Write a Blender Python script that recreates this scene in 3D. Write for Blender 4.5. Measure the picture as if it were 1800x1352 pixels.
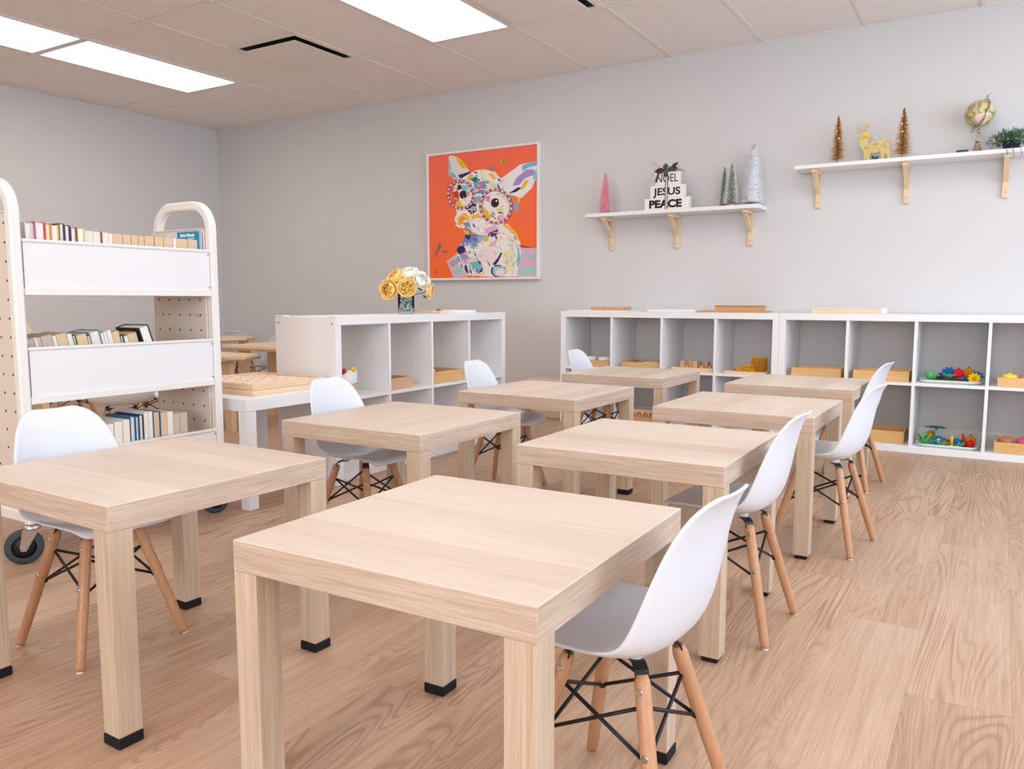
import bpy, bmesh, math, random
from mathutils import Vector, Matrix, Euler
random.seed(7)
R = math.radians
PI = math.pi
for o in list(bpy.data.objects):
    bpy.data.objects.remove(o)
SC = bpy.context.scene
C = SC.collection

# ------------------------------------------------------------------ camera, world, exposure, large lights
H = 2.467                      # ceiling height
cam_d = bpy.data.cameras.new('camera')
cam = bpy.data.objects.new('camera', cam_d)
C.objects.link(cam)
SC.camera = cam
cam_d.sensor_fit = 'HORIZONTAL'
cam_d.sensor_width = 36.0
cam_d.lens = 36.0 * 1409.34 / 1800.0
cam_d.clip_start = 0.05
yaw, pit, rol = -0.546375, -0.105946, 0.001167
fw = Vector((math.sin(yaw) * math.cos(pit), math.cos(yaw) * math.cos(pit), math.sin(pit)))
r0 = Vector((math.cos(yaw), -math.sin(yaw), 0)); u0 = r0.cross(fw)
rr = r0 * math.cos(rol) + u0 * math.sin(rol); uu = -r0 * math.sin(rol) + u0 * math.cos(rol)
M = Matrix((rr, uu, -fw)).transposed().to_4x4()
M.translation = Vector((6.5804, -5.3235, 0.8519))
cam.matrix_world = M

world = bpy.data.worlds.new('sky')
SC.world = world
world.use_nodes = True
bg = world.node_tree.nodes['Background']
bg.inputs[0].default_value = (0.72, 0.84, 1.0, 1)
bg.inputs[1].default_value = 2.6

SC.view_settings.view_transform = 'Standard'
SC.view_settings.look = 'None'
SC.view_settings.gamma = 1.0
SC.view_settings.use_curve_mapping = False
SC.view_settings.exposure = -0.06

ROOM_X, ROOM_Y = 8.8, -8.6    # far right wall, wall behind the camera
WINDOWS = [(-2.5, -0.5), (-4.9, -2.9)]     # y spans of the two windows in the right wall
WZ0, WZ1 = 0.6, 2.25
ADDED_WINDOWS = [(4.9, 6.5), (6.7, 8.3)]   # x spans of unseen windows added behind the camera for frontal light
DAY, FILL_FRONT = 45.0, 52.0
for i, (a, b) in enumerate(WINDOWS):
    ld = bpy.data.lights.new('daylight', 'AREA')
    ld.shape = 'RECTANGLE'; ld.size = b - a; ld.size_y = WZ1 - WZ0
    ld.energy = DAY; ld.color = (0.58, 0.78, 1.0)
    lo = bpy.data.objects.new('daylight', ld); C.objects.link(lo)
    lo.location = (ROOM_X + 0.25, (a + b) / 2, (WZ0 + WZ1) / 2)
    lo.rotation_euler = (0, R(90), 0)      # -Z of the light looks towards -X
for a, b in ADDED_WINDOWS:
    ld = bpy.data.lights.new('daylight', 'AREA')
    ld.shape = 'RECTANGLE'; ld.size = b - a; ld.size_y = WZ1 - WZ0
    ld.energy = FILL_FRONT; ld.color = (0.97, 0.975, 1.0)  # frontal fill light outside an added window
    lo = bpy.data.objects.new('daylight', ld); C.objects.link(lo)
    lo.location = ((a + b) / 2, ROOM_Y - 0.25, (WZ0 + WZ1) / 2)
    lo.rotation_euler = (R(90), 0, 0)      # looks towards +Y
PANEL_LIGHT = 4.7             # radiance of the ceiling light diffusers

# ------------------------------------------------------------------ materials
def s2l(c):
    c = c / 255.0
    return c / 12.92 if c <= 0.04045 else ((c + 0.055) / 1.055) ** 2.4
def col(r, g, b):
    return (s2l(r), s2l(g), s2l(b), 1.0)

_m = {}
def mat(name, rgb, rough=0.5, metal=0.0, spec=0.5, bump=0.0, bscale=60.0, vary=0.0, trans=0.0, ior=1.45, alpha=1.0, sheen=0.0):
    if name in _m: return _m[name]
    m = bpy.data.materials.new(name); m.use_nodes = True
    nt = m.node_tree; b = nt.nodes['Principled BSDF']
    b.inputs['Base Color'].default_value = col(*rgb)
    b.inputs['Roughness'].default_value = rough
    b.inputs['Metallic'].default_value = metal
    b.inputs['Specular IOR Level'].default_value = spec
    b.inputs['Transmission Weight'].default_value = trans
    b.inputs['IOR'].default_value = ior
    if sheen: b.inputs['Sheen Weight'].default_value = sheen
    if bump or vary:
        tc = nt.nodes.new('ShaderNodeTexCoord'); n = nt.nodes.new('ShaderNodeTexNoise')
        n.inputs['Scale'].default_value = bscale; n.inputs['Detail'].default_value = 4
        nt.links.new(tc.outputs['Object'], n.inputs['Vector'])
        if bump:
            bp = nt.nodes.new('ShaderNodeBump'); bp.inputs['Strength'].default_value = bump; bp.inputs['Distance'].default_value = 0.002
            nt.links.new(n.outputs['Fac'], bp.inputs['Height']); nt.links.new(bp.outputs['Normal'], b.inputs['Normal'])
        if vary:
            mx = nt.nodes.new('ShaderNodeMix'); mx.data_type = 'RGBA'
            mx.inputs[6].default_value = tuple(x * (1 - vary) for x in col(*rgb)[:3]) + (1,)
            mx.inputs[7].default_value = tuple(min(1, x * (1 + vary)) for x in col(*rgb)[:3]) + (1,)
            nt.links.new(n.outputs['Fac'], mx.inputs[0]); nt.links.new(mx.outputs[2], b.inputs['Base Color'])
    _m[name] = m
    return m

def wood(name, light, dark, axis=0, fine=260.0, long=9.0, rough=0.5, band=0.0, bandw=0.09, rings=0.0, ringscale=(9, 1.1), rnd=1.0, contrast=1.0, tone=0.0):
    """streaky wood grain running along the given local axis, with optional board bands and cathedral rings"""
    if name in _m: return _m[name]
    m = bpy.data.materials.new(name); m.use_nodes = True
    nt = m.node_tree; L = nt.links; N = nt.nodes.new; b = nt.nodes['Principled BSDF']
    b.inputs['Roughness'].default_value = rough
    tc = N('ShaderNodeTexCoord'); oi = N('ShaderNodeObjectInfo')
    off = N('ShaderNodeVectorMath'); off.operation = 'MULTIPLY_ADD'
    cmb = N('ShaderNodeCombineXYZ')
    for i in range(3): L.new(oi.outputs['Random'], cmb.inputs[i])
    off.inputs[1].default_value = (13.0 * rnd, 17.0 * rnd, 11.0 * rnd)
    L.new(cmb.outputs[0], off.inputs[0]); L.new(tc.outputs['Object'], off.inputs[2])
    def stretched(across, along):
        mp = N('ShaderNodeMapping'); s = [across] * 3; s[axis] = along
        mp.inputs['Scale'].default_value = s; L.new(off.outputs[0], mp.inputs['Vector']); return mp
    def noise(vec, detail, rgh=0.5, dist=0.0):
        n = N('ShaderNodeTexNoise'); n.inputs['Scale'].default_value = 1.0; n.inputs['Detail'].default_value = detail
        n.inputs['Roughness'].default_value = rgh; n.inputs['Distortion'].default_value = dist
        L.new(vec.outputs[0], n.inputs['Vector']); return n
    n1 = noise(stretched(fine, long), 3, 0.6)
    n2 = noise(stretched(fine * 0.16, long * 0.25), 3, 0.55, 0.4)
    def math_(op, a, bb):
        q = N('ShaderNodeMath'); q.operation = op
        for i, x in enumerate((a, bb)):
            if isinstance(x, (int, float)): q.inputs[i].default_value = x
            else: L.new(x, q.inputs[i])
        return q.outputs[0]
    f = math_('ADD', math_('MULTIPLY', n1.outputs['Fac'], 0.55), math_('MULTIPLY', n2.outputs['Fac'], 0.45))
    f = math_('ADD', math_('MULTIPLY', math_('SUBTRACT', f, 0.5), 2.2 * contrast), 0.5)
    if rings:
        mp = N('ShaderNodeMapping'); s = [ringscale[0]] * 3; s[axis] = ringscale[1]
        mp.inputs['Scale'].default_value = s; L.new(off.outputs[0], mp.inputs['Vector'])
        nr = noise(mp, 1.2, 0.45, 0.55)
        w = math_('PINGPONG', math_('MULTIPLY', nr.outputs['Fac'], 32.0), 0.5)
        w = math_('POWER', math_('MULTIPLY', w, 2.0), 2.5)                       # thin dark growth lines
        vis = noise(stretched(4.0, 1.6), 2, 0.5)
        w = math_('MULTIPLY', w, math_('MULTIPLY', math_('MAXIMUM', math_('SUBTRACT', vis.outputs['Fac'], 0.36), 0.0), rings * 12))
        f = math_('SUBTRACT', f, w)
        nk = noise(stretched(3.0, 1.3), 2, 0.5)
        f = math_('ADD', f, math_('MULTIPLY', math_('SUBTRACT', nk.outputs['Fac'], 0.5), 0.5))
    if band:
        sx = N('ShaderNodeSeparateXYZ'); L.new(tc.outputs['Object'], sx.inputs[0])
        k = math_('FLOOR', math_('DIVIDE', math_('ADD', sx.outputs[1 if axis == 0 else 0], 3.0), bandw), 0)
        wn = N('ShaderNodeTexWhiteNoise'); wn.noise_dimensions = '2D'
        c2 = N('ShaderNodeCombineXYZ'); L.new(k, c2.inputs[0]); L.new(oi.outputs['Random'], c2.inputs[1]); L.new(c2.outputs[0], wn.inputs['Vector'])
        f = math_('ADD', f, math_('MULTIPLY', math_('SUBTRACT', wn.outputs['Value'], 0.5), band))
    if tone:
        f = math_('ADD', f, math_('MULTIPLY', math_('SUBTRACT', oi.outputs['Random'], 0.5), tone))
    mx = N('ShaderNodeMix'); mx.data_type = 'RGBA'; mx.clamp_factor = True
    mx.inputs[6].default_value = col(*dark); mx.inputs[7].default_value = col(*light)
    L.new(f, mx.inputs[0]); L.new(mx.outputs[2], b.inputs['Base Color'])
    bp = N('ShaderNodeBump'); bp.inputs['Strength'].default_value = 0.12; bp.inputs['Distance'].default_value = 0.001
    L.new(n1.outputs['Fac'], bp.inputs['Height']); L.new(bp.outputs['Normal'], b.inputs['Normal'])
    _m[name] = m
    return m

OAK_L, OAK_D = (227, 213, 200), (201, 180, 160)
OAK_XB = wood('oak_top_x', OAK_L, OAK_D, 0, band=0.55, contrast=0.7, rough=0.42)
OAK_YB = wood('oak_top_y', OAK_L, OAK_D, 1, band=0.55, contrast=0.7, rough=0.42)
OAK_X = wood('oak_edge_x', (220, 200, 182), (172, 146, 124), 0, fine=520, long=13, contrast=1.1)
OAK_Y = wood('oak_edge_y', (220, 200, 182), (172, 146, 124), 1, fine=520, long=13, contrast=1.1)
OAK_Z = wood('oak_leg', (220, 200, 178), (176, 150, 124), 2, fine=460, long=6, contrast=1.1)
BEECH = wood('beech_leg', (210, 162, 122), (176, 124, 86), 2, fine=190, long=12, rough=0.4, contrast=0.8)
BAMBOO_X = wood('bamboo_x', (236, 196, 136), (206, 154, 92), 0, fine=90, long=4, contrast=0.8)
BAMBOO_Y = wood('bamboo_y', (236, 196, 136), (206, 154, 92), 1, fine=90, long=4, contrast=0.8)
PINE = wood('pine', (240, 216, 184), (222, 188, 148), 2, fine=110, long=6, contrast=0.8)
PINE_X = wood('pine_x', (240, 214, 182), (224, 190, 152), 0, fine=110, long=6, contrast=0.8)
PINE_Y = wood('pine_y', (240, 214, 182), (224, 190, 152), 1, fine=110, long=6, contrast=0.8)
BEECH_X = wood('beech_x', (222, 176, 130), (196, 146, 100), 0, fine=120, long=6, contrast=0.8)
MAPLE_X = wood('maple_x', (226, 190, 140), (198, 154, 104), 0, fine=120, long=5, contrast=0.7)
FLOOR = wood('floor_oak', (210, 181, 156), (165, 128, 101), 1, fine=330, long=6, rough=0.42, rings=0.17, ringscale=(6.0, 0.8), contrast=0.9, tone=0.30)
WHITE = mat('white_laminate', (238, 237, 238), 0.42)
WHITE_SHELF = mat('white_foil', (240, 239, 240), 0.45)
PLASTIC = mat('white_plastic', (220, 223, 230), 0.38)
STEEL_WHITE = mat('white_powder_coat', (240, 237, 232), 0.4)
CREAM_STEEL = mat('cream_steel', (228, 216, 203), 0.5)
BLACK = mat('black_steel', (22, 23, 26), 0.45)
BLACK_PAD = mat('black_felt_pad', (14, 14, 15), 0.8)
CHROME = mat('zinc', (205, 205, 208), 0.22, metal=1.0)
RUBBER = mat('grey_rubber', (62, 70, 74), 0.7)
WALL = mat('wall_paint', (214, 212, 212), 0.75, bump=0.05, bscale=220)
CEIL = mat('ceiling_tile', (240, 233, 228), 0.9, bump=0.25, bscale=160, vary=0.02)
GRIDM = mat('ceiling_grid', (236, 229, 224), 0.6)
TRIM = mat('trim_white', (226, 222, 216), 0.5)
PAGE = mat('book_pages', (240, 232, 220), 0.9, bump=0.3, bscale=400)
PAGE_TAN = mat('book_pages_tan', (226, 196, 164), 0.9, bump=0.3, bscale=400)
PAGE_GREY = mat('book_pages_grey', (206, 190, 174), 0.9, bump=0.3, bscale=400)

# ------------------------------------------------------------------ mesh helpers
def bx(bm, x0, x1, y0, y1, z0, z1, mi=0, bev=0.0, seg=2):
    v = [bm.verts.new(p) for p in ((x0, y0, z0), (x1, y0, z0), (x1, y1, z0), (x0, y1, z0), (x0, y0, z1), (x1, y0, z1), (x1, y1, z1), (x0, y1, z1))]
    fs = []
    for q in ((0, 3, 2, 1), (4, 5, 6, 7), (0, 1, 5, 4), (1, 2, 6, 5), (2, 3, 7, 6), (3, 0, 4, 7)):
        f = bm.faces.new([v[i] for i in q]); f.material_index = mi; fs.append(f)
    if bev:
        ed = list({e for f in fs for e in f.edges})
        bmesh.ops.bevel(bm, geom=ed, offset=bev, segments=seg, profile=0.5, affect='EDGES', clamp_overlap=True)
    return fs

def frame_of(d):
    d = d.normalized()
    a = Vector((0, 0, 1)) if abs(d.z) < 0.9 else Vector((1, 0, 0))
    u = d.cross(a).normalized(); return u, d.cross(u).normalized()

def tube(bm, pts, rad, n=10, mi=0, cap=True, closed=False):
    pts = [Vector(p) for p in pts]
    if isinstance(rad, (int, float)): rad = [rad] * len(pts)
    rings = []; u = None
    for i, p in enumerate(pts):
        if closed: d = pts[(i + 1) % len(pts)] - pts[i - 1]
        else: d = pts[min(i + 1, len(pts) - 1)] - pts[max(i - 1, 0)]
        d.normalize()
        if u is None: u, w = frame_of(d)
        else:
            u = (u - d * u.dot(d)); u.normalize(); w = d.cross(u).normalized()
        rings.append([bm.verts.new(p + (u * math.cos(2 * PI * k / n) + w * math.sin(2 * PI * k / n)) * rad[i]) for k in range(n)])
    m = len(rings)
    for i in range(m if closed else m - 1):
        a, b = rings[i], rings[(i + 1) % m]
        for k in range(n):
            f = bm.faces.new((a[k], a[(k + 1) % n], b[(k + 1) % n], b[k])); f.smooth = True; f.material_index = mi
    if cap and not closed:
        for rg in (rings[0], rings[-1]):
            f = bm.faces.new(rg); f.material_index = mi

def lathe(bm, prof, n=20, c=(0, 0, 0), mi=0, smooth=True, axis='Z', cap=True):
    rings = []
    for r, z in prof:
        ring = []
        for k in range(n):
            a = 2 * PI * k / n; x, y = r * math.cos(a), r * math.sin(a)
            p = (x, y, z) if axis == 'Z' else ((z, x, y) if axis == 'X' else (x, z, y))
            ring.append(bm.verts.new((c[0] + p[0], c[1] + p[1], c[2] + p[2])))
        rings.append(ring)
    for a, b in zip(rings, rings[1:]):
        for k in range(n):
            f = bm.faces.new((a[k], a[(k + 1) % n], b[(k + 1) % n], b[k])); f.smooth = smooth; f.material_index = mi
    if cap:
        for rg in (rings[0], rings[-1]):
            f = bm.faces.new(rg); f.material_index = mi

def ball(bm, c, r, mi=0, sub=1, sc=(1, 1, 1)):
    res = bmesh.ops.create_icosphere(bm, subdivisions=sub, radius=r)
    for v in res['verts']: v.co = Vector((v.co.x * sc[0] + c[0], v.co.y * sc[1] + c[1], v.co.z * sc[2] + c[2]))
    for f in {f for v in res['verts'] for f in v.link_faces}: f.smooth = True; f.material_index = mi

def prism(bm, pts, d0, d1, plane='XZ', mi=0):
    """polygon given in a plane, extruded along the third axis from d0 to d1"""
    def P(a, b, d): return {'XZ': (a, d, b), 'YZ': (d, a, b), 'XY': (a, b, d)}[plane]
    A = [bm.verts.new(P(a, b, d0)) for a, b in pts]; B = [bm.verts.new(P(a, b, d1)) for a, b in pts]
    f = bm.faces.new(A); f.material_index = mi
    f = bm.faces.new(B[::-1]); f.material_index = mi
    n = len(pts)
    for i in range(n):
        f = bm.faces.new((A[i], B[i], B[(i + 1) % n], A[(i + 1) % n])); f.material_index = mi

def rrect(w, d, r, n=5):
    """rounded rectangle outline centred on the origin"""
    out = []
    for cx, cy, a0 in ((w / 2 - r, d / 2 - r, 0), (-w / 2 + r, d / 2 - r, 90), (-w / 2 + r, -d / 2 + r, 180), (w / 2 - r, -d / 2 + r, 270)):
        for k in range(n + 1):
            a = R(a0 + 90 * k / n); out.append((cx + r * math.cos(a), cy + r * math.sin(a)))
    return out

def BM(): return bmesh.new()
def obj(name, bm, m=None, parent=None, loc=None, rot=None):
    bmesh.ops.recalc_face_normals(bm, faces=bm.faces)
    me = bpy.data.meshes.new(name); bm.to_mesh(me); bm.free()
    o = bpy.data.objects.new(name, me); C.objects.link(o)
    if m is not None:
        for x in (m if isinstance(m, (list, tuple)) else [m]): me.materials.append(x)
    if parent is not None: o.parent = parent
    if loc is not None: o.location = loc
    if rot is not None: o.rotation_euler = rot
    return o
def tag(o, label, cat, group=None):
    o['label'] = label; o['category'] = cat
    if group: o['group'] = group
    return o
def thing(name, label, cat, loc=(0, 0, 0), rz=0.0, group=None):
    o = bpy.data.objects.new(name, None); C.objects.link(o)
    o.empty_display_size = 0.05; o.location = loc; o.rotation_euler = (0, 0, rz)
    return tag(o, label, cat, group)
def struct(name, bm, m, parent=None, label=None):
    o = obj(name, bm, m, parent)
    if parent is None:
        o['kind'] = 'structure'
        if label: o['label'] = label
    return o
def share(src, name, parent, loc=None, rot=None):
    o = src.copy(); o.name = name; C.objects.link(o); o.parent = parent
    if loc is not None: o.location = loc
    if rot is not None: o.rotation_euler = rot
    return o
def dup(root, loc, rz, label, group=None):
    r = root.copy(); C.objects.link(r); r.location = loc; r.rotation_euler = (0, 0, rz); r['label'] = label
    if group: r['group'] = group
    for ch in list(root.children):
        c = ch.copy(); C.objects.link(c); c.parent = r
        for g in list(ch.children):
            d = g.copy(); C.objects.link(d); d.parent = c
    return r
# ------------------------------------------------------------------ the room
bm = BM(); bx(bm, -0.2, ROOM_X + 0.2, ROOM_Y - 0.2, 0.2, -0.12, -0.006)
floor = struct('floor', bm, mat('floor_base', (150, 112, 84), 0.8), label='light oak plank floor of the classroom')
PW, PL = 0.2, 1.262                        # plank width and length, planks run towards the back wall
bm = BM(); bx(bm, -PW / 2 + 0.0001, PW / 2 - 0.0001, -PL / 2 + 0.0001, PL / 2 - 0.0001, -0.006, 0.0, bev=0.0004, seg=1)
plank0 = obj('plank', bm, FLOOR, floor)
known = {0: -3.455, -1: -3.06, -2: -2.75}
first = True
rest = BM()
for k in range(-33, 16):
    x0 = 6.446 + PW * k
    if x0 > ROOM_X: continue
    j0 = known.get(k, -random.random() * PL)
    y = j0 - math.floor((j0 - ROOM_Y) / PL + 1) * PL
    while y < 0:
        ya, yb = max(y, ROOM_Y), min(y + PL, 0.0)
        if yb - ya > 0.02:
            cx, cy = x0 + PW / 2, (ya + yb) / 2
            if x0 > 3.3 and x0 < 7.3 and yb > -5.2:
                if yb - ya > PL - 0.01:
                    if first: plank0.location = (cx, cy, 0); first = False
                    else: share(plank0, 'plank', floor, (cx, cy, 0))
                else:
                    b2 = BM(); bx(b2, -PW / 2 + 0.0001, PW / 2 - 0.0001, -(yb - ya) / 2 + 0.0001, (yb - ya) / 2 - 0.0001, -0.006, 0.0, bev=0.0004, seg=1)
                    obj('plank', b2, FLOOR, floor, (cx, cy, 0))
            else:
                bx(rest, max(x0, 0) + 0.0004, x0 + PW - 0.0004, ya + 0.0005, yb - 0.0005, -0.006, 0.0)
        y += PL
o = obj('planks', rest, FLOOR, floor); o['kind'] = 'stuff'

def slab(name, x0, x1, y0, y1, z0, z1, m, label):
    bm = BM(); bx(bm, x0, x1, y0, y1, z0, z1); return struct(name, bm, m, label=label)
slab('wall_back', -0.15, ROOM_X + 0.15, 0.0, 0.15, 0, H + 0.3, WALL, 'long pale grey wall with painting and shelves')
slab('wall_left', -0.15, 0.0, ROOM_Y, 0.0, 0, H + 0.3, WALL, 'pale grey wall behind the book cart')
bm = BM()
bx(bm, -0.15, ROOM_X + 0.15, ROOM_Y - 0.15, ROOM_Y, 0, WZ0); bx(bm, -0.15, ROOM_X + 0.15, ROOM_Y - 0.15, ROOM_Y, WZ1, H + 0.3)
fx = [-0.15] + [v for a, b in ADDED_WINDOWS for v in (a, b)] + [ROOM_X + 0.15]
for a, b in zip(fx[0::2], fx[1::2]): bx(bm, a, b, ROOM_Y - 0.15, ROOM_Y, WZ0, WZ1)
struct('wall_front', bm, WALL, label='pale grey wall with windows behind the camera')
for i, (a, b) in enumerate(ADDED_WINDOWS):
    bm = BM(); t = 0.05; y0, y1 = ROOM_Y - 0.09, ROOM_Y - 0.03
    bx(bm, a, b, y0, y1, WZ0, WZ0 + t); bx(bm, a, b, y0, y1, WZ1 - t, WZ1); bx(bm, a, a + t, y0, y1, WZ0 + t, WZ1 - t); bx(bm, b - t, b, y0, y1, WZ0 + t, WZ1 - t)
    bx(bm, (a + b) / 2 - t / 2, (a + b) / 2 + t / 2, y0, y1, WZ0 + t, WZ1 - t)
    struct('window_%d' % (i + 3), bm, TRIM, label='white framed window behind the camera')
# right wall with two window openings
bm = BM()
bx(bm, ROOM_X, ROOM_X + 0.15, ROOM_Y, 0, 0, WZ0); bx(bm, ROOM_X, ROOM_X + 0.15, ROOM_Y, 0, WZ1, H + 0.3)
ys = [ROOM_Y] + [v for a, b in sorted(WINDOWS) for v in (a, b)] + [0.0]
for a, b in zip(ys[0::2], ys[1::2]): bx(bm, ROOM_X, ROOM_X + 0.15, a, b, WZ0, WZ1)
struct('wall_right', bm, WALL, label='pale grey wall with two wide windows')
for i, (a, b) in enumerate(WINDOWS):
    bm = BM(); t = 0.05; x0, x1 = ROOM_X + 0.03, ROOM_X + 0.09
    bx(bm, x0, x1, a, b, WZ0, WZ0 + t); bx(bm, x0, x1, a, b, WZ1 - t, WZ1); bx(bm, x0, x1, a, a + t, WZ0 + t, WZ1 - t); bx(bm, x0, x1, b - t, b, WZ0 + t, WZ1 - t)
    bx(bm, x0, x1, (a + b) / 2 - t / 2, (a + b) / 2 + t / 2, WZ0 + t, WZ1 - t)
    struct('window_%d' % (i + 1), bm, TRIM, label='white framed window in the right wall')
for nm, args in (('baseboard_back', (0, ROOM_X, -0.012, 0.0)), ('baseboard_left', (0, 0.012, ROOM_Y, -0.012)), ('baseboard_right', (ROOM_X - 0.012, ROOM_X, ROOM_Y, -0.012))):
    bm = BM(); bx(bm, *args, 0.0, 0.1, bev=0.003, seg=1); struct(nm, bm, TRIM, label='low white baseboard along the wall')

# ceiling: slab, T-bar grid, lay-in tiles
bm = BM(); bx(bm, -0.15, ROOM_X + 0.15, ROOM_Y - 0.15, 0.15, H + 0.12, H + 0.3)
ceil = struct('ceiling', bm, mat('ceiling_slab', (190, 184, 178), 0.9), label='suspended ceiling of wide pale tiles')
xs = [0.0] + [1.0 + 0.6 * k for k in range(-1, 14)] + [ROOM_X]
ys = [0.0] + [-1.068 - 1.188 * k for k in range(0, 7)] + [ROOM_Y]
LIGHTS = {(1.0, 1), (1.0, 2), (3.4, 1), (3.4, 2), (1.0, 4), (3.4, 4), (3.4, 5), (5.8, 1), (5.8, 2), (5.8, 4), (5.8, 5), (8.2, 1), (8.2, 2), (8.2, 4), (8.2, 5), (1.0, 5)}  # cells out of view hold unseen lights added for illumination
VENTS = {(2.2, 1), (4.0, 1)}
for x in xs[1:-1]:
    bm = BM(); bx(bm, x - 0.011, x + 0.011, ROOM_Y, 0, H, H + 0.004); bx(bm, x - 0.001, x + 0.001, ROOM_Y, 0, H + 0.004, H + 0.03)
    obj('grid_bar', bm, GRIDM, ceil)
for y in ys[1:-1]:
    bm = BM(); bx(bm, 0, ROOM_X, y - 0.011, y + 0.011, H - 0.0006, H + 0.004); bx(bm, 0, ROOM_X, y - 0.001, y + 0.001, H + 0.004, H + 0.03)
    obj('grid_bar', bm, GRIDM, ceil)
bm = BM(); bx(bm, 0, ROOM_X, -0.014, 0, H - 0.0004, H + 0.004); obj('wall_angle', bm, GRIDM, ceil)
bm = BM(); bx(bm, 0, 0.014, ROOM_Y, 0, H - 0.0004, H + 0.004); obj('wall_angle', bm, GRIDM, ceil)

def tile(x0, x1, y0, y1, jit):
    bm = BM(); bx(bm, x0 + 0.003, x1 - 0.003, y0 + 0.003, y1 - 0.003, H + 0.0045 + jit, H + 0.02 + jit); obj('ceiling_tile', bm, CEIL, ceil)

def troffer(x0, x1, y0, y1, label, lit):
    t = thing('ceiling_light', label, 'ceiling light', ((x0 + x1) / 2, (y0 + y1) / 2, H), 0, 'ceiling lights')
    w, d = (x1 - x0) / 2 - 0.003, (y1 - y0) / 2 - 0.003; e = 0.022
    bm = BM()
    for a in ((-w, w, -d, -d + e), (-w, w, d - e, d), (-w, -w + e, -d + e, d - e), (w - e, w, -d + e, d - e)): bx(bm, *a, -0.004, 0.05)
    obj('frame', bm, mat('light_frame', (226, 224, 222), 0.4), t)
    bm = BM(); bx(bm, -w + e, w - e, -d + e, d - e, 0.004, 0.008)
    obj('diffuser', bm, lit, t)
    bm = BM(); bx(bm, -w, w, -d, d, 0.05, 0.07); obj('housing', bm, GRIDM, t)

em = bpy.data.materials.new('lit_diffuser'); em.use_nodes = True
e_ = em.node_tree.nodes['Principled BSDF']; e_.inputs['Base Color'].default_value = (0.9, 0.9, 0.9, 1)
e_.inputs['Emission Color'].default_value = (1.0, 0.95, 0.89, 1); e_.inputs['Emission Strength'].default_value = PANEL_LIGHT
ORDN = ['first', 'second', 'third', 'fourth', 'fifth', 'sixth']
LNAME = {(1.0, 1): 'lit rectangular ceiling light nearest the corner, over the book cart', (1.0, 2): 'lit ceiling light at the left edge of the picture', (3.4, 1): 'large lit ceiling light at the top of the picture above the painting'}

def vent(x0, y1, label):
    """square four-way diffuser in the far half of a tile"""
    t = thing('ceiling_vent', label, 'air vent', (x0 + 0.3, y1 - 0.3, H), 0, 'ceiling air vents')
    bm = BM(); hole = 0.262; w = 0.297
    for a in ((-w, w, -w, -hole), (-w, w, hole, w), (-w, -hole, -hole, hole), (hole, w, -hole, hole)): bx(bm, *a, -0.001, 0.008)
    obj('frame', bm, GRIDM, t)
    bm = BM(); bx(bm, -hole, hole, -hole, hole, 0.1, 0.108)
    obj('plenum', bm, mat('vent_dark', (70, 76, 72), 0.8), t)
    for a in ((-hole, -hole + 0.004, -hole, hole), (hole - 0.004, hole, -hole, hole), (-hole, hole, -hole, -hole + 0.004), (-hole, hole, hole - 0.004, hole)):
        bm = BM(); bx(bm, *a, 0.008, 0.1); obj('duct_side', bm, mat('vent_dark', (70, 76, 72), 0.8), t)
    bm = BM(); q = 0.238
    bx(bm, -q, q, -q, q, -0.020, -0.015, bev=0.002, seg=1); obj('center_plate', bm, GRIDM, t)

for xi, (xa, xb) in enumerate(zip(xs, xs[1:])):
    for yi, (yb, ya) in enumerate(zip(ys, ys[1:])):
        if xb - xa < 0.05: continue
        key = (round(xa, 1), yi)
        if key in LIGHTS:
            troffer(xa, xb, ya, yb, LNAME.get(key, 'lit ceiling light outside the picture, %s row, %s from the left wall' % (ORDN[yi], ORDN[int((xa - 1) / 2.4)])), em)
        elif key in VENTS:
            tile(xa, xb, ya, yb - 0.6, 0)
            vent(xa, yb, 'square air vent between the ceiling lights' if key[0] < 3 else 'square air vent cut off by the top edge of the picture')
        else: tile(xa, xb, ya, yb, random.choice((0, 0, 0.0006, 0.0012)))

# ------------------------------------------------------------------ square tables
def table(name, label, x0, y0, rz, top, edge, leg, ht, pads, group):
    S = 0.55; t = thing(name, label, 'table', (x0 + S / 2, y0 + S / 2, 0), rz, group)
    h = S / 2
    bm = BM(); fs = bx(bm, -h, h, -h, h, ht - 0.05, ht, bev=0.0012, seg=1)
    for f in bm.faces:
        n = f.normal
        f.normal_update(); n = f.normal
        f.material_index = 0 if abs(n.z) > 0.5 else (1 if abs(n.y) > 0.5 else 2)
    obj('tabletop', bm, [top, edge[0], edge[1]], t)
    zf = pads; ins = -.001 if pads > .015 else .006
    for sx in (-1, 1):
        for sy in (-1, 1):
            bm = BM(); xa, xb = sorted((sx * h, sx * (h - 0.05))); ya, yb = sorted((sy * h, sy * (h - 0.05)))
            bx(bm, xa + 0.0005, xb - 0.0005, ya + 0.0005, yb - 0.0005, zf, ht - 0.0505, bev=0.001, seg=1)
            lg = obj('leg', bm, leg, t)
            if pads:
                bm = BM(); bx(bm, xa + ins, xb - ins, ya + ins, yb - ins, 0.0, zf, bev=0.002, seg=1); obj('foot_pad', bm, BLACK_PAD, lg)
    return t
HT = 0.4726
TG = 'small square oak tables in two rows'
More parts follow.
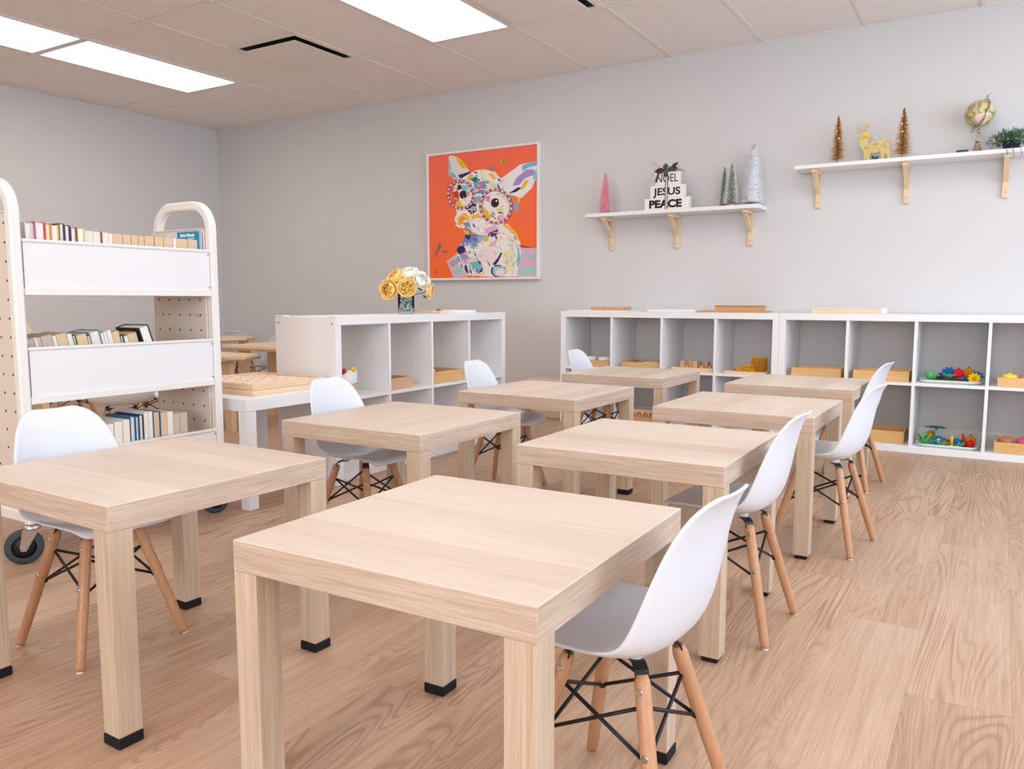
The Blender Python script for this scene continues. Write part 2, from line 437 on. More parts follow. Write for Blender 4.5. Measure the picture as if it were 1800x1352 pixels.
TB = [('T1', 5.5547, -4.4920, 0.0168, 'x', 'square light oak table in the front centre, nearest the camera'),
      ('L1', 4.6553, -4.4765, -0.0201, 'x', 'square light oak table at the left edge in front of the book cart'),
      ('L2', 4.6609, -3.5648, -0.0022, 'y', 'square light oak table before the white tray table, second in the left row'),
      ('L3', 4.6738, -2.6191, -0.0210, 'y', 'square light oak table third from the front in the left row'),
      ('L4', 4.6622, -1.6750, 0.0003, 'y', 'farthest square oak table of the left row, before the left wall shelf'),
      ('T2', 5.5079, -3.5410, 0.0114, 'x', 'square light oak table directly behind the nearest table, right row'),
      ('T3', 5.5337, -2.6376, -0.0031, 'y', 'square light oak table third from the front in the right row'),
      ('T4', 5.5183, -1.7101, -0.0086, 'y', 'farthest square oak table of the right row, before the right wall shelf')]
for k, x, y, a, g, lab in TB:
    table('square_table', lab, x, y, a, OAK_XB if g == 'x' else OAK_YB, (OAK_X, OAK_Y), OAK_Z, HT, .013 if k in ('T2', 'T3', 'T4') else .022, TG)
WTAB = table('square_table', 'white square table with stacked wooden trays beside the book cart', 3.483, -3.17, 0, WHITE, (WHITE, WHITE), WHITE, 0.453, 0, None)

# ------------------------------------------------------------------ shell chairs
PROF = [(-0.1594, 0.304, 0.112, 0.000), (-0.1546, 0.316, 0.126, 0.003), (-0.1344, 0.322, 0.138, 0.008), (-0.0864, 0.317, 0.147, 0.016), (-0.0288, 0.310, 0.152, 0.024), (0.0266, 0.306, 0.154, 0.031), (0.0664, 0.309, 0.153, 0.037), (0.0956, 0.324, 0.150, 0.040), (0.1150, 0.353, 0.147, 0.040), (0.1266, 0.394, 0.143, 0.037), (0.1354, 0.438, 0.137, 0.031), (0.1416, 0.480, 0.128, 0.023), (0.1487, 0.516, 0.116, 0.015), (0.1593, 0.546, 0.100, 0.009), (0.1708, 0.564, 0.078, 0.005), (0.1823, 0.573, 0.048, 0.003)]
def chair(label, loc, rz, group):
    t = thing('shell_chair', label, 'chair', loc, rz, group)
    bm = BM(); NT = 16; rows = []
    for i, (b, z, w, cu) in enumerate(PROF):
        z = z + .004 if z < .36 else z
        p0 = PROF[max(i - 1, 0)]; p1 = PROF[min(i + 1, len(PROF) - 1)]
        tx, tz = -(p1[0] - p0[0]), p1[1] - p0[1]; l = math.hypot(tx, tz); tx /= l; tz /= l
        nx, nz = tz, -tx                      # towards the sitter: up on the seat, forward on the back
        row = []
        for k in range(NT + 1):
            s = -1 + 2 * k / NT; q = abs(s) ** 2.6
            rnd = 0.016 * abs(s) ** 6 if i < 3 else 0.0
            row.append(bm.verts.new((-b + nx * cu * q - rnd, w * s * (1 - 0.0 * q), z + nz * cu * q)))
        rows.append(row)
    for a, b in zip(rows, rows[1:]):
        for k in range(NT):
            f = bm.faces.new((a[k], a[k + 1], b[k + 1], b[k])); f.smooth = True
    sh = obj('seat_shell', bm, PLASTIC, t)
    md = sh.modifiers.new('thickness', 'SOLIDIFY'); md.thickness = 0.0065; md.offset = 0
    sd = sh.modifiers.new('smooth', 'SUBSURF'); sd.levels = 1; sd.render_levels = 1
    joints = {}
    for sx in (-1, 1):
        for sy in (-1, 1):
            top = Vector((sx * .065, sy * .065, .286)); bot = Vector((sx * .135, sy * .135, .004)); d = (bot - top)
            bm = BM(); tube(bm, [top, top + d * .04, top + d * .5, top + d * .97, bot], [.0095, .0128, .0125, .0112, .0095], 14)
            lg = obj('leg', bm, BEECH, t)
            bm = BM(); lathe(bm, [(.006, 0), (.0085, .0005), (.0085, .006)], 12, (bot.x, bot.y, 0)); obj('glide', bm, mat('clear_glide', (222, 220, 216), 0.4), lg)
            out = Vector((sx, 0, 0)) if sx < 0 else Vector((sx, 0, 0))
            for fr in (.075, .385):
                p = top + d * fr
                for dirv in (Vector((0, sy, 0)),):
                    bm = BM(); tube(bm, [p + dirv * .010, p + dirv * .0142], [.0062, .0056], 12); tube(bm, [p + dirv * .0142, p + dirv * .0146], [.003, .003], 6)
                    obj('bolt', bm, CHROME, lg)
            joints[(sx, sy)] = (top + d * .17, top + d * .44)
            # steel bracket from the seat mount into the slot of the leg
            bm = BM(); ix, iy = sx * .040, sy * .040
            pts = [(ix, iy, .2975), (sx * .054, sy * .054, .2985), (sx * .0655, sy * .0655, .292), (sx * .0715, sy * .0715, .266), (sx * .0765, sy * .0765, .244)]
            u = Vector((sx, sy, 0)).normalized(); w = Vector((-u.y, u.x, 0))
            prev = None
            for p in pts:
                p = Vector(p); hw = .011
                ring = [bm.verts.new(p + w * hw + Vector((0, 0, .0015))), bm.verts.new(p - w * hw + Vector((0, 0, .0015))), bm.verts.new(p - w * hw - u * .002 - Vector((0, 0, .0015))), bm.verts.new(p + w * hw - u * .002 - Vector((0, 0, .0015)))]
                if prev:
                    for k in range(4): bm.faces.new((prev[k], prev[(k + 1) % 4], ring[(k + 1) % 4], ring[k]))
                else: bm.faces.new(ring)
                prev = ring
            bm.faces.new(prev)
            obj('bracket', bm, BLACK, t)
            bm = BM(); lathe(bm, [(.012, .299), (.013, .302), (.015, .318)], 16, (sx * .042, sy * .042, 0)); obj('seat_mount', bm, PLASTIC, t)
    ring = [(-1, -1), (1, -1), (1, 1), (-1, 1)]
    for i in range(4):
        a, b = ring[i], ring[(i + 1) % 4]
        for hi, lo in ((a, b), (b, a)):
            p, q = joints[hi][0] * 1.0, joints[lo][1] * 1.0
            p = Vector((p.x * .93, p.y * .93, p.z)); q = Vector((q.x * .93, q.y * .93, q.z))
            bm = BM(); tube(bm, [p, q], .0033, 8); ball(bm, p, .0075, sub=1); ball(bm, q, .0075, sub=1)
            obj('brace_rod', bm, BLACK, t)
    return t
CG = 'white shell chairs at the small square tables'
c0 = chair('white shell chair at the nearest table, front right', (6.085, -4.157, 0), PI - R(4.7), CG)
CH = [(6.003, -3.255, PI - R(2.3), 'white shell chair at the second table of the right row'),
      (6.085, -2.405, PI - R(7.7), 'white shell chair at the third table of the right row'),
      (5.996, -1.378, PI - R(7.5), 'white shell chair at the farthest table of the right row'),
      (4.695, -4.200, -R(1.5), 'white shell chair tucked under the left edge table, in front of the book cart'),
      (4.72, -3.25, R(0), 'white shell chair tucked under the table before the white tray table'),
      (4.70, -2.29, R(3), 'white shell chair tucked under the third table of the left row'),
      (4.73, -1.337, R(0), 'white shell chair tucked under the farthest table of the left row')]
for x, y, a, lab in CH: dup(c0, (x, y, 0), a, lab)
BGG = 'white shell chairs around the far oak tables'
for x, y, a, lab in ((2.72, -2.86, R(150), 'white shell chair seen from behind through the lower gap of the book cart'),
                     (2.02, -2.2, R(120), 'white shell chair whose wired legs show right of the books in the cart'),
                     (1.35, -2.35, R(-100), 'white shell chair far left behind the book cart, only legs in view'),
                     (1.655, -.90, PI - R(8), 'white shell chair seen from the side behind the far oak tables'),
                     (0.78, -0.45, R(120), 'white shell chair farthest back at the wall table'),
                     (2.66, -2.42, -R(60), 'white shell chair just right of the book cart post, by the near oak work table')):
    dup(c0, (x, y, 0), a, lab, BGG)

# far work tables with slanted legs
def work_table(label, pts, z, legs):
    cx = sum(p[0] for p in pts) / len(pts); cy = sum(p[1] for p in pts) / len(pts)
    t = thing('work_table', label, 'table', (cx, cy, 0), 0, 'oak work tables at the far left')
    bm = BM(); n = len(pts)
    top = [bm.verts.new((x - cx, y - cy, z)) for x, y in pts]
    mid = [bm.verts.new((x - cx, y - cy, z - .018)) for x, y in pts]
    low = [bm.verts.new(((x - cx) * .93, (y - cy) * .95, z - .034)) for x, y in pts]
    bm.faces.new(top); bm.faces.new(low[::-1])
    for A, B in ((top, mid), (mid, low)):
        for i in range(n): bm.faces.new((A[i], B[i], B[(i + 1) % n], A[(i + 1) % n]))
    obj('tabletop', bm, wood('far_oak', (246, 222, 188), (226, 194, 150), 0, fine=160, long=6, contrast=0.7), t)
    for x, y in legs:
        lx, ly = x - cx, y - cy; d = Vector((lx, ly, 0)); d = d.normalized() if d.length else d
        bm = BM(); a = .042; b = .028
        A = [bm.verts.new((lx * .93 + i * a, ly * .93 + j * .02, z - .04)) for i, j in ((-1, -1), (1, -1), (1, 1), (-1, 1))]
        B = [bm.verts.new((lx + i * b, ly + j * .018, 0)) for i, j in ((-1, -1), (1, -1), (1, 1), (-1, 1))]
        bm.faces.new(A); bm.faces.new(B[::-1])
        for i in range(4): bm.faces.new((A[i], B[i], B[(i + 1) % 4], A[(i + 1) % 4]))
        obj('leg', bm, wood('far_oak_leg', (246, 218, 182), (226, 188, 144), 2, fine=160, long=6, contrast=0.7), t)
work_table('oak work table nearest of the far tables, beside the book cart', [(1.55, -2.1), (2.45, -1.94), (2.51, -1.875), (2.37, -1.65), (1.55, -1.65)], .49, [(2.06, -1.66), (1.62, -2.02), (1.62, -1.72), (2.36, -1.88)])
work_table('oak work table between the other two far tables, partly behind the cube shelf', [(1.9, -1.56), (2.8, -1.56), (2.8, -1.15), (1.88, -1.10)], .53, [(2.7, -1.48), (2.7, -1.22), (2.0, -1.48), (2.0, -1.2)])
work_table('oak work table farthest back along the wall', [(.6, -1.15), (1.25, -1.2), (1.38, -.9), (1.2, -.64), (.6, -.84)], .54, [(.68, -1.08), (1.2, -1.12), (1.18, -.74), (.68, -.92)])
work_table('low oak work table behind the book cart at the left', [(.7, -3.25), (1.85, -3.25), (1.85, -2.62), (.7, -2.62)], .44, [(.8, -3.15), (1.75, -3.15), (1.75, -2.72), (.8, -2.72)])
# ------------------------------------------------------------------ cube shelves
def cube_shelf(label, loc, rz, guards=False):
    """4 x 2 open cube shelf; local x along its length, front at y = 0, depth towards +y"""
    t = thing('cube_shelf', label, 'shelf unit', loc, rz, 'white cube shelf units')
    Wd, Hh, D, O, I = 1.47, .77, .39, .038, .016; cw = .3355
    def p(name, *a, bev=.0012):
        bm = BM(); bx(bm, *a, bev=bev, seg=1); return obj(name, bm, WHITE_SHELF, t)
    p('side_panel', 0, O, 0, D, 0, Hh - O); p('side_panel', Wd - O, Wd, 0, D, 0, Hh - O)
    p('top_panel', 0, Wd, 0, D, Hh - O, Hh); p('bottom_panel', O, Wd - O, 0, D, 0, O)
    for k in range(3):
        x = O + cw * (k + 1) + I * k; p('divider', x, x + I, .001, D - .001, O, Hh - O, bev=.0008)
    for k in range(4):
        x = O + (cw + I) * k; p('shelf_board', x, x + cw, .001, D - .001, Hh / 2 - I / 2, Hh / 2 + I / 2, bev=.0008)
    if guards:
        for gx in (0, Wd):
            for gy in (0, D):
                bm = BM(); sx = 1 if gx == 0 else -1; sy = 1 if gy == 0 else -1
                a, b = sorted((gx - sx * .003, gx + sx * .05)); c, d = sorted((gy - sy * .003, gy + sy * .05))
                bx(bm, a, b, c, d, Hh, Hh + .004, bev=.0015, seg=2)
                obj('corner_guard', bm, mat('soft_guard', (243, 240, 234), .5), t)
        for gy in (.022, D - .022):
            bm = BM(); lathe(bm, [(.0045, -.0006), (.0045, .0004)], 12, (0, gy, .74), axis='X'); obj('screw_cap', bm, mat('screw_cap', (120, 116, 112), .5), t)
    return t
K1X, KY = 3.980, -0.400
cube_shelf('white cube shelf against the back wall below the left wall shelf', (K1X, KY, 0), 0)
cube_shelf('white cube shelf by the back wall, cut off at the right edge', (K1X + 1.471, KY, 0), 0)
K3X, K3Y = 3.990, -2.614
cube_shelf('white cube shelf standing out into the room with the flower vase on top', (K3X, K3Y, 0), PI / 2, guards=True)

# ------------------------------------------------------------------ book cart
CX0, CX1, CY0, CY1 = 3.600, 3.955, -3.985, -3.215       # outer box of the cart
cart = thing('book_cart', 'white steel book cart on casters with three trough shelves', 'book cart', ((CX0 + CX1) / 2, (CY0 + CY1) / 2, 0))
cx, cy = (CX0 + CX1) / 2, (CY0 + CY1) / 2
hx, hy = (CX1 - CX0) / 2, (CY1 - CY0) / 2
def hoop(y):
    bm = BM(); t = .034; r = .095; top = 1.232; w = hx - t / 2
    pts = [(-w, y, .13), (-w, y, .6), (-w, y, top - t / 2 - r)]
    for k in range(1, 15):
        a = R(180 - 90 * k / 14); pts.append((-w + r + r * math.cos(a), y, top - t / 2 - r + r * math.sin(a)))
    for k in range(0, 15):
        a = R(90 - 90 * k / 14); pts.append((w - r + r * math.cos(a), y, top - t / 2 - r + r * math.sin(a)))
    pts += [(w, y, .6), (w, y, .13)]
    # rectangular section swept along the hoop
    prev = None; P = [Vector(p) for p in pts]
    for i, p in enumerate(P):
        d = (P[min(i + 1, len(P) - 1)] - P[max(i - 1, 0)]).normalized(); n = Vector((d.z, 0, -d.x)); yv = Vector((0, 1, 0)); h = t / 2; g = .017
        sec = []
        for a, b in ((-h, -g + .006), (-h + .006, -g), (h - .006, -g), (h, -g + .006), (h, g - .006), (h - .006, g), (-h + .006, g), (-h, g - .006)): sec.append(bm.verts.new(p + n * a + yv * b))
        if prev:
            for k in range(8):
                bm.faces.new((prev[k], prev[(k + 1) % 8], sec[(k + 1) % 8], sec[k]))
        else: bm.faces.new(sec)
        prev = sec
    bm.faces.new(prev)
    return obj('end_hoop', bm, STEEL_WHITE, cart)
hoop(-hy + .017); hoop(hy - .017)
def perforated(y, xa0, xb0):
    """double-skin end panel with a grid of shelf-pin holes into its cavity"""
    z0, z1 = .16, 1.118; nc, nr = 5, 16; th = .004
    bm = BM(); cwid = (xb0 - xa0) / nc; chgt = (z1 - z0) / nr
    for side in (-th, th):
        for i in range(nc):
            for j in range(nr):
                xa = xa0 + i * cwid; za = z0 + j * chgt; mx, mz = xa + cwid / 2, za + chgt / 2
                hl = [bm.verts.new((mx + 0.0044 * math.cos(R(45 * k + 22.5)), y + side, mz + 0.0044 * math.sin(R(45 * k + 22.5)))) for k in range(8)]
                cv = [bm.verts.new((a, y + side, b)) for a, b in ((xa + cwid, za + chgt), (xa, za + chgt), (xa, za), (xa + cwid, za))]
                for q in range(4):
                    a0 = (q * 2) % 8
                    bm.faces.new((cv[q], hl[a0], hl[(a0 + 1) % 8])); bm.faces.new((cv[q], hl[(a0 + 1) % 8], hl[(a0 + 2) % 8], cv[(q + 1) % 4]))
    for a, b in ((xa0, xa0 + .0006), (xb0 - .0006, xb0)): bx(bm, a, b, y - th, y + th, z0, z1)
    p = obj('perforated_panel', bm, CREAM_STEEL, cart)
    bm = BM(); bx(bm, xa0 + .002, xb0 - .002, y - .0006, y + .0006, z0 + .001, z1 - .001); obj('core_sheet', bm, mat('panel_core', (70, 64, 60), .8), p)  # dark sheet added between the skins as shade inside the holes
perforated(-hy + .017, -hx + .034, hx - .034); perforated(hy - .040, -hx + .004, hx - .030)
for y in (-hy + .017, hy - .017):
    bm = BM(); bx(bm, -hx + .034, hx - .034, y - .012, y + .012, .13, .165, bev=.003, seg=1); obj('bottom_rail', bm, STEEL_WHITE, cart)
    bm = BM(); s_ = y if y < 0 else hy - .040; bx(bm, -hx + .034, hx - .034, s_ - .007, s_ + .007, 1.1182, 1.124, bev=.002, seg=1); obj('panel_top_edge', bm, CREAM_STEEL, cart)
TIER = [(.862, 1.040), (.515, .698), (.165, .343)]
ya, yb = -hy + .034, hy - .046
for z0, z1 in TIER:
    bm = BM(); bx(bm, -hx + .012, hx - .012, ya, yb, z0 + .004, z0 + .012); ye = hy - .0345; tr = obj('shelf_tray', bm, STEEL_WHITE, cart)
    for s in (1, -1):
        if s == -1: zt = z0 + .06
        else: zt = z1
        X = s * (hx - .004); Xi = s * (hx - .011)
        bm = BM(); a, b = sorted((X - s * .003, Xi)); bx(bm, a, b, ya + .004, (ye if s > 0 else yb) - .002, z0 + .022, zt - .010); obj('face_panel', bm, WHITE, tr)
        bm = BM(); a, b = sorted((X + s * .004, X - s * .016)); bx(bm, a, b, ya, ye if s > 0 else yb, zt - .010, zt, bev=.002, seg=1); obj('top_lip', bm, STEEL_WHITE, tr)
        bm = BM(); bx(bm, a, b, ya, ye if s > 0 else yb, z0, z0 + .023, bev=.002, seg=1); obj('bottom_lip', bm, STEEL_WHITE, tr)
        if s == 1:
            for zz in (z0 + .034, zt - .02):
                bm = BM(); lathe(bm, [(.003, 0), (.003, .004)], 10, (X - .0005, ye - .009, zz), axis='X'); obj('screw', bm, CHROME, tr)
for z in (.79, .735):
    for x in (-.115, .115):
        bm = BM(); tube(bm, [(x, hy - .044, z), (x, hy - .062, z)], .004, 8); 
        if z > .75: obj('shelf_pin', bm, CHROME, cart)
        else: bm.free()
def caster(x, y, swivel):
    bm = BM(); lathe(bm, [(.018, .112), (.026, .112), (.027, .118), (.020, .124), (.012, .13)], 18, (0, 0, 0))
    e = bpy.data.objects.new('caster', None); C.objects.link(e); e.parent = cart; e.location = (x, y, 0); e.rotation_euler = (0, 0, swivel); e.empty_display_size = .03
    obj('swivel_plate', bm, CHROME, e)
    bm = BM()
    for s in (-1, 1): prism(bm, [(-.026, .114), (.022, .114), (-.018, .044), (-.032, .044), (-.036, .056)], s * .017, s * .0195, 'XZ')
    obj('fork', bm, CHROME, e)
    bm = BM(); lathe(bm, [(.036, -.013), (.052, -.0135), (.056, -.009), (.056, .009), (.052, .0135), (.036, .013)], 28, (-.024, 0, .056), axis='Y', cap=False); obj('tire', bm, RUBBER, e)
    bm = BM(); lathe(bm, [(.006, -.0125), (.036, -.010), (.036, .010), (.006, .0125)], 24, (-.024, 0, .056), axis='Y'); obj('hub', bm, mat('wheel_hub', (28, 28, 30), .5), e)
    bm = BM(); tube(bm, [(-.024, -.0235, .056), (-.024, .0235, .056)], .005, 10); obj('axle', bm, CHROME, e)
caster(hx - .017, -hy + .017, R(60)); caster(hx - .017, hy - .017, R(75)); caster(-hx + .017, -hy + .017, R(30)); caster(-hx + .017, hy - .017, R(110))

# ------------------------------------------------------------------ books on the cart (fore-edges face the room)
ORD = ['first', 'second', 'third', 'fourth', 'fifth', 'sixth', 'seventh', 'eighth', 'ninth', 'tenth', 'eleventh', 'twelfth', 'thirteenth', 'fourteenth', 'fifteenth', 'sixteenth', 'seventeenth', 'eighteenth', 'nineteenth', 'twentieth', 'twenty-first']
def book(y0, y1, zb, h, xf, depth, cover, page, cname, label, group, lean=0.0, hard=True, pagein=.004):
    """upright book: spine away from the room, page block towards it; y0..y1 is its thickness"""
    t = thing('book', label, 'book', (xf, (y0 + y1) / 2, zb), 0, group)
    t.rotation_euler = (lean, 0, 0)
    w = (y1 - y0) / 2; c = min(.0028, w * .3) if hard else min(.0008, w * .2)
    bm = BM()
    bx(bm, -depth, 0, -w, -w + c, 0, h); bx(bm, -depth, 0, w - c, w, 0, h); bx(bm, -depth, -depth + c, -w + c, w - c, 0, h)
    obj('cover', bm, cover, t)
    bm = BM(); e = pagein if hard else .0005
    bx(bm, -depth + c + .0005, -e, -w + c + .0002, w - c - .0002, e * .6, h - e * .8)
    obj('pages', bm, page, t)
    return t
def cm(name, rgb, rough=.45): return mat('cover_' + name, rgb, rough)
T1 = [(-3.926, -3.906, 1.093, 'white', (232, 228, 226)), (-3.906, -3.897, 1.093, 'lilac', (196, 150, 190)), (-3.896, -3.864, 1.097, 'red', (214, 62, 50)), (-3.863, -3.845, 1.094, 'orange', (232, 128, 40)), (-3.844, -3.819, 1.092, 'yellow', (230, 190, 50)),
      (-3.818, -3.801, 1.098, 'dark grey', (60, 70, 72)), (-3.800, -3.782, 1.094, 'navy', (46, 52, 84)), (-3.780, -3.760, 1.089, 'dark red', (150, 60, 66)), (-3.757, -3.732, 1.088, 'lime', (206, 206, 120))]
for i, (a, b, zt, cn, rgb) in enumerate(T1):
    book(a, b, .875, zt - .875, 3.928, .16, cm(cn.replace(' ', '_'), rgb), mat('page_white', (244, 240, 236), .9), cn, '%s covered book, %s from the left on the top shelf of the book cart' % (cn, ORD[i]), 'books on the top shelf of the cart')
T1b = [(-3.730, -3.700, 1.081, 0), (-3.699, -3.674, 1.080, 0), (-3.673, -3.667, 1.081, 2), (-3.666, -3.645, 1.080, 0), (-3.644, -3.628, 1.077, 0), (-3.627, -3.592, 1.078, 1), (-3.591, -3.559, 1.078, 1), (-3.558, -3.532, 1.077, 1), (-3.531, -3.508, 1.077, 1), (-3.507, -3.469, 1.079, 1),
       (-3.467, -3.430, 1.078, 1), (-3.429, -3.391, 1.078, 1), (-3.390, -3.374, 1.076, 0), (-3.373, -3.326, 1.077, 1), (-3.325, -3.283, 1.077, 1)]
for i, (a, b, zt, kd) in enumerate(T1b):
    cn = ('cream', 'tan', 'crimson')[kd]; rgb = ((236, 222, 206), (196, 160, 128), (190, 50, 70))[kd]
    book(a, b, .875, zt - .875, 3.922, .13, cm(cn + '_paper', rgb, .7), (PAGE, PAGE_TAN, mat('page_red', (200, 70, 90), .8))[kd], cn, '%s paperback, %s of the short row right of the lime book, cart top shelf' % (cn, ORD[i]), 'paperbacks on the top shelf of the cart', hard=False)
# tall blue picture book with printed cover, thin white books beside it
bk = book(-3.2815, -3.2765, .875, .236, 3.925, .125, cm('blue', (0, 146, 196)), mat('page_white', (244, 240, 236), .9), 'blue', 'tall blue picture book with white title standing at the right end of the cart', 'books on the top shelf of the cart')
def text(s, size, m, parent, loc, rot, name='lettering', ext=.0002, bold=0.0, shear=0.0, sx=1.0, align='CENTER'):
    cu = bpy.data.curves.new(name, 'FONT'); cu.body = s; cu.size = size; cu.align_x = align; cu.align_y = 'CENTER'; cu.extrude = ext; cu.offset = bold; cu.shear = shear
    tmp = bpy.data.objects.new(name, cu); C.objects.link(tmp)
    dg = bpy.context.evaluated_depsgraph_get(); me = bpy.data.meshes.new_from_object(tmp.evaluated_get(dg))
    bpy.data.objects.remove(tmp)
    me.name = name; me.materials.clear(); me.materials.append(m)
    o = bpy.data.objects.new(name, me); C.objects.link(o); o.parent = parent; o.location = loc; o.rotation_euler = rot; o.scale = (sx, 1, 1)
    return o
PRINT_W = mat('print_white', (244, 246, 248), .6)
text('Sight Words', .0165, PRINT_W, bk, (-.064, -.0028, .2215), (R(90), 0, 0), 'title', bold=.0008)
bm = BM(); bx(bm, -.06, -.022, -.0027, -.0025, .2065, .211); obj('printed_band', bm, mat('print_pale', (196, 226, 226), .6), bk)
for i, (a, b, h, rgb, cn) in enumerate(((-3.2762, -3.2722, .233, (226, 230, 232), 'white'), (-3.2720, -3.2690, .232, (190, 200, 210), 'pale blue'), (-3.2688, -3.2640, .231, (236, 238, 240), 'glossy white'), (-3.2638, -3.2605, .228, (150, 176, 170), 'grey'))):
    book(a, b, .875, h, 3.925, .2, cm('thin_' + cn.replace(' ', '_'), rgb), mat('page_white', (244, 240, 236), .9), cn, 'thin %s picture book right of the tall blue one on the cart' % cn, 'books on the top shelf of the cart')
# middle shelf: leaning paperbacks
T2 = [(18, .200, 2, 'grey'), (9, .204, 0, 'white'), (8, .205, 1, 'tan'), (30, .207, 2, 'grey'), (10, .208, 0, 'bluish white'), (28, .212, 1, 'grey'), (14, .212, 0, 'white'), (9, .208, 4, 'green'), (30, .206, 1, 'tan'), (7, .202, 1, 'tan'), (32, .216, 5, 'blue'),
      (8, .212, 0, 'white'), (10, .216, 6, 'pale blue'), (14, .220, 0, 'white'), (22, .214, 1, 'tan'), (10, .2, 7, 'navy'), (12, .196, 0, 'cream'), (30, .204, 1, 'tan')]
y = -3.893; lean = R(17)
PC = {0: (236, 232, 228), 1: (206, 176, 148), 2: (190, 178, 168), 4: (40, 96, 60), 5: (96, 156, 184), 6: (160, 190, 206), 7: (40, 48, 76)}
for i, (w, h, kd, cn) in enumerate(T2):
    w *= .00122
    book(y, y + w - .0006, .530 + w * .5 * math.sin(lean * .75), h - .004, 3.915, .12, cm('mid_%d' % kd, PC[kd], .6), {0: PAGE, 1: PAGE_TAN, 2: PAGE_GREY}.get(kd, PAGE), cn, '%s paperback leaning left, %s from the left on the middle shelf of the cart' % (cn, ORD[i]), 'leaning books on the middle shelf of the cart', lean=lean * .75, hard=kd in (4, 5, 7))
    y += w * 1.03 / math.cos(lean * .75)
t = book(y + .022, y + .062, .538, .226, 3.93, .14, cm('mid_black', (34, 32, 34)), mat('page_white', (244, 240, 236), .9), 'black', 'thick black covered book leaning at the right end of the cart middle shelf', 'leaning books on the middle shelf of the cart', lean=R(18))
bm = BM(); bx(bm, -.10, -.03, -.0206, -.0201, .197, .214); obj('cover_print', bm, mat('gold_print', (190, 140, 60), .5), t)
# bottom shelf
T3 = [(-3.90, -3.86, .228, (200, 190, 180), 'grey', 2), (-3.858, -3.82, .232, (206, 200, 190), 'pale', 0), (-3.818, -3.79, .23, (190, 180, 170), 'beige', 1), (-3.788, -3.75, .23, (222, 216, 206), 'ivory', 0), (-3.748, -3.70, .23, (206, 196, 184), 'sand', 1), (-3.698, -3.665, .236, (224, 220, 210), 'cream', 0),
      (-3.663, -3.632, .240, (214, 206, 190), 'bone', 0), (-3.630, -3.604, .244, (232, 230, 226), 'white', 0), (-3.602, -3.581, .252, (0, 92, 140), 'deep blue', 0), (-3.580, -3.568, .25, (20, 130, 150), 'teal', 0), (-3.567, -3.549, .254, (24, 40, 96), 'navy', 0), (-3.547, -3.531, .262, (226, 228, 234), 'glossy white', 0), (-3.530, -3.512, .262, (214, 216, 232), 'pale lilac', 0),
      (-3.510, -3.480, .258, (20, 106, 140), 'petrol blue', 1), (-3.478, -3.452, .252, (226, 206, 190), 'peach', 1), (-3.451, -3.427, .252, (236, 232, 230), 'plain white', 0), (-3.426, -3.398, .242, (196, 180, 166), 'greige', 2), (-3.397, -3.364, .242, (186, 176, 166), 'taupe', 2)]
for i, (a, b, h, rgb, cn, pk) in enumerate(T3):
    book(a, b, .178, h, 3.928, .15, cm('low_' + cn.replace(' ', '_'), rgb, .4), (PAGE, PAGE_TAN, PAGE_GREY)[pk], cn, '%s covered book on the bottom shelf of the book cart' % cn, 'books on the bottom shelf of the cart', hard=i in (8, 9, 10, 13))
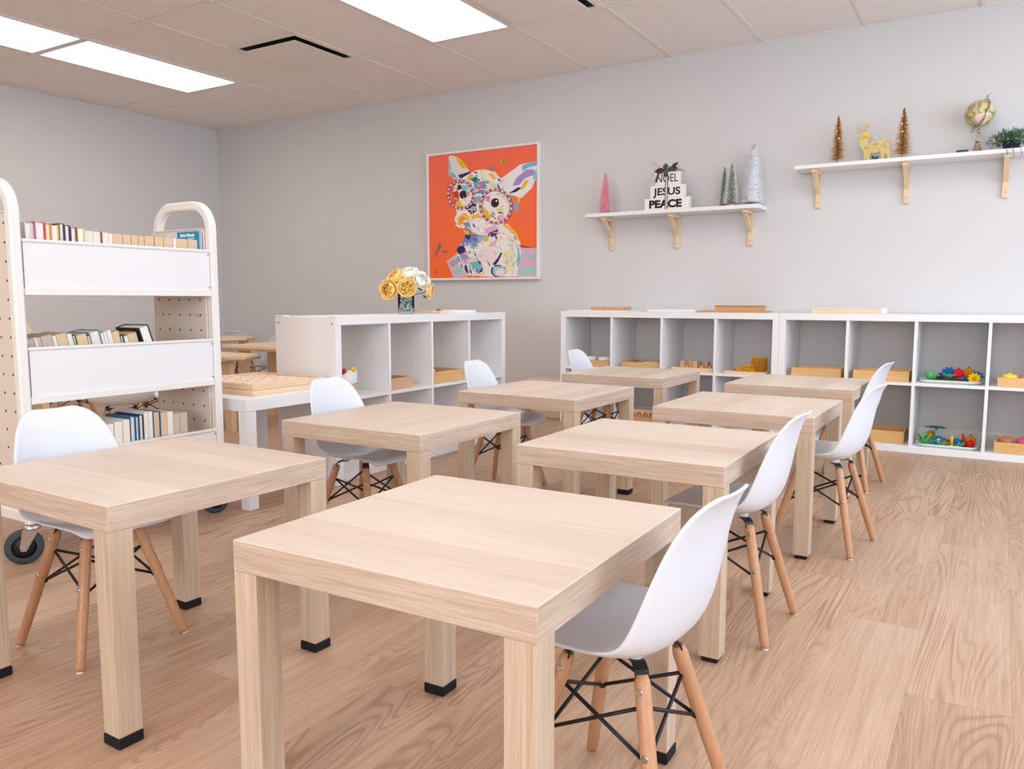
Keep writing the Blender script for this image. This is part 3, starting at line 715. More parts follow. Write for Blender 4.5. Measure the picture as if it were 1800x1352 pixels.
# ------------------------------------------------------------------ painting
PAINT=[((215,190,205),[(0.167,0.14),(0.267,0.194),(0.331,0.171),(0.372,0.008),(0.233,0.001)]),
((216,186,206),[(0.822,0.224),(0.999,0.22),(0.999,0.001),(0.821,0.003)]),
((150,205,200),[(0.919,0.154),(0.999,0.168),(0.999,0.142),(0.929,0.133)]),
((160,210,205),[(0.86,0.068),(0.999,0.077),(0.999,0.027),(0.86,0.017)]),
((240,170,190),[(0.89,0.113),(0.999,0.127),(0.999,0.095),(0.89,0.088)]),
((190,160,190),[(0.191,0.13),(0.278,0.163),(0.299,0.136),(0.223,0.085)]),
((170,200,205),[(0.234,0.059),(0.299,0.092),(0.33,0.057),(0.255,0.023)]),
((243,238,230),[(0.664,0.417),(0.744,0.413),(0.813,0.351),(0.852,0.273),(0.861,0.189),(0.841,0.089),(0.821,0.005),(0.58,0.006),(0.372,0.021),(0.288,0.102),(0.268,0.208),(0.322,0.293),(0.375,0.344),(0.521,0.338)]),
((245,192,40),[(0.694,0.424),(0.764,0.395),(0.823,0.342),(0.852,0.273),(0.832,0.287),(0.783,0.348),(0.704,0.398)]),
((120,195,200),[(0.813,0.283),(0.846,0.198),(0.856,0.139),(0.831,0.072),(0.817,0.115),(0.832,0.173)]),
((248,222,226),[(0.458,0.184),(0.519,0.122),(0.662,0.119),(0.612,0.231),(0.52,0.252)]),
((245,180,200),[(0.562,0.25),(0.653,0.307),(0.628,0.248),(0.572,0.241)]),
((240,232,190),[(0.683,0.195),(0.793,0.225),(0.812,0.14),(0.791,0.04),(0.732,0.032)]),
((235,225,205),[(0.724,0.346),(0.803,0.301),(0.812,0.241),(0.743,0.244)]),
((130,128,190),[(0.344,0.345),(0.417,0.351),(0.521,0.338),(0.5,0.287),(0.437,0.254),(0.374,0.257),(0.311,0.25),(0.322,0.293)]),
((45,42,95),[(0.349,0.349),(0.407,0.342),(0.385,0.304),(0.354,0.318)]),
((45,42,95),[(0.353,0.222),(0.349,0.207),(0.337,0.194),(0.32,0.188),(0.301,0.188),(0.284,0.196),(0.272,0.209),(0.268,0.225),(0.272,0.241),(0.284,0.253),(0.301,0.26),(0.32,0.259),(0.337,0.252),(0.349,0.238)]),
((165,148,205),[(0.3,0.193),(0.364,0.213),(0.395,0.143),(0.352,0.1),(0.31,0.127)]),
((245,215,190),[(0.352,0.144),(0.426,0.177),(0.457,0.124),(0.394,0.108)]),
((120,195,200),[(0.394,0.125),(0.478,0.132),(0.511,0.084),(0.488,0.036),(0.425,0.046)]),
((45,42,95),[(0.336,0.109),(0.36,0.104),(0.383,0.038),(0.353,0.034)]),
((45,42,95),[(0.477,0.045),(0.512,0.084),(0.515,0.053),(0.462,0.021)]),
((45,42,95),[(0.378,0.099),(0.394,0.099),(0.415,0.027),(0.394,0.031)]),
((90,185,180),[(0.273,0.181),(0.294,0.172),(0.301,0.119),(0.28,0.137)]),
((105,165,200),[(0.464,0.266),(0.46,0.251),(0.452,0.238),(0.439,0.232),(0.425,0.232),(0.413,0.24),(0.404,0.253),(0.401,0.269),(0.404,0.284),(0.413,0.297),(0.426,0.303),(0.44,0.303),(0.452,0.295),(0.461,0.282)]),
((150,190,215),[(0.459,0.332),(0.521,0.333),(0.505,0.287),(0.469,0.284)]),
((45,42,95),[(0.427,0.224),(0.458,0.171),(0.511,0.096),(0.504,0.084),(0.447,0.159)]),
((45,42,95),[(0.725,0.049),(0.718,0.028),(0.699,0.011),(0.672,0.002),(0.641,0.002),(0.613,0.012),(0.594,0.03),(0.588,0.052),(0.595,0.073),(0.614,0.09),(0.642,0.099),(0.672,0.098),(0.7,0.088),(0.718,0.071)]),
((150,205,220),[(0.72,0.048),(0.714,0.029),(0.698,0.015),(0.674,0.007),(0.648,0.007),(0.625,0.016),(0.609,0.031),(0.603,0.05),(0.609,0.068),(0.625,0.083),(0.649,0.091),(0.675,0.09),(0.698,0.081),(0.714,0.066)]),
((236,230,238),[(0.716,0.043),(0.712,0.026),(0.7,0.014),(0.683,0.007),(0.664,0.007),(0.647,0.014),(0.635,0.028),(0.631,0.044),(0.636,0.06),(0.648,0.073),(0.665,0.08),(0.683,0.08),(0.7,0.072),(0.712,0.059)]),
((45,42,95),[(0.601,0.103),(0.652,0.153),(0.675,0.191),(0.695,0.194),(0.678,0.161),(0.654,0.119),(0.63,0.096)]),
((228,226,226),[(0.194,0.976),(0.211,0.992),(0.275,0.973),(0.338,0.92),(0.39,0.855),(0.4,0.811),(0.358,0.779),(0.252,0.796),(0.198,0.835)]),
((245,192,40),[(0.266,0.97),(0.307,0.957),(0.38,0.877),(0.327,0.876),(0.285,0.924)]),
((120,195,200),[(0.199,0.87),(0.252,0.84),(0.284,0.795),(0.209,0.824)]),
((45,42,95),[(0.284,0.827),(0.401,0.847),(0.402,0.81),(0.305,0.799)]),
((150,200,215),[(0.195,0.974),(0.215,0.93),(0.22,0.869),(0.198,0.879)]),
((240,236,235),[(0.657,0.757),(0.727,0.793),(0.845,0.859),(0.923,0.873),(0.99,0.871),(0.998,0.821),(0.989,0.748),(0.951,0.676),(0.863,0.607),(0.766,0.639),(0.696,0.703)]),
((125,185,215),[(0.865,0.849),(0.923,0.873),(0.99,0.869),(0.995,0.844),(0.923,0.834),(0.869,0.814)]),
((165,148,205),[(0.786,0.705),(0.815,0.761),(0.903,0.821),(0.971,0.815),(0.966,0.774),(0.893,0.755),(0.845,0.709)]),
((140,205,205),[(0.966,0.799),(0.995,0.813),(0.989,0.748),(0.961,0.733)]),
((245,192,40),[(0.854,0.683),(0.893,0.738),(0.927,0.74),(0.903,0.696),(0.869,0.665)]),
((45,42,95),[(0.746,0.649),(0.835,0.693),(0.864,0.682),(0.815,0.656)]),
((172,160,166),[(0.844,0.546),(0.841,0.526),(0.832,0.511),(0.82,0.502),(0.807,0.503),(0.796,0.513),(0.788,0.529),(0.785,0.55),(0.788,0.569),(0.796,0.585),(0.808,0.593),(0.821,0.592),(0.833,0.583),(0.841,0.566)]),
((245,192,40),[(0.82,0.623),(0.854,0.608),(0.844,0.571),(0.829,0.585)]),
((243,238,230),[(0.39,0.829),(0.463,0.853),(0.535,0.851),(0.617,0.828),(0.677,0.772),(0.726,0.701),(0.775,0.613),(0.765,0.513),(0.715,0.431),(0.654,0.375),(0.562,0.336),(0.48,0.339),(0.407,0.368),(0.355,0.397),(0.28,0.409),(0.249,0.472),(0.271,0.532),(0.25,0.612),(0.229,0.701),(0.284,0.785)]),
((245,185,40),[(0.363,0.788),(0.4,0.828),(0.434,0.817),(0.4,0.774)]),
((245,192,40),[(0.566,0.815),(0.607,0.818),(0.635,0.775),(0.616,0.763)]),
((0,130,130),[(0.4,0.785),(0.463,0.814),(0.494,0.769),(0.452,0.745)]),
((242,236,205),[(0.484,0.838),(0.556,0.833),(0.566,0.781),(0.504,0.777)]),
((100,160,185),[(0.431,0.756),(0.504,0.76),(0.565,0.765),(0.577,0.737),(0.524,0.664),(0.451,0.667)]),
((90,150,180),[(0.565,0.704),(0.525,0.767),(0.55,0.766),(0.586,0.719)]),
((235,110,160),[(0.473,0.745),(0.509,0.752),(0.516,0.707),(0.483,0.691)]),
((232,234,188),[(0.535,0.744),(0.626,0.733),(0.671,0.688),(0.565,0.704)]),
((190,225,190),[(0.586,0.736),(0.646,0.723),(0.656,0.697),(0.606,0.709)]),
((240,215,215),[(0.666,0.688),(0.736,0.633),(0.755,0.564),(0.696,0.618)]),
((225,90,60),[(0.213,0.72),(0.272,0.725),(0.295,0.644),(0.282,0.575),(0.239,0.613)]),
((140,200,200),[(0.305,0.74),(0.389,0.742),(0.391,0.69),(0.336,0.684)]),
((32,26,38),[(0.372,0.666),(0.368,0.651),(0.357,0.641),(0.342,0.635),(0.325,0.636),(0.31,0.644),(0.299,0.656),(0.295,0.671),(0.299,0.685),(0.31,0.696),(0.326,0.701),(0.342,0.7),(0.358,0.692),(0.368,0.68)]),
((240,130,175),[(0.359,0.692),(0.391,0.69),(0.395,0.655),(0.363,0.652)]),
((245,192,40),[(0.266,0.62),(0.298,0.627),(0.333,0.564),(0.258,0.577)]),
((240,240,245),[(0.399,0.613),(0.395,0.604),(0.383,0.597),(0.367,0.593),(0.35,0.595),(0.333,0.6),(0.322,0.608),(0.318,0.619),(0.322,0.628),(0.334,0.635),(0.35,0.639),(0.368,0.637),(0.384,0.632),(0.395,0.623)]),
((32,26,38),[(0.284,0.768),(0.326,0.773),(0.315,0.713),(0.274,0.707)]),
((210,50,50),[(0.291,0.675),(0.289,0.663),(0.283,0.653),(0.274,0.647),(0.265,0.648),(0.256,0.654),(0.25,0.665),(0.248,0.678),(0.251,0.691),(0.257,0.701),(0.265,0.706),(0.275,0.705),(0.283,0.699),(0.289,0.688)]),
((32,26,38),[(0.356,0.554),(0.398,0.594),(0.451,0.591),(0.461,0.53),(0.408,0.505),(0.387,0.526)]),
((190,60,120),[(0.388,0.547),(0.419,0.559),(0.424,0.515),(0.398,0.506)]),
((245,192,40),[(0.281,0.505),(0.356,0.527),(0.393,0.482),(0.376,0.435),(0.302,0.415)]),
((240,150,70),[(0.281,0.475),(0.35,0.502),(0.339,0.441),(0.286,0.426)]),
((243,238,230),[(0.249,0.485),(0.281,0.532),(0.356,0.534),(0.292,0.496)]),
((245,192,40),[(0.408,0.499),(0.481,0.512),(0.522,0.458),(0.563,0.417),(0.481,0.43),(0.418,0.462)]),
((246,240,246),[(0.543,0.421),(0.537,0.399),(0.518,0.382),(0.49,0.373),(0.46,0.374),(0.432,0.386),(0.413,0.405),(0.406,0.427),(0.414,0.45),(0.433,0.467),(0.46,0.475),(0.491,0.474),(0.518,0.462),(0.537,0.443)]),
((150,140,190),[(0.334,0.441),(0.389,0.447),(0.409,0.375),(0.354,0.388)]),
((100,160,175),[(0.376,0.387),(0.407,0.377),(0.407,0.347),(0.381,0.357)]),
((245,192,40),[(0.328,0.389),(0.381,0.371),(0.386,0.343),(0.354,0.352)]),
((235,180,200),[(0.521,0.381),(0.644,0.418),(0.654,0.379),(0.562,0.344)]),
((245,192,40),[(0.502,0.579),(0.564,0.524),(0.604,0.488),(0.563,0.439),(0.51,0.489)]),
((240,130,175),[(0.534,0.637),(0.585,0.643),(0.579,0.59),(0.544,0.609)]),
((215,220,150),[(0.635,0.537),(0.707,0.567),(0.707,0.516),(0.655,0.509)]),
((250,245,240),[(0.673,0.582),(0.669,0.563),(0.656,0.548),(0.637,0.541),(0.616,0.542),(0.598,0.552),(0.585,0.568),(0.58,0.587),(0.585,0.606),(0.598,0.621),(0.617,0.628),(0.638,0.627),(0.656,0.617),(0.669,0.601)]),
((150,40,80),[(0.665,0.582),(0.662,0.567),(0.651,0.554),(0.635,0.548),(0.618,0.549),(0.603,0.557),(0.592,0.571),(0.589,0.587),(0.593,0.603),(0.603,0.615),(0.619,0.621),(0.636,0.62),(0.651,0.612),(0.662,0.598)]),
((32,26,38),[(0.66,0.582),(0.657,0.569),(0.648,0.558),(0.634,0.553),(0.619,0.553),(0.606,0.561),(0.597,0.572),(0.594,0.587),(0.597,0.6),(0.606,0.611),(0.62,0.617),(0.635,0.616),(0.648,0.608),(0.657,0.597)]),
((250,250,250),[(0.649,0.598),(0.649,0.594),(0.646,0.592),(0.643,0.591),(0.64,0.591),(0.636,0.592),(0.634,0.595),(0.633,0.599),(0.634,0.602),(0.636,0.604),(0.64,0.606),(0.643,0.605),(0.646,0.604),(0.649,0.601)]),
((80,150,200),[(0.604,0.522),(0.631,0.495),(0.614,0.469),(0.592,0.484)]),
((245,175,200),[(0.655,0.485),(0.707,0.492),(0.717,0.448),(0.644,0.441)]),
((62,56,122),[(0.562,0.349),(0.654,0.379),(0.661,0.349),(0.603,0.317),(0.562,0.329)]),
((215,195,110),[(0.57,0.31),(0.567,0.298),(0.559,0.289),(0.548,0.284),(0.535,0.284),(0.523,0.29),(0.515,0.3),(0.513,0.312),(0.516,0.324),(0.524,0.333),(0.535,0.338),(0.548,0.337),(0.56,0.332),(0.567,0.322)]),
((45,42,95),[(0.62,0.623),(0.656,0.614),(0.667,0.586),(0.656,0.604)]),
((243,238,230),[(0.367,0.413),(0.373,0.401),(0.392,0.388),(0.4,0.387),(0.396,0.397),(0.377,0.41)]),
((190,220,225),[(0.517,0.396),(0.523,0.386),(0.541,0.377),(0.548,0.378),(0.544,0.388),(0.526,0.396)]),
((245,205,90),[(0.276,0.762),(0.284,0.752),(0.305,0.745),(0.313,0.747),(0.307,0.757),(0.286,0.763)]),
((243,238,230),[(0.569,0.521),(0.568,0.511),(0.575,0.494),(0.581,0.491),(0.582,0.499),(0.575,0.516)]),
((70,66,120),[(0.652,0.731),(0.651,0.714),(0.664,0.686),(0.673,0.679),(0.675,0.694),(0.661,0.722)]),
((214,206,228),[(0.384,0.767),(0.394,0.756),(0.419,0.745),(0.428,0.745),(0.42,0.755),(0.395,0.766)]),
((243,238,230),[(0.732,0.507),(0.734,0.497),(0.745,0.484),(0.75,0.482),(0.75,0.49),(0.738,0.503)]),
((243,238,230),[(0.227,0.705),(0.242,0.7),(0.267,0.701),(0.274,0.706),(0.261,0.711),(0.236,0.709)]),
((160,206,208),[(0.453,0.766),(0.456,0.749),(0.471,0.721),(0.478,0.715),(0.477,0.729),(0.461,0.756)]),
((243,238,230),[(0.356,0.625),(0.37,0.611),(0.403,0.592),(0.414,0.589),(0.403,0.602),(0.37,0.621)]),
((214,206,228),[(0.415,0.556),(0.424,0.544),(0.447,0.527),(0.455,0.524),(0.447,0.534),(0.425,0.551)]),
((214,206,228),[(0.504,0.356),(0.515,0.35),(0.538,0.347),(0.545,0.349),(0.535,0.355),(0.512,0.358)]),
((70,66,120),[(0.754,0.637),(0.76,0.622),(0.776,0.597),(0.783,0.591),(0.779,0.604),(0.762,0.628)]),
((214,206,228),[(0.646,0.734),(0.66,0.727),(0.687,0.724),(0.694,0.727),(0.683,0.734),(0.656,0.737)]),
((214,206,228),[(0.322,0.501),(0.339,0.494),(0.371,0.488),(0.38,0.489),(0.367,0.495),(0.334,0.5)]),
((205,180,215),[(0.635,0.649),(0.655,0.645),(0.686,0.652),(0.694,0.658),(0.677,0.663),(0.645,0.656)]),
((70,66,120),[(0.506,0.663),(0.517,0.658),(0.535,0.659),(0.54,0.662),(0.531,0.668),(0.513,0.666)]),
((214,206,228),[(0.334,0.653),(0.338,0.636),(0.356,0.61),(0.366,0.605),(0.364,0.619),(0.345,0.645)]),
((245,205,90),[(0.587,0.503),(0.598,0.491),(0.623,0.481),(0.632,0.483),(0.624,0.493),(0.599,0.502)]),
((243,238,230),[(0.477,0.499),(0.492,0.493),(0.517,0.495),(0.523,0.501),(0.511,0.507),(0.486,0.504)]),
((243,238,230),[(0.614,0.435),(0.617,0.42),(0.636,0.402),(0.646,0.4),(0.644,0.412),(0.625,0.43)]),
((243,238,230),[(0.635,0.41),(0.647,0.405),(0.669,0.404),(0.675,0.407),(0.665,0.412),(0.643,0.412)]),
((246,190,205),[(0.531,0.676),(0.552,0.676),(0.585,0.683),(0.593,0.689),(0.576,0.69),(0.543,0.682)]),
((160,206,208),[(0.691,0.704),(0.698,0.694),(0.718,0.684),(0.725,0.684),(0.72,0.694),(0.7,0.703)]),
((243,238,230),[(0.288,0.79),(0.293,0.772),(0.313,0.743),(0.322,0.736),(0.319,0.752),(0.299,0.78)]),
((240,232,196),[(0.434,0.69),(0.45,0.684),(0.478,0.686),(0.485,0.691),(0.472,0.697),(0.444,0.695)]),
((246,190,205),[(0.243,0.648),(0.252,0.639),(0.274,0.632),(0.281,0.633),(0.274,0.642),(0.252,0.648)]),
((250,246,244),[(0.519,0.836),(0.532,0.824),(0.56,0.81),(0.57,0.81),(0.56,0.82),(0.531,0.834)]),
((236,222,226),[(0.408,0.569),(0.422,0.56),(0.453,0.553),(0.462,0.554),(0.45,0.563),(0.42,0.569)]),
((245,205,90),[(0.578,0.822),(0.586,0.811),(0.609,0.798),(0.617,0.798),(0.611,0.808),(0.588,0.82)]),
((205,180,215),[(0.487,0.548),(0.498,0.538),(0.524,0.529),(0.533,0.531),(0.524,0.54),(0.498,0.548)]),
((160,206,208),[(0.489,0.85),(0.495,0.84),(0.512,0.829),(0.519,0.828),(0.514,0.836),(0.497,0.847)]),
((190,220,225),[(0.375,0.766),(0.372,0.758),(0.376,0.744),(0.381,0.741),(0.384,0.748),(0.379,0.761)]),
((245,205,90),[(0.725,0.636),(0.728,0.624),(0.741,0.604),(0.747,0.6),(0.745,0.61),(0.732,0.629)]),
((205,180,215),[(0.466,0.78),(0.467,0.769),(0.479,0.752),(0.487,0.748),(0.487,0.758),(0.474,0.775)]),
((243,238,230),[(0.259,0.779),(0.28,0.78),(0.314,0.789),(0.323,0.794),(0.305,0.793),(0.271,0.784)]),
((190,220,225),[(0.402,0.616),(0.406,0.605),(0.421,0.597),(0.429,0.598),(0.427,0.608),(0.411,0.616)]),
((214,206,228),[(0.662,0.745),(0.681,0.741),(0.711,0.748),(0.718,0.755),(0.702,0.759),(0.672,0.751)]),
((70,66,120),[(0.617,0.466),(0.633,0.458),(0.664,0.456),(0.673,0.46),(0.66,0.468),(0.628,0.469)]),
((160,206,208),[(0.467,0.57),(0.478,0.561),(0.5,0.55),(0.508,0.549),(0.5,0.557),(0.477,0.567)]),
((250,246,244),[(0.481,0.391),(0.485,0.377),(0.506,0.359),(0.516,0.357),(0.513,0.37),(0.492,0.387)]),
((246,190,205),[(0.303,0.801),(0.314,0.787),(0.344,0.772),(0.355,0.772),(0.346,0.785),(0.316,0.799)]),
((240,232,196),[(0.295,0.444),(0.308,0.429),(0.341,0.411),(0.353,0.41),(0.343,0.424),(0.309,0.441)]),
((236,222,226),[(0.405,0.649),(0.418,0.637),(0.446,0.619),(0.456,0.616),(0.446,0.627),(0.417,0.645)]),
((190,220,225),[(0.528,0.365),(0.528,0.351),(0.542,0.332),(0.55,0.328),(0.551,0.34),(0.537,0.359)]),
((240,232,196),[(0.243,0.715),(0.254,0.71),(0.272,0.713),(0.276,0.718),(0.266,0.724),(0.248,0.72)]),
((243,238,230),[(0.748,0.605),(0.752,0.594),(0.769,0.579),(0.777,0.578),(0.774,0.588),(0.757,0.602)]),
((250,246,244),[(0.454,0.803),(0.466,0.79),(0.493,0.777),(0.503,0.778),(0.494,0.789),(0.466,0.801)]),
((190,220,225),[(0.564,0.746),(0.577,0.741),(0.598,0.744),(0.603,0.749),(0.592,0.754),(0.571,0.75)]),
((245,205,90),[(0.563,0.77),(0.568,0.757),(0.586,0.739),(0.593,0.736),(0.589,0.747),(0.572,0.765)]),
((190,220,225),[(0.293,0.548),(0.315,0.545),(0.351,0.55),(0.361,0.555),(0.343,0.558),(0.306,0.552)]),
((245,205,90),[(0.297,0.601),(0.308,0.587),(0.336,0.571),(0.347,0.57),(0.338,0.582),(0.31,0.597)]),
((250,246,244),[(0.32,0.451),(0.34,0.447),(0.373,0.453),(0.381,0.458),(0.365,0.462),(0.331,0.456)]),
((243,238,230),[(0.696,0.555),(0.696,0.544),(0.705,0.527),(0.711,0.524),(0.712,0.533),(0.703,0.549)]),
((160,206,208),[(0.53,0.646),(0.531,0.63),(0.544,0.606),(0.551,0.6),(0.551,0.613),(0.538,0.637)]),
((245,205,90),[(0.244,0.465),(0.259,0.45),(0.291,0.429),(0.301,0.425),(0.29,0.438),(0.258,0.458)]),
((205,180,215),[(0.687,0.697),(0.689,0.687),(0.701,0.674),(0.708,0.672),(0.706,0.68),(0.694,0.694)]),
((240,232,196),[(0.566,0.71),(0.574,0.701),(0.594,0.696),(0.6,0.699),(0.594,0.708),(0.574,0.712)]),
((245,205,90),[(0.472,0.41),(0.469,0.396),(0.476,0.372),(0.483,0.367),(0.487,0.378),(0.479,0.402)]),
((236,222,226),[(0.369,0.737),(0.374,0.723),(0.391,0.701),(0.398,0.696),(0.395,0.708),(0.377,0.73)]),
((250,246,244),[(0.636,0.492),(0.634,0.478),(0.645,0.455),(0.654,0.451),(0.657,0.463),(0.645,0.485)]),
((190,220,225),[(0.509,0.797),(0.522,0.783),(0.55,0.761),(0.56,0.757),(0.549,0.769),(0.521,0.79)]),
((250,246,244),[(0.53,0.759),(0.54,0.756),(0.556,0.756),(0.561,0.758),(0.553,0.761),(0.536,0.761)]),
((246,190,205),[(0.468,0.456),(0.477,0.449),(0.495,0.45),(0.499,0.455),(0.491,0.461),(0.474,0.46)]),
((243,238,230),[(0.397,0.466),(0.416,0.461),(0.449,0.463),(0.458,0.466),(0.442,0.47),(0.409,0.469)]),
((236,222,226),[(0.675,0.546),(0.681,0.535),(0.7,0.522),(0.708,0.521),(0.703,0.531),(0.684,0.543)]),
((243,238,230),[(0.366,0.547),(0.386,0.543),(0.422,0.545),(0.431,0.549),(0.414,0.554),(0.379,0.551)]),
((250,246,244),[(0.323,0.52),(0.334,0.519),(0.354,0.522),(0.359,0.524),(0.349,0.526),(0.329,0.523)]),
((243,238,230),[(0.487,0.704),(0.505,0.696),(0.539,0.689),(0.549,0.69),(0.535,0.698),(0.5,0.704)]),
((243,238,230),[(0.477,0.521),(0.486,0.513),(0.502,0.514),(0.507,0.519),(0.499,0.526),(0.483,0.525)]),
((70,66,120),[(0.477,0.712),(0.478,0.701),(0.486,0.682),(0.491,0.677),(0.491,0.687),(0.482,0.705)]),
((214,206,228),[(0.412,0.66),(0.416,0.649),(0.433,0.636),(0.441,0.636),(0.439,0.646),(0.421,0.658)]),
((243,238,230),[(0.421,0.825),(0.429,0.815),(0.449,0.8),(0.456,0.797),(0.45,0.806),(0.43,0.821)]),
((250,246,244),[(0.298,0.554),(0.295,0.542),(0.303,0.523),(0.31,0.519),(0.314,0.529),(0.305,0.548)]),
((205,180,215),[(0.436,0.714),(0.451,0.702),(0.483,0.69),(0.493,0.69),(0.481,0.7),(0.449,0.712)]),
((205,180,215),[(0.528,0.635),(0.532,0.624),(0.548,0.614),(0.556,0.614),(0.553,0.623),(0.537,0.633)]),
((205,180,215),[(0.228,0.723),(0.248,0.719),(0.281,0.724),(0.288,0.73),(0.271,0.735),(0.239,0.729)]),
((70,66,120),[(0.653,0.772),(0.656,0.76),(0.672,0.748),(0.68,0.748),(0.678,0.758),(0.662,0.77)]),
((243,238,230),[(0.443,0.558),(0.44,0.549),(0.446,0.535),(0.451,0.532),(0.454,0.539),(0.448,0.553)]),
((205,180,215),[(0.427,0.596),(0.441,0.589),(0.467,0.589),(0.474,0.594),(0.462,0.6),(0.436,0.6)]),
((236,222,226),[(0.235,0.736),(0.254,0.735),(0.283,0.744),(0.289,0.75),(0.273,0.751),(0.244,0.742)]),
((70,66,120),[(0.39,0.699),(0.404,0.686),(0.436,0.67),(0.446,0.669),(0.435,0.68),(0.403,0.696)]),
((243,238,230),[(0.62,0.833),(0.622,0.817),(0.637,0.79),(0.645,0.784),(0.644,0.798),(0.629,0.824)]),
((245,205,90),[(0.269,0.484),(0.273,0.473),(0.291,0.461),(0.299,0.461),(0.297,0.471),(0.279,0.482)]),
((70,66,120),[(0.652,0.509),(0.667,0.5),(0.697,0.497),(0.706,0.5),(0.693,0.508),(0.663,0.511)]),
((245,205,90),[(0.501,0.536),(0.511,0.532),(0.529,0.529),(0.534,0.53),(0.526,0.534),(0.508,0.537)]),
((205,180,215),[(0.259,0.588),(0.269,0.578),(0.292,0.564),(0.3,0.562),(0.292,0.571),(0.268,0.585)]),
((236,222,226),[(0.252,0.423),(0.266,0.419),(0.287,0.425),(0.291,0.431),(0.279,0.435),(0.258,0.429)]),
((205,180,215),[(0.506,0.798),(0.505,0.788),(0.512,0.771),(0.517,0.767),(0.518,0.775),(0.511,0.792)]),
((236,222,226),[(0.673,0.46),(0.688,0.45),(0.718,0.442),(0.728,0.445),(0.716,0.454),(0.685,0.461)]),
((240,232,196),[(0.404,0.439),(0.411,0.426),(0.43,0.404),(0.437,0.4),(0.431,0.411),(0.413,0.432)]),
((250,246,244),[(0.538,0.836),(0.542,0.824),(0.556,0.805),(0.563,0.801),(0.56,0.811),(0.545,0.83)]),
((205,180,215),[(0.274,0.614),(0.288,0.611),(0.314,0.613),(0.321,0.615),(0.308,0.618),(0.283,0.616)]),
((160,206,208),[(0.407,0.568),(0.406,0.552),(0.416,0.524),(0.423,0.517),(0.425,0.531),(0.414,0.559)]),
((240,232,196),[(0.408,0.473),(0.421,0.465),(0.448,0.458),(0.457,0.46),(0.446,0.468),(0.419,0.474)]),
((236,222,226),[(0.382,0.473),(0.401,0.464),(0.437,0.459),(0.448,0.462),(0.432,0.471),(0.396,0.475)]),
((214,206,228),[(0.44,0.392),(0.454,0.387),(0.481,0.384),(0.489,0.386),(0.477,0.391),(0.45,0.393)]),
((70,66,120),[(0.438,0.833),(0.448,0.826),(0.465,0.828),(0.468,0.833),(0.46,0.84),(0.444,0.838)]),
((214,206,228),[(0.366,0.762),(0.379,0.749),(0.408,0.734),(0.419,0.733),(0.41,0.746),(0.379,0.76)]),
((190,220,225),[(0.486,0.428),(0.49,0.419),(0.504,0.407),(0.51,0.405),(0.507,0.413),(0.493,0.425)]),
((70,66,120),[(0.502,0.628),(0.509,0.619),(0.528,0.609),(0.535,0.608),(0.529,0.616),(0.51,0.626)]),
((70,66,120),[(0.423,0.434),(0.423,0.421),(0.436,0.402),(0.444,0.399),(0.446,0.41),(0.432,0.429)]),
((240,232,196),[(0.604,0.83),(0.615,0.819),(0.64,0.807),(0.649,0.806),(0.641,0.816),(0.615,0.828)]),
((245,205,90),[(0.389,0.499),(0.396,0.492),(0.413,0.485),(0.418,0.485),(0.413,0.491),(0.396,0.498)]),
((160,206,208),[(0.515,0.608),(0.512,0.596),(0.52,0.577),(0.526,0.573),(0.53,0.582),(0.522,0.602)]),
((160,206,208),[(0.403,0.637),(0.421,0.626),(0.459,0.62),(0.47,0.623),(0.455,0.633),(0.417,0.639)]),
((246,190,205),[(0.583,0.835),(0.583,0.823),(0.592,0.803),(0.598,0.798),(0.599,0.809),(0.589,0.829)]),
((243,238,230),[(0.371,0.705),(0.372,0.696),(0.384,0.684),(0.39,0.682),(0.39,0.691),(0.378,0.703)]),
((236,222,226),[(0.384,0.447),(0.398,0.445),(0.418,0.45),(0.423,0.456),(0.411,0.458),(0.391,0.452)]),
((246,190,205),[(0.535,0.721),(0.537,0.711),(0.55,0.698),(0.558,0.698),(0.557,0.707),(0.543,0.719)]),
((243,238,230),[(0.71,0.705),(0.708,0.694),(0.717,0.679),(0.724,0.676),(0.727,0.685),(0.718,0.7)]),
((250,246,244),[(0.553,0.728),(0.561,0.718),(0.58,0.712),(0.587,0.714),(0.581,0.723),(0.562,0.729)]),
((243,238,230),[(0.311,0.759),(0.31,0.75),(0.317,0.735),(0.322,0.731),(0.324,0.739),(0.317,0.754)]),
((246,190,205),[(0.452,0.749),(0.463,0.739),(0.485,0.725),(0.493,0.723),(0.485,0.732),(0.462,0.745)]),
((246,190,205),[(0.491,0.508),(0.507,0.505),(0.535,0.507),(0.542,0.511),(0.529,0.514),(0.501,0.511)]),
((246,190,205),[(0.644,0.417),(0.657,0.406),(0.685,0.39),(0.694,0.388),(0.683,0.398),(0.656,0.413)]),
((245,205,90),[(0.425,0.368),(0.431,0.358),(0.449,0.348),(0.456,0.348),(0.451,0.357),(0.433,0.366)]),
((205,180,215),[(0.43,0.577),(0.426,0.563),(0.436,0.539),(0.445,0.533),(0.449,0.546),(0.438,0.57)]),
((190,220,225),[(0.73,0.593),(0.751,0.591),(0.787,0.595),(0.796,0.598),(0.779,0.601),(0.743,0.596)]),
((214,206,228),[(0.675,0.63),(0.689,0.627),(0.714,0.63),(0.72,0.633),(0.708,0.636),(0.684,0.633)]),
((70,66,120),[(0.555,0.139),(0.559,0.121),(0.577,0.092),(0.586,0.086),(0.583,0.101),(0.564,0.129)]),
((236,222,226),[(0.573,0.349),(0.576,0.339),(0.588,0.323),(0.595,0.32),(0.593,0.329),(0.579,0.345)]),
((160,206,208),[(0.773,0.26),(0.774,0.249),(0.782,0.23),(0.788,0.226),(0.789,0.236),(0.779,0.254)]),
((214,206,228),[(0.501,0.108),(0.504,0.094),(0.516,0.069),(0.522,0.063),(0.52,0.076),(0.507,0.1)]),
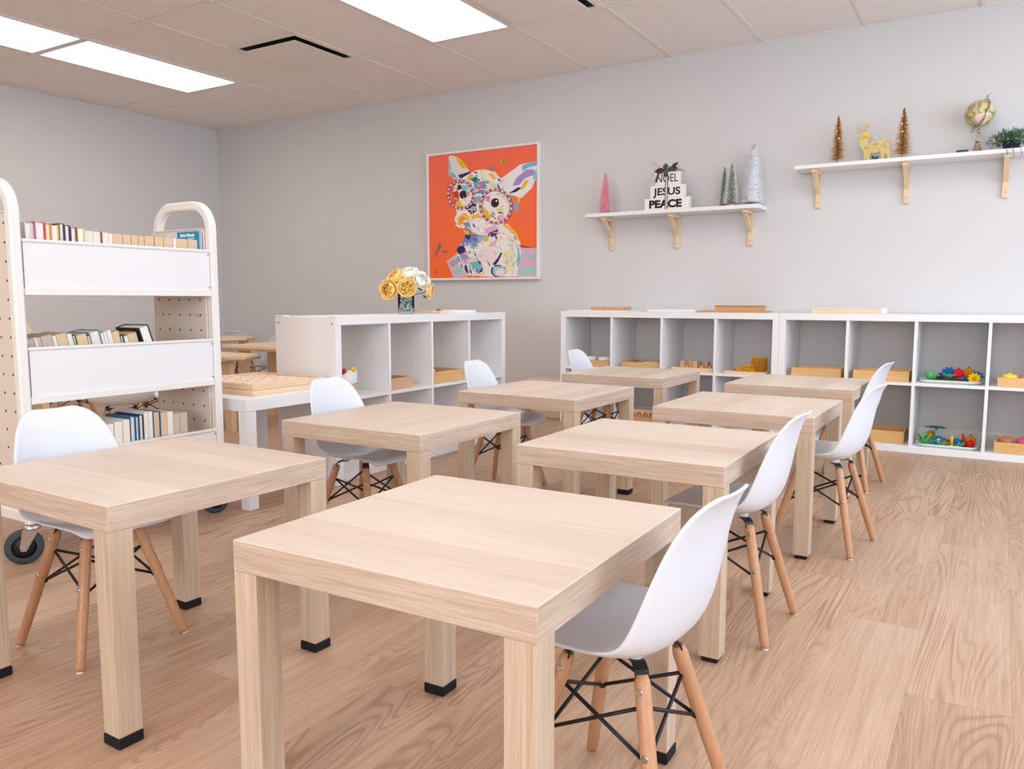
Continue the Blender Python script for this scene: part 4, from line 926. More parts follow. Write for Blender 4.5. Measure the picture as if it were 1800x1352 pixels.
((236,222,226),[(0.58,0.094),(0.57,0.083),(0.565,0.06),(0.569,0.052),(0.578,0.061),(0.583,0.084)]),
((246,190,205),[(0.505,0.289),(0.504,0.278),(0.516,0.266),(0.523,0.265),(0.525,0.274),(0.513,0.286)]),
((246,190,205),[(0.326,0.128),(0.328,0.115),(0.343,0.097),(0.352,0.094),(0.352,0.106),(0.335,0.124)]),
((205,180,215),[(0.644,0.308),(0.634,0.3),(0.623,0.281),(0.622,0.275),(0.631,0.282),(0.642,0.3)]),
((160,206,208),[(0.774,0.228),(0.776,0.216),(0.791,0.202),(0.799,0.2),(0.798,0.211),(0.783,0.225)]),
((245,205,90),[(0.632,0.325),(0.641,0.31),(0.664,0.287),(0.673,0.282),(0.666,0.295),(0.643,0.318)]),
((240,232,196),[(0.388,0.039),(0.398,0.027),(0.424,0.011),(0.433,0.009),(0.426,0.021),(0.4,0.036)]),
((205,180,215),[(0.751,0.359),(0.764,0.348),(0.793,0.337),(0.803,0.338),(0.792,0.347),(0.763,0.358)]),
((243,238,230),[(0.36,0.135),(0.349,0.129),(0.341,0.113),(0.344,0.106),(0.355,0.111),(0.362,0.127)]),
((214,206,228),[(0.365,0.129),(0.374,0.115),(0.398,0.097),(0.409,0.096),(0.402,0.108),(0.377,0.125)]),
((250,246,244),[(0.384,0.283),(0.38,0.272),(0.384,0.255),(0.391,0.251),(0.396,0.26),(0.39,0.277)]),
((240,232,196),[(0.642,0.397),(0.658,0.393),(0.687,0.395),(0.694,0.399),(0.681,0.403),(0.652,0.401)]),
((160,206,208),[(0.713,0.136),(0.719,0.124),(0.739,0.108),(0.747,0.107),(0.743,0.117),(0.723,0.132)]),
((250,246,244),[(0.74,0.032),(0.738,0.019),(0.748,0.002),(0.757,0.001),(0.76,0.01),(0.749,0.027)]),
((70,66,120),[(0.631,0.346),(0.627,0.33),(0.635,0.304),(0.642,0.298),(0.648,0.311),(0.639,0.337)]),
((205,180,215),[(0.801,0.119),(0.79,0.109),(0.785,0.086),(0.789,0.079),(0.8,0.087),(0.804,0.11)]),
((160,206,208),[(0.648,0.089),(0.641,0.078),(0.639,0.057),(0.643,0.05),(0.65,0.059),(0.651,0.08)]),
((190,220,225),[(0.367,0.28),(0.378,0.269),(0.405,0.258),(0.413,0.257),(0.404,0.266),(0.378,0.278)]),
((160,206,208),[(0.321,0.102),(0.321,0.089),(0.334,0.068),(0.341,0.064),(0.342,0.076),(0.329,0.096)]),
((243,238,230),[(0.673,0.352),(0.682,0.339),(0.704,0.319),(0.712,0.316),(0.705,0.327),(0.683,0.346)]),
((240,232,196),[(0.792,0.121),(0.803,0.112),(0.828,0.103),(0.836,0.103),(0.827,0.111),(0.802,0.12)]),
((214,206,228),[(0.706,0.065),(0.715,0.052),(0.737,0.035),(0.745,0.032),(0.738,0.043),(0.716,0.06)]),
((236,222,226),[(0.698,0.099),(0.691,0.092),(0.691,0.077),(0.696,0.072),(0.703,0.079),(0.702,0.094)]),
((190,220,225),[(0.294,0.173),(0.295,0.163),(0.303,0.148),(0.307,0.145),(0.307,0.153),(0.299,0.168)]),
((70,66,120),[(0.306,0.116),(0.304,0.104),(0.312,0.082),(0.318,0.077),(0.32,0.088),(0.312,0.109)]),
((160,206,208),[(0.5,0.19),(0.497,0.179),(0.503,0.162),(0.509,0.158),(0.512,0.167),(0.506,0.184)]),
((214,206,228),[(0.672,0.319),(0.669,0.308),(0.675,0.291),(0.681,0.287),(0.685,0.296),(0.678,0.313)]),
((190,220,225),[(0.83,0.229),(0.838,0.217),(0.86,0.206),(0.869,0.206),(0.863,0.216),(0.84,0.228)]),
((243,238,230),[(0.419,0.178),(0.433,0.168),(0.463,0.156),(0.473,0.155),(0.461,0.164),(0.431,0.176)]),
((243,238,230),[(0.521,0.035),(0.517,0.022),(0.518,0.001),(0.521,0.001),(0.526,0.001),(0.524,0.026)]),
((236,222,226),[(0.417,0.253),(0.433,0.242),(0.466,0.231),(0.476,0.231),(0.463,0.24),(0.43,0.251)]),
((236,222,226),[(0.464,0.189),(0.468,0.177),(0.486,0.16),(0.494,0.158),(0.492,0.169),(0.474,0.185)]),
((243,238,230),[(0.47,0.034),(0.473,0.024),(0.488,0.014),(0.495,0.014),(0.493,0.023),(0.478,0.033)]),
((160,206,208),[(0.693,0.35),(0.704,0.337),(0.73,0.324),(0.74,0.324),(0.731,0.335),(0.705,0.348)]),
((240,232,196),[(0.632,0.188),(0.63,0.178),(0.637,0.163),(0.643,0.159),(0.645,0.168),(0.637,0.183)]),
((243,238,230),[(0.378,0.092),(0.38,0.08),(0.391,0.061),(0.397,0.056),(0.395,0.066),(0.384,0.086)]),
((245,205,90),[(0.715,0.185),(0.716,0.173),(0.729,0.157),(0.736,0.155),(0.736,0.165),(0.723,0.18)]),
((243,238,230),[(0.684,0.414),(0.694,0.4),(0.718,0.381),(0.728,0.378),(0.721,0.391),(0.696,0.409)]),
((246,190,205),[(0.447,0.079),(0.443,0.068),(0.447,0.049),(0.452,0.044),(0.456,0.053),(0.452,0.072)]),
((243,238,230),[(0.723,0.257),(0.71,0.249),(0.697,0.228),(0.697,0.22),(0.709,0.226),(0.722,0.248)]),
((243,238,230),[(0.38,0.129),(0.383,0.115),(0.398,0.094),(0.405,0.089),(0.403,0.101),(0.388,0.122)]),
((190,220,225),[(0.452,0.181),(0.452,0.168),(0.467,0.151),(0.476,0.148),(0.477,0.16),(0.461,0.177)]),
((160,206,208),[(0.635,0.247),(0.632,0.237),(0.64,0.224),(0.647,0.221),(0.65,0.23),(0.642,0.243)]),
((160,206,208),[(0.6,0.301),(0.593,0.285),(0.586,0.254),(0.587,0.245),(0.594,0.258),(0.6,0.289)]),
((240,232,196),[(0.731,0.101),(0.721,0.095),(0.715,0.081),(0.717,0.076),(0.726,0.08),(0.732,0.094)]),
((246,190,205),[(0.497,0.029),(0.492,0.02),(0.496,0.004),(0.502,0.001),(0.508,0.008),(0.503,0.024)]),
((243,238,230),[(0.428,0.175),(0.417,0.16),(0.41,0.129),(0.413,0.12),(0.424,0.133),(0.43,0.163)]),
((160,206,208),[(0.623,0.209),(0.623,0.196),(0.632,0.176),(0.637,0.171),(0.638,0.181),(0.629,0.202)]),
((70,66,120),[(0.429,0.315),(0.441,0.305),(0.467,0.292),(0.476,0.291),(0.466,0.3),(0.44,0.312)]),
((243,238,230),[(0.714,0.339),(0.718,0.33),(0.732,0.322),(0.74,0.324),(0.737,0.333),(0.722,0.34)]),
((243,238,230),[(0.533,0.213),(0.532,0.2),(0.543,0.18),(0.551,0.176),(0.553,0.187),(0.541,0.207)]),
((190,220,225),[(0.667,0.257),(0.667,0.24),(0.677,0.21),(0.683,0.203),(0.684,0.217),(0.674,0.247)]),
((160,206,208),[(0.734,0.143),(0.748,0.131),(0.78,0.12),(0.791,0.121),(0.78,0.133),(0.747,0.143)]),
((236,222,226),[(0.646,0.237),(0.64,0.228),(0.642,0.213),(0.648,0.209),(0.654,0.216),(0.651,0.231)]),
((236,222,226),[(0.371,0.265),(0.362,0.261),(0.356,0.248),(0.358,0.242),(0.367,0.246),(0.372,0.259)]),
((243,238,230),[(0.432,0.074),(0.427,0.058),(0.432,0.028),(0.438,0.02),(0.444,0.034),(0.438,0.064)]),
((250,246,244),[(0.308,0.163),(0.303,0.151),(0.306,0.129),(0.311,0.123),(0.316,0.133),(0.313,0.155)]),
((250,246,244),[(0.607,0.085),(0.616,0.076),(0.637,0.069),(0.644,0.07),(0.638,0.079),(0.617,0.086)]),
((245,205,90),[(0.531,0.056),(0.518,0.047),(0.509,0.025),(0.512,0.017),(0.523,0.025),(0.532,0.046)]),
((70,66,120),[(0.461,0.077),(0.457,0.062),(0.46,0.037),(0.465,0.03),(0.469,0.042),(0.466,0.068)]),
((205,180,215),[(0.394,0.126),(0.385,0.114),(0.382,0.09),(0.387,0.083),(0.395,0.093),(0.397,0.116)]),
((246,190,205),[(0.332,0.202),(0.341,0.192),(0.362,0.184),(0.371,0.187),(0.364,0.196),(0.342,0.203)]),
((240,232,196),[(0.344,0.159),(0.33,0.147),(0.319,0.122),(0.322,0.113),(0.335,0.122),(0.345,0.148)]),
((245,205,90),[(0.339,0.062),(0.344,0.049),(0.363,0.033),(0.372,0.032),(0.368,0.043),(0.349,0.058)]),
((70,66,120),[(0.796,0.327),(0.8,0.312),(0.814,0.287),(0.821,0.281),(0.818,0.294),(0.804,0.319)]),
((190,220,225),[(0.525,0.135),(0.537,0.126),(0.562,0.117),(0.571,0.117),(0.561,0.125),(0.536,0.134)]),
((243,238,230),[(0.457,0.178),(0.455,0.165),(0.464,0.143),(0.471,0.138),(0.473,0.15),(0.463,0.171)]),
((205,180,215),[(0.765,0.174),(0.769,0.16),(0.783,0.14),(0.789,0.135),(0.786,0.146),(0.772,0.167)]),
((214,206,228),[(0.636,0.208),(0.634,0.198),(0.644,0.185),(0.651,0.184),(0.654,0.193),(0.644,0.205)]),
((240,232,196),[(0.761,0.212),(0.774,0.201),(0.802,0.192),(0.812,0.193),(0.802,0.204),(0.773,0.212)]),
((246,190,205),[(0.304,0.149),(0.304,0.13),(0.317,0.099),(0.326,0.092),(0.327,0.108),(0.313,0.138)]),
((236,222,226),[(0.738,0.167),(0.743,0.149),(0.763,0.123),(0.773,0.118),(0.77,0.133),(0.749,0.159)]),
((205,180,215),[(0.769,0.297),(0.773,0.285),(0.791,0.272),(0.799,0.271),(0.796,0.281),(0.778,0.294)]),
((236,222,226),[(0.388,0.047),(0.397,0.03),(0.423,0.009),(0.434,0.006),(0.428,0.02),(0.401,0.041)]),
((236,222,226),[(0.351,0.292),(0.345,0.28),(0.349,0.259),(0.355,0.253),(0.362,0.263),(0.357,0.284)]),
((243,238,230),[(0.637,0.242),(0.638,0.225),(0.648,0.194),(0.653,0.186),(0.652,0.201),(0.643,0.231)]),
((70,66,120),[(0.635,0.381),(0.642,0.366),(0.66,0.341),(0.667,0.335),(0.662,0.347),(0.643,0.373)]),
((250,246,244),[(0.581,0.076),(0.575,0.066),(0.575,0.047),(0.578,0.041),(0.584,0.05),(0.584,0.069)]),
((160,206,208),[(0.397,0.094),(0.389,0.079),(0.387,0.05),(0.391,0.042),(0.398,0.054),(0.399,0.083)]),
((214,206,228),[(0.633,0.351),(0.651,0.347),(0.684,0.348),(0.693,0.351),(0.678,0.356),(0.645,0.355)]),
((214,206,228),[(0.506,0.126),(0.498,0.113),(0.493,0.089),(0.495,0.081),(0.502,0.092),(0.507,0.116)]),
((245,205,90),[(0.606,0.353),(0.626,0.349),(0.66,0.35),(0.669,0.353),(0.653,0.358),(0.619,0.357)]),
((70,66,120),[(0.397,0.219),(0.388,0.212),(0.384,0.197),(0.387,0.192),(0.395,0.197),(0.399,0.213)]),
((70,66,120),[(0.635,0.091),(0.65,0.081),(0.682,0.068),(0.692,0.067),(0.679,0.075),(0.647,0.087)]),
((250,246,244),[(0.376,0.203),(0.37,0.194),(0.369,0.177),(0.371,0.172),(0.376,0.179),(0.378,0.196)]),
((205,180,215),[(0.786,0.191),(0.794,0.185),(0.81,0.179),(0.816,0.179),(0.81,0.185),(0.793,0.191)]),
((214,206,228),[(0.407,0.159),(0.415,0.151),(0.434,0.143),(0.441,0.144),(0.435,0.152),(0.416,0.159)]),
((245,205,90),[(0.469,0.308),(0.479,0.293),(0.503,0.27),(0.512,0.265),(0.505,0.278),(0.48,0.301)]),
((214,206,228),[(0.719,0.132),(0.717,0.115),(0.728,0.087),(0.736,0.08),(0.738,0.095),(0.727,0.122)]),
((236,222,226),[(0.655,0.372),(0.669,0.371),(0.693,0.376),(0.699,0.379),(0.687,0.38),(0.663,0.375)]),
((245,205,90),[(0.467,0.146),(0.477,0.134),(0.503,0.12),(0.513,0.119),(0.505,0.13),(0.479,0.144)]),
((160,206,208),[(0.794,0.054),(0.789,0.045),(0.786,0.027),(0.788,0.022),(0.793,0.029),(0.795,0.047)]),
((246,190,205),[(0.73,0.377),(0.749,0.377),(0.782,0.384),(0.79,0.388),(0.774,0.389),(0.741,0.382)]),
((205,180,215),[(0.368,0.189),(0.368,0.172),(0.384,0.146),(0.394,0.14),(0.395,0.155),(0.378,0.181)]),
((214,206,228),[(0.785,0.175),(0.794,0.166),(0.816,0.16),(0.824,0.162),(0.816,0.17),(0.794,0.175)]),
((160,206,208),[(0.42,0.285),(0.408,0.27),(0.399,0.239),(0.401,0.229),(0.412,0.242),(0.421,0.273)]),
((160,206,208),[(0.403,0.29),(0.392,0.284),(0.384,0.268),(0.386,0.262),(0.396,0.266),(0.404,0.282)]),
((236,222,226),[(0.766,0.243),(0.774,0.232),(0.795,0.216),(0.802,0.213),(0.797,0.224),(0.776,0.239)]),
((205,180,215),[(0.556,0.38),(0.554,0.367),(0.564,0.346),(0.571,0.341),(0.573,0.353),(0.563,0.373)]),
((246,190,205),[(0.653,0.334),(0.667,0.322),(0.697,0.303),(0.706,0.3),(0.695,0.31),(0.665,0.328)]),
((190,220,225),[(0.457,0.279),(0.46,0.265),(0.475,0.243),(0.482,0.239),(0.48,0.251),(0.466,0.272)]),
((214,206,228),[(0.471,0.056),(0.465,0.047),(0.469,0.033),(0.476,0.029),(0.482,0.037),(0.477,0.051)]),
((160,206,208),[(0.735,0.257),(0.75,0.247),(0.78,0.232),(0.79,0.23),(0.778,0.24),(0.747,0.254)]),
((236,222,226),[(0.762,0.029),(0.773,0.019),(0.799,0.006),(0.808,0.004),(0.799,0.014),(0.773,0.027)]),
((160,206,208),[(0.743,0.138),(0.739,0.127),(0.737,0.106),(0.739,0.1),(0.743,0.11),(0.744,0.131)]),
((205,180,215),[(0.48,0.299),(0.468,0.292),(0.459,0.274),(0.461,0.267),(0.472,0.273),(0.48,0.291)]),
((45,42,95),[(0.444,0.677),(0.445,0.645),(0.441,0.646),(0.44,0.677)]),
((45,42,95),[(0.445,0.645),(0.437,0.615),(0.433,0.617),(0.441,0.646)]),
((45,42,95),[(0.437,0.615),(0.42,0.589),(0.417,0.591),(0.433,0.617)]),
((45,42,95),[(0.42,0.589),(0.397,0.568),(0.394,0.571),(0.417,0.591)]),
((45,42,95),[(0.397,0.568),(0.367,0.554),(0.366,0.557),(0.394,0.571)]),
((45,42,95),[(0.367,0.554),(0.334,0.548),(0.333,0.551),(0.366,0.557)]),
((45,42,95),[(0.334,0.548),(0.299,0.549),(0.299,0.552),(0.333,0.551)]),
((45,42,95),[(0.299,0.549),(0.264,0.56),(0.266,0.562),(0.299,0.552)]),
((45,42,95),[(0.264,0.56),(0.233,0.577),(0.235,0.58),(0.266,0.562)]),
((45,42,95),[(0.233,0.577),(0.207,0.601),(0.21,0.603),(0.235,0.58)]),
((45,42,95),[(0.207,0.601),(0.189,0.63),(0.192,0.631),(0.21,0.603)]),
((45,42,95),[(0.189,0.63),(0.178,0.662),(0.182,0.662),(0.192,0.631)]),
((45,42,95),[(0.178,0.662),(0.178,0.694),(0.181,0.694),(0.182,0.662)]),
((45,42,95),[(0.178,0.694),(0.186,0.725),(0.189,0.723),(0.181,0.694)]),
((45,42,95),[(0.186,0.725),(0.203,0.751),(0.206,0.749),(0.189,0.723)]),
((45,42,95),[(0.203,0.751),(0.227,0.772),(0.23,0.77),(0.206,0.749)]),
((45,42,95),[(0.227,0.772),(0.258,0.786),(0.259,0.783),(0.23,0.77)]),
((45,42,95),[(0.258,0.786),(0.291,0.792),(0.292,0.789),(0.259,0.783)]),
((45,42,95),[(0.291,0.792),(0.326,0.789),(0.326,0.786),(0.292,0.789)]),
((45,42,95),[(0.326,0.789),(0.36,0.779),(0.359,0.776),(0.326,0.786)]),
((45,42,95),[(0.36,0.779),(0.391,0.761),(0.389,0.758),(0.359,0.776)]),
((45,42,95),[(0.391,0.761),(0.416,0.736),(0.413,0.735),(0.389,0.758)]),
((45,42,95),[(0.416,0.736),(0.434,0.708),(0.431,0.707),(0.413,0.735)]),
((45,42,95),[(0.434,0.708),(0.444,0.677),(0.44,0.677),(0.431,0.707)]),
((190,72,84),[(0.441,0.677),(0.442,0.658),(0.423,0.66),(0.422,0.676)]),
((236,220,224),[(0.442,0.658),(0.441,0.64),(0.422,0.644),(0.423,0.66)]),
((196,96,108),[(0.441,0.64),(0.436,0.622),(0.418,0.628),(0.422,0.644)]),
((226,190,200),[(0.436,0.622),(0.428,0.606),(0.412,0.614),(0.418,0.628)]),
((190,72,84),[(0.428,0.606),(0.418,0.591),(0.403,0.601),(0.412,0.614)]),
((236,220,224),[(0.418,0.591),(0.405,0.578),(0.391,0.59),(0.403,0.601)]),
((196,96,108),[(0.405,0.578),(0.389,0.567),(0.378,0.58),(0.391,0.59)]),
((226,190,200),[(0.389,0.567),(0.372,0.559),(0.364,0.573),(0.378,0.58)]),
((190,72,84),[(0.372,0.559),(0.353,0.553),(0.347,0.568),(0.364,0.573)]),
((236,220,224),[(0.353,0.553),(0.333,0.55),(0.33,0.566),(0.347,0.568)]),
((196,96,108),[(0.333,0.55),(0.313,0.55),(0.313,0.566),(0.33,0.566)]),
((226,190,200),[(0.313,0.55),(0.292,0.553),(0.295,0.569),(0.313,0.566)]),
((190,72,84),[(0.292,0.553),(0.272,0.559),(0.278,0.574),(0.295,0.569)]),
((236,220,224),[(0.272,0.559),(0.253,0.568),(0.262,0.581),(0.278,0.574)]),
((196,96,108),[(0.253,0.568),(0.235,0.579),(0.247,0.591),(0.262,0.581)]),
((226,190,200),[(0.235,0.579),(0.219,0.593),(0.233,0.603),(0.247,0.591)]),
((190,72,84),[(0.219,0.593),(0.206,0.608),(0.222,0.616),(0.233,0.603)]),
((236,220,224),[(0.206,0.608),(0.195,0.625),(0.212,0.631),(0.222,0.616)]),
((196,96,108),[(0.195,0.625),(0.187,0.643),(0.205,0.647),(0.212,0.631)]),
((226,190,200),[(0.187,0.643),(0.182,0.662),(0.201,0.663),(0.205,0.647)]),
((190,72,84),[(0.182,0.662),(0.18,0.681),(0.2,0.68),(0.201,0.663)]),
((236,220,224),[(0.18,0.681),(0.182,0.7),(0.201,0.696),(0.2,0.68)]),
((196,96,108),[(0.182,0.7),(0.187,0.718),(0.205,0.711),(0.201,0.696)]),
((226,190,200),[(0.187,0.718),(0.195,0.734),(0.212,0.726),(0.205,0.711)]),
((190,72,84),[(0.195,0.734),(0.205,0.749),(0.221,0.739),(0.212,0.726)]),
((236,220,224),[(0.205,0.749),(0.219,0.763),(0.233,0.75),(0.221,0.739)]),
((196,96,108),[(0.219,0.763),(0.235,0.773),(0.246,0.76),(0.233,0.75)]),
((226,190,200),[(0.235,0.773),(0.253,0.781),(0.261,0.767),(0.246,0.76)]),
((190,72,84),[(0.253,0.781),(0.272,0.787),(0.277,0.771),(0.261,0.767)]),
((236,220,224),[(0.272,0.787),(0.292,0.789),(0.295,0.773),(0.277,0.771)]),
((196,96,108),[(0.292,0.789),(0.312,0.789),(0.312,0.773),(0.295,0.773)]),
((226,190,200),[(0.312,0.789),(0.333,0.785),(0.33,0.77),(0.312,0.773)]),
((190,72,84),[(0.333,0.785),(0.353,0.779),(0.347,0.765),(0.33,0.77)]),
((236,220,224),[(0.353,0.779),(0.372,0.77),(0.363,0.757),(0.347,0.765)]),
((196,96,108),[(0.372,0.77),(0.389,0.759),(0.378,0.747),(0.363,0.757)]),
((226,190,200),[(0.389,0.759),(0.404,0.745),(0.391,0.735),(0.378,0.747)]),
((190,72,84),[(0.404,0.745),(0.417,0.73),(0.402,0.722),(0.391,0.735)]),
((236,220,224),[(0.417,0.73),(0.428,0.713),(0.411,0.707),(0.402,0.722)]),
((196,96,108),[(0.428,0.713),(0.436,0.695),(0.418,0.692),(0.411,0.707)]),
((226,190,200),[(0.436,0.695),(0.441,0.677),(0.422,0.676),(0.418,0.692)]),
((45,42,95),[(0.422,0.676),(0.423,0.649),(0.419,0.649),(0.418,0.675)]),
((45,42,95),[(0.423,0.649),(0.416,0.623),(0.413,0.625),(0.419,0.649)]),
((45,42,95),[(0.416,0.623),(0.403,0.601),(0.4,0.603),(0.413,0.625)]),
((45,42,95),[(0.403,0.601),(0.383,0.583),(0.381,0.586),(0.4,0.603)]),
((45,42,95),[(0.383,0.583),(0.358,0.571),(0.357,0.574),(0.381,0.586)]),
((45,42,95),[(0.358,0.571),(0.33,0.566),(0.33,0.569),(0.357,0.574)]),
((45,42,95),[(0.33,0.566),(0.301,0.567),(0.302,0.57),(0.33,0.569)]),
((45,42,95),[(0.301,0.567),(0.273,0.576),(0.274,0.579),(0.302,0.57)]),
((45,42,95),[(0.273,0.576),(0.247,0.591),(0.249,0.594),(0.274,0.579)]),
((45,42,95),[(0.247,0.591),(0.225,0.612),(0.228,0.614),(0.249,0.594)]),
((45,42,95),[(0.225,0.612),(0.21,0.636),(0.213,0.637),(0.228,0.614)]),
((45,42,95),[(0.21,0.636),(0.201,0.663),(0.205,0.663),(0.213,0.637)]),
((45,42,95),[(0.201,0.663),(0.2,0.691),(0.204,0.69),(0.205,0.663)]),
((45,42,95),[(0.2,0.691),(0.207,0.716),(0.21,0.715),(0.204,0.69)]),
((45,42,95),[(0.207,0.716),(0.221,0.739),(0.224,0.737),(0.21,0.715)]),
((45,42,95),[(0.221,0.739),(0.241,0.757),(0.244,0.754),(0.224,0.737)]),
((45,42,95),[(0.241,0.757),(0.266,0.768),(0.268,0.766),(0.244,0.754)]),
((45,42,95),[(0.266,0.768),(0.295,0.773),(0.295,0.77),(0.268,0.766)]),
((45,42,95),[(0.295,0.773),(0.324,0.771),(0.323,0.768),(0.295,0.77)]),
((45,42,95),[(0.324,0.771),(0.352,0.762),(0.351,0.759),(0.323,0.768)]),
((45,42,95),[(0.352,0.762),(0.378,0.747),(0.375,0.745),(0.351,0.759)]),
((45,42,95),[(0.378,0.747),(0.399,0.726),(0.396,0.725),(0.375,0.745)]),
((45,42,95),[(0.399,0.726),(0.414,0.702),(0.41,0.701),(0.396,0.725)]),
((45,42,95),[(0.414,0.702),(0.422,0.676),(0.418,0.675),(0.41,0.701)]),
((45,42,95),[(0.786,0.56),(0.785,0.524),(0.782,0.525),(0.783,0.56)]),
((45,42,95),[(0.785,0.524),(0.774,0.49),(0.771,0.491),(0.782,0.525)]),
((45,42,95),[(0.774,0.49),(0.754,0.46),(0.751,0.462),(0.771,0.491)]),
((45,42,95),[(0.754,0.46),(0.726,0.437),(0.723,0.439),(0.751,0.462)]),
((45,42,95),[(0.726,0.437),(0.691,0.422),(0.69,0.424),(0.723,0.439)]),
((45,42,95),[(0.691,0.422),(0.653,0.415),(0.652,0.418),(0.69,0.424)]),
((45,42,95),[(0.653,0.415),(0.613,0.419),(0.614,0.422),(0.652,0.418)]),
((45,42,95),[(0.613,0.419),(0.575,0.432),(0.576,0.434),(0.614,0.422)]),
((45,42,95),[(0.575,0.432),(0.541,0.453),(0.543,0.455),(0.576,0.434)]),
((45,42,95),[(0.541,0.453),(0.513,0.482),(0.516,0.484),(0.543,0.455)]),
((45,42,95),[(0.513,0.482),(0.494,0.516),(0.497,0.517),(0.516,0.484)]),
((45,42,95),[(0.494,0.516),(0.484,0.553),(0.488,0.553),(0.497,0.517)]),
((45,42,95),[(0.484,0.553),(0.486,0.59),(0.489,0.589),(0.488,0.553)]),
((45,42,95),[(0.486,0.59),(0.497,0.625),(0.5,0.623),(0.489,0.589)]),
((45,42,95),[(0.497,0.625),(0.518,0.655),(0.521,0.653),(0.5,0.623)]),
((45,42,95),[(0.518,0.655),(0.547,0.678),(0.55,0.676),(0.521,0.653)]),
((45,42,95),[(0.547,0.678),(0.583,0.693),(0.584,0.69),(0.55,0.676)]),
((45,42,95),[(0.583,0.693),(0.621,0.698),(0.622,0.695),(0.584,0.69)]),
((45,42,95),[(0.621,0.698),(0.661,0.694),(0.66,0.691),(0.622,0.695)]),
((45,42,95),[(0.661,0.694),(0.698,0.68),(0.697,0.678),(0.66,0.691)]),
((45,42,95),[(0.698,0.68),(0.732,0.658),(0.73,0.656),(0.697,0.678)]),
((45,42,95),[(0.732,0.658),(0.759,0.63),(0.756,0.628),(0.73,0.656)]),
((45,42,95),[(0.759,0.63),(0.777,0.596),(0.774,0.596),(0.756,0.628)]),
((45,42,95),[(0.777,0.596),(0.786,0.56),(0.783,0.56),(0.774,0.596)]),
((190,72,84),[(0.783,0.56),(0.784,0.539),(0.766,0.541),(0.765,0.56)]),
((236,220,224),[(0.784,0.539),(0.781,0.518),(0.763,0.522),(0.766,0.541)]),
((196,96,108),[(0.781,0.518),(0.774,0.498),(0.758,0.504),(0.763,0.522)]),
((226,190,200),[(0.774,0.498),(0.764,0.479),(0.749,0.487),(0.758,0.504)]),
((190,72,84),[(0.764,0.479),(0.751,0.462),(0.738,0.472),(0.749,0.487)]),
((236,220,224),[(0.751,0.462),(0.736,0.447),(0.724,0.459),(0.738,0.472)]),
((196,96,108),[(0.736,0.447),(0.717,0.435),(0.708,0.449),(0.724,0.459)]),
((226,190,200),[(0.717,0.435),(0.697,0.426),(0.69,0.441),(0.708,0.449)]),
((190,72,84),[(0.697,0.426),(0.675,0.42),(0.671,0.435),(0.69,0.441)]),
((236,220,224),[(0.675,0.42),(0.652,0.418),(0.651,0.433),(0.671,0.435)]),
((196,96,108),[(0.652,0.418),(0.629,0.419),(0.63,0.434),(0.651,0.433)]),
((226,190,200),[(0.629,0.419),(0.606,0.423),(0.61,0.438),(0.63,0.434)]),
((190,72,84),[(0.606,0.423),(0.583,0.431),(0.59,0.445),(0.61,0.438)]),
((236,220,224),[(0.583,0.431),(0.562,0.441),(0.572,0.454),(0.59,0.445)]),
((196,96,108),[(0.562,0.441),(0.543,0.455),(0.554,0.466),(0.572,0.454)]),
((226,190,200),[(0.543,0.455),(0.526,0.471),(0.539,0.481),(0.554,0.466)]),
((190,72,84),[(0.526,0.471),(0.511,0.49),(0.527,0.497),(0.539,0.481)]),
((236,220,224),[(0.511,0.49),(0.5,0.51),(0.517,0.515),(0.527,0.497)]),
((196,96,108),[(0.5,0.51),(0.492,0.531),(0.51,0.534),(0.517,0.515)]),
((226,190,200),[(0.492,0.531),(0.487,0.553),(0.506,0.553),(0.51,0.534)]),
((190,72,84),[(0.487,0.553),(0.487,0.575),(0.505,0.573),(0.506,0.553)]),
((236,220,224),[(0.487,0.575),(0.49,0.597),(0.508,0.592),(0.505,0.573)]),
((196,96,108),[(0.49,0.597),(0.497,0.617),(0.514,0.61),(0.508,0.592)]),
((226,190,200),[(0.497,0.617),(0.507,0.636),(0.523,0.627),(0.514,0.61)]),
((190,72,84),[(0.507,0.636),(0.521,0.653),(0.535,0.642),(0.523,0.627)]),
((236,220,224),[(0.521,0.653),(0.537,0.668),(0.549,0.655),(0.535,0.642)]),
((196,96,108),[(0.537,0.668),(0.556,0.679),(0.566,0.666),(0.549,0.655)]),
((226,190,200),[(0.556,0.679),(0.576,0.688),(0.584,0.674),(0.566,0.666)]),
((190,72,84),[(0.576,0.688),(0.599,0.694),(0.603,0.678),(0.584,0.674)]),
((236,220,224),[(0.599,0.694),(0.622,0.696),(0.623,0.68),(0.603,0.678)]),
((196,96,108),[(0.622,0.696),(0.645,0.694),(0.644,0.679),(0.623,0.68)]),
((226,190,200),[(0.645,0.694),(0.668,0.689),(0.664,0.675),(0.644,0.679)]),
((190,72,84),[(0.668,0.689),(0.69,0.681),(0.683,0.668),(0.664,0.675)]),
((236,220,224),[(0.69,0.681),(0.711,0.67),(0.702,0.658),(0.683,0.668)]),
((196,96,108),[(0.711,0.67),(0.73,0.657),(0.718,0.646),(0.702,0.658)]),
((226,190,200),[(0.73,0.657),(0.746,0.64),(0.733,0.631),(0.718,0.646)]),
((190,72,84),[(0.746,0.64),(0.76,0.622),(0.745,0.615),(0.733,0.631)]),
((236,220,224),[(0.76,0.622),(0.771,0.603),(0.755,0.597),(0.745,0.615)]),
((196,96,108),[(0.771,0.603),(0.779,0.582),(0.762,0.579),(0.755,0.597)]),
((226,190,200),[(0.779,0.582),(0.783,0.56),(0.765,0.56),(0.762,0.579)]),
((45,42,95),[(0.765,0.56),(0.765,0.528),(0.761,0.529),(0.762,0.56)]),
((45,42,95),[(0.765,0.528),(0.755,0.498),(0.752,0.5),(0.761,0.529)]),
((45,42,95),[(0.755,0.498),(0.738,0.472),(0.735,0.474),(0.752,0.5)]),
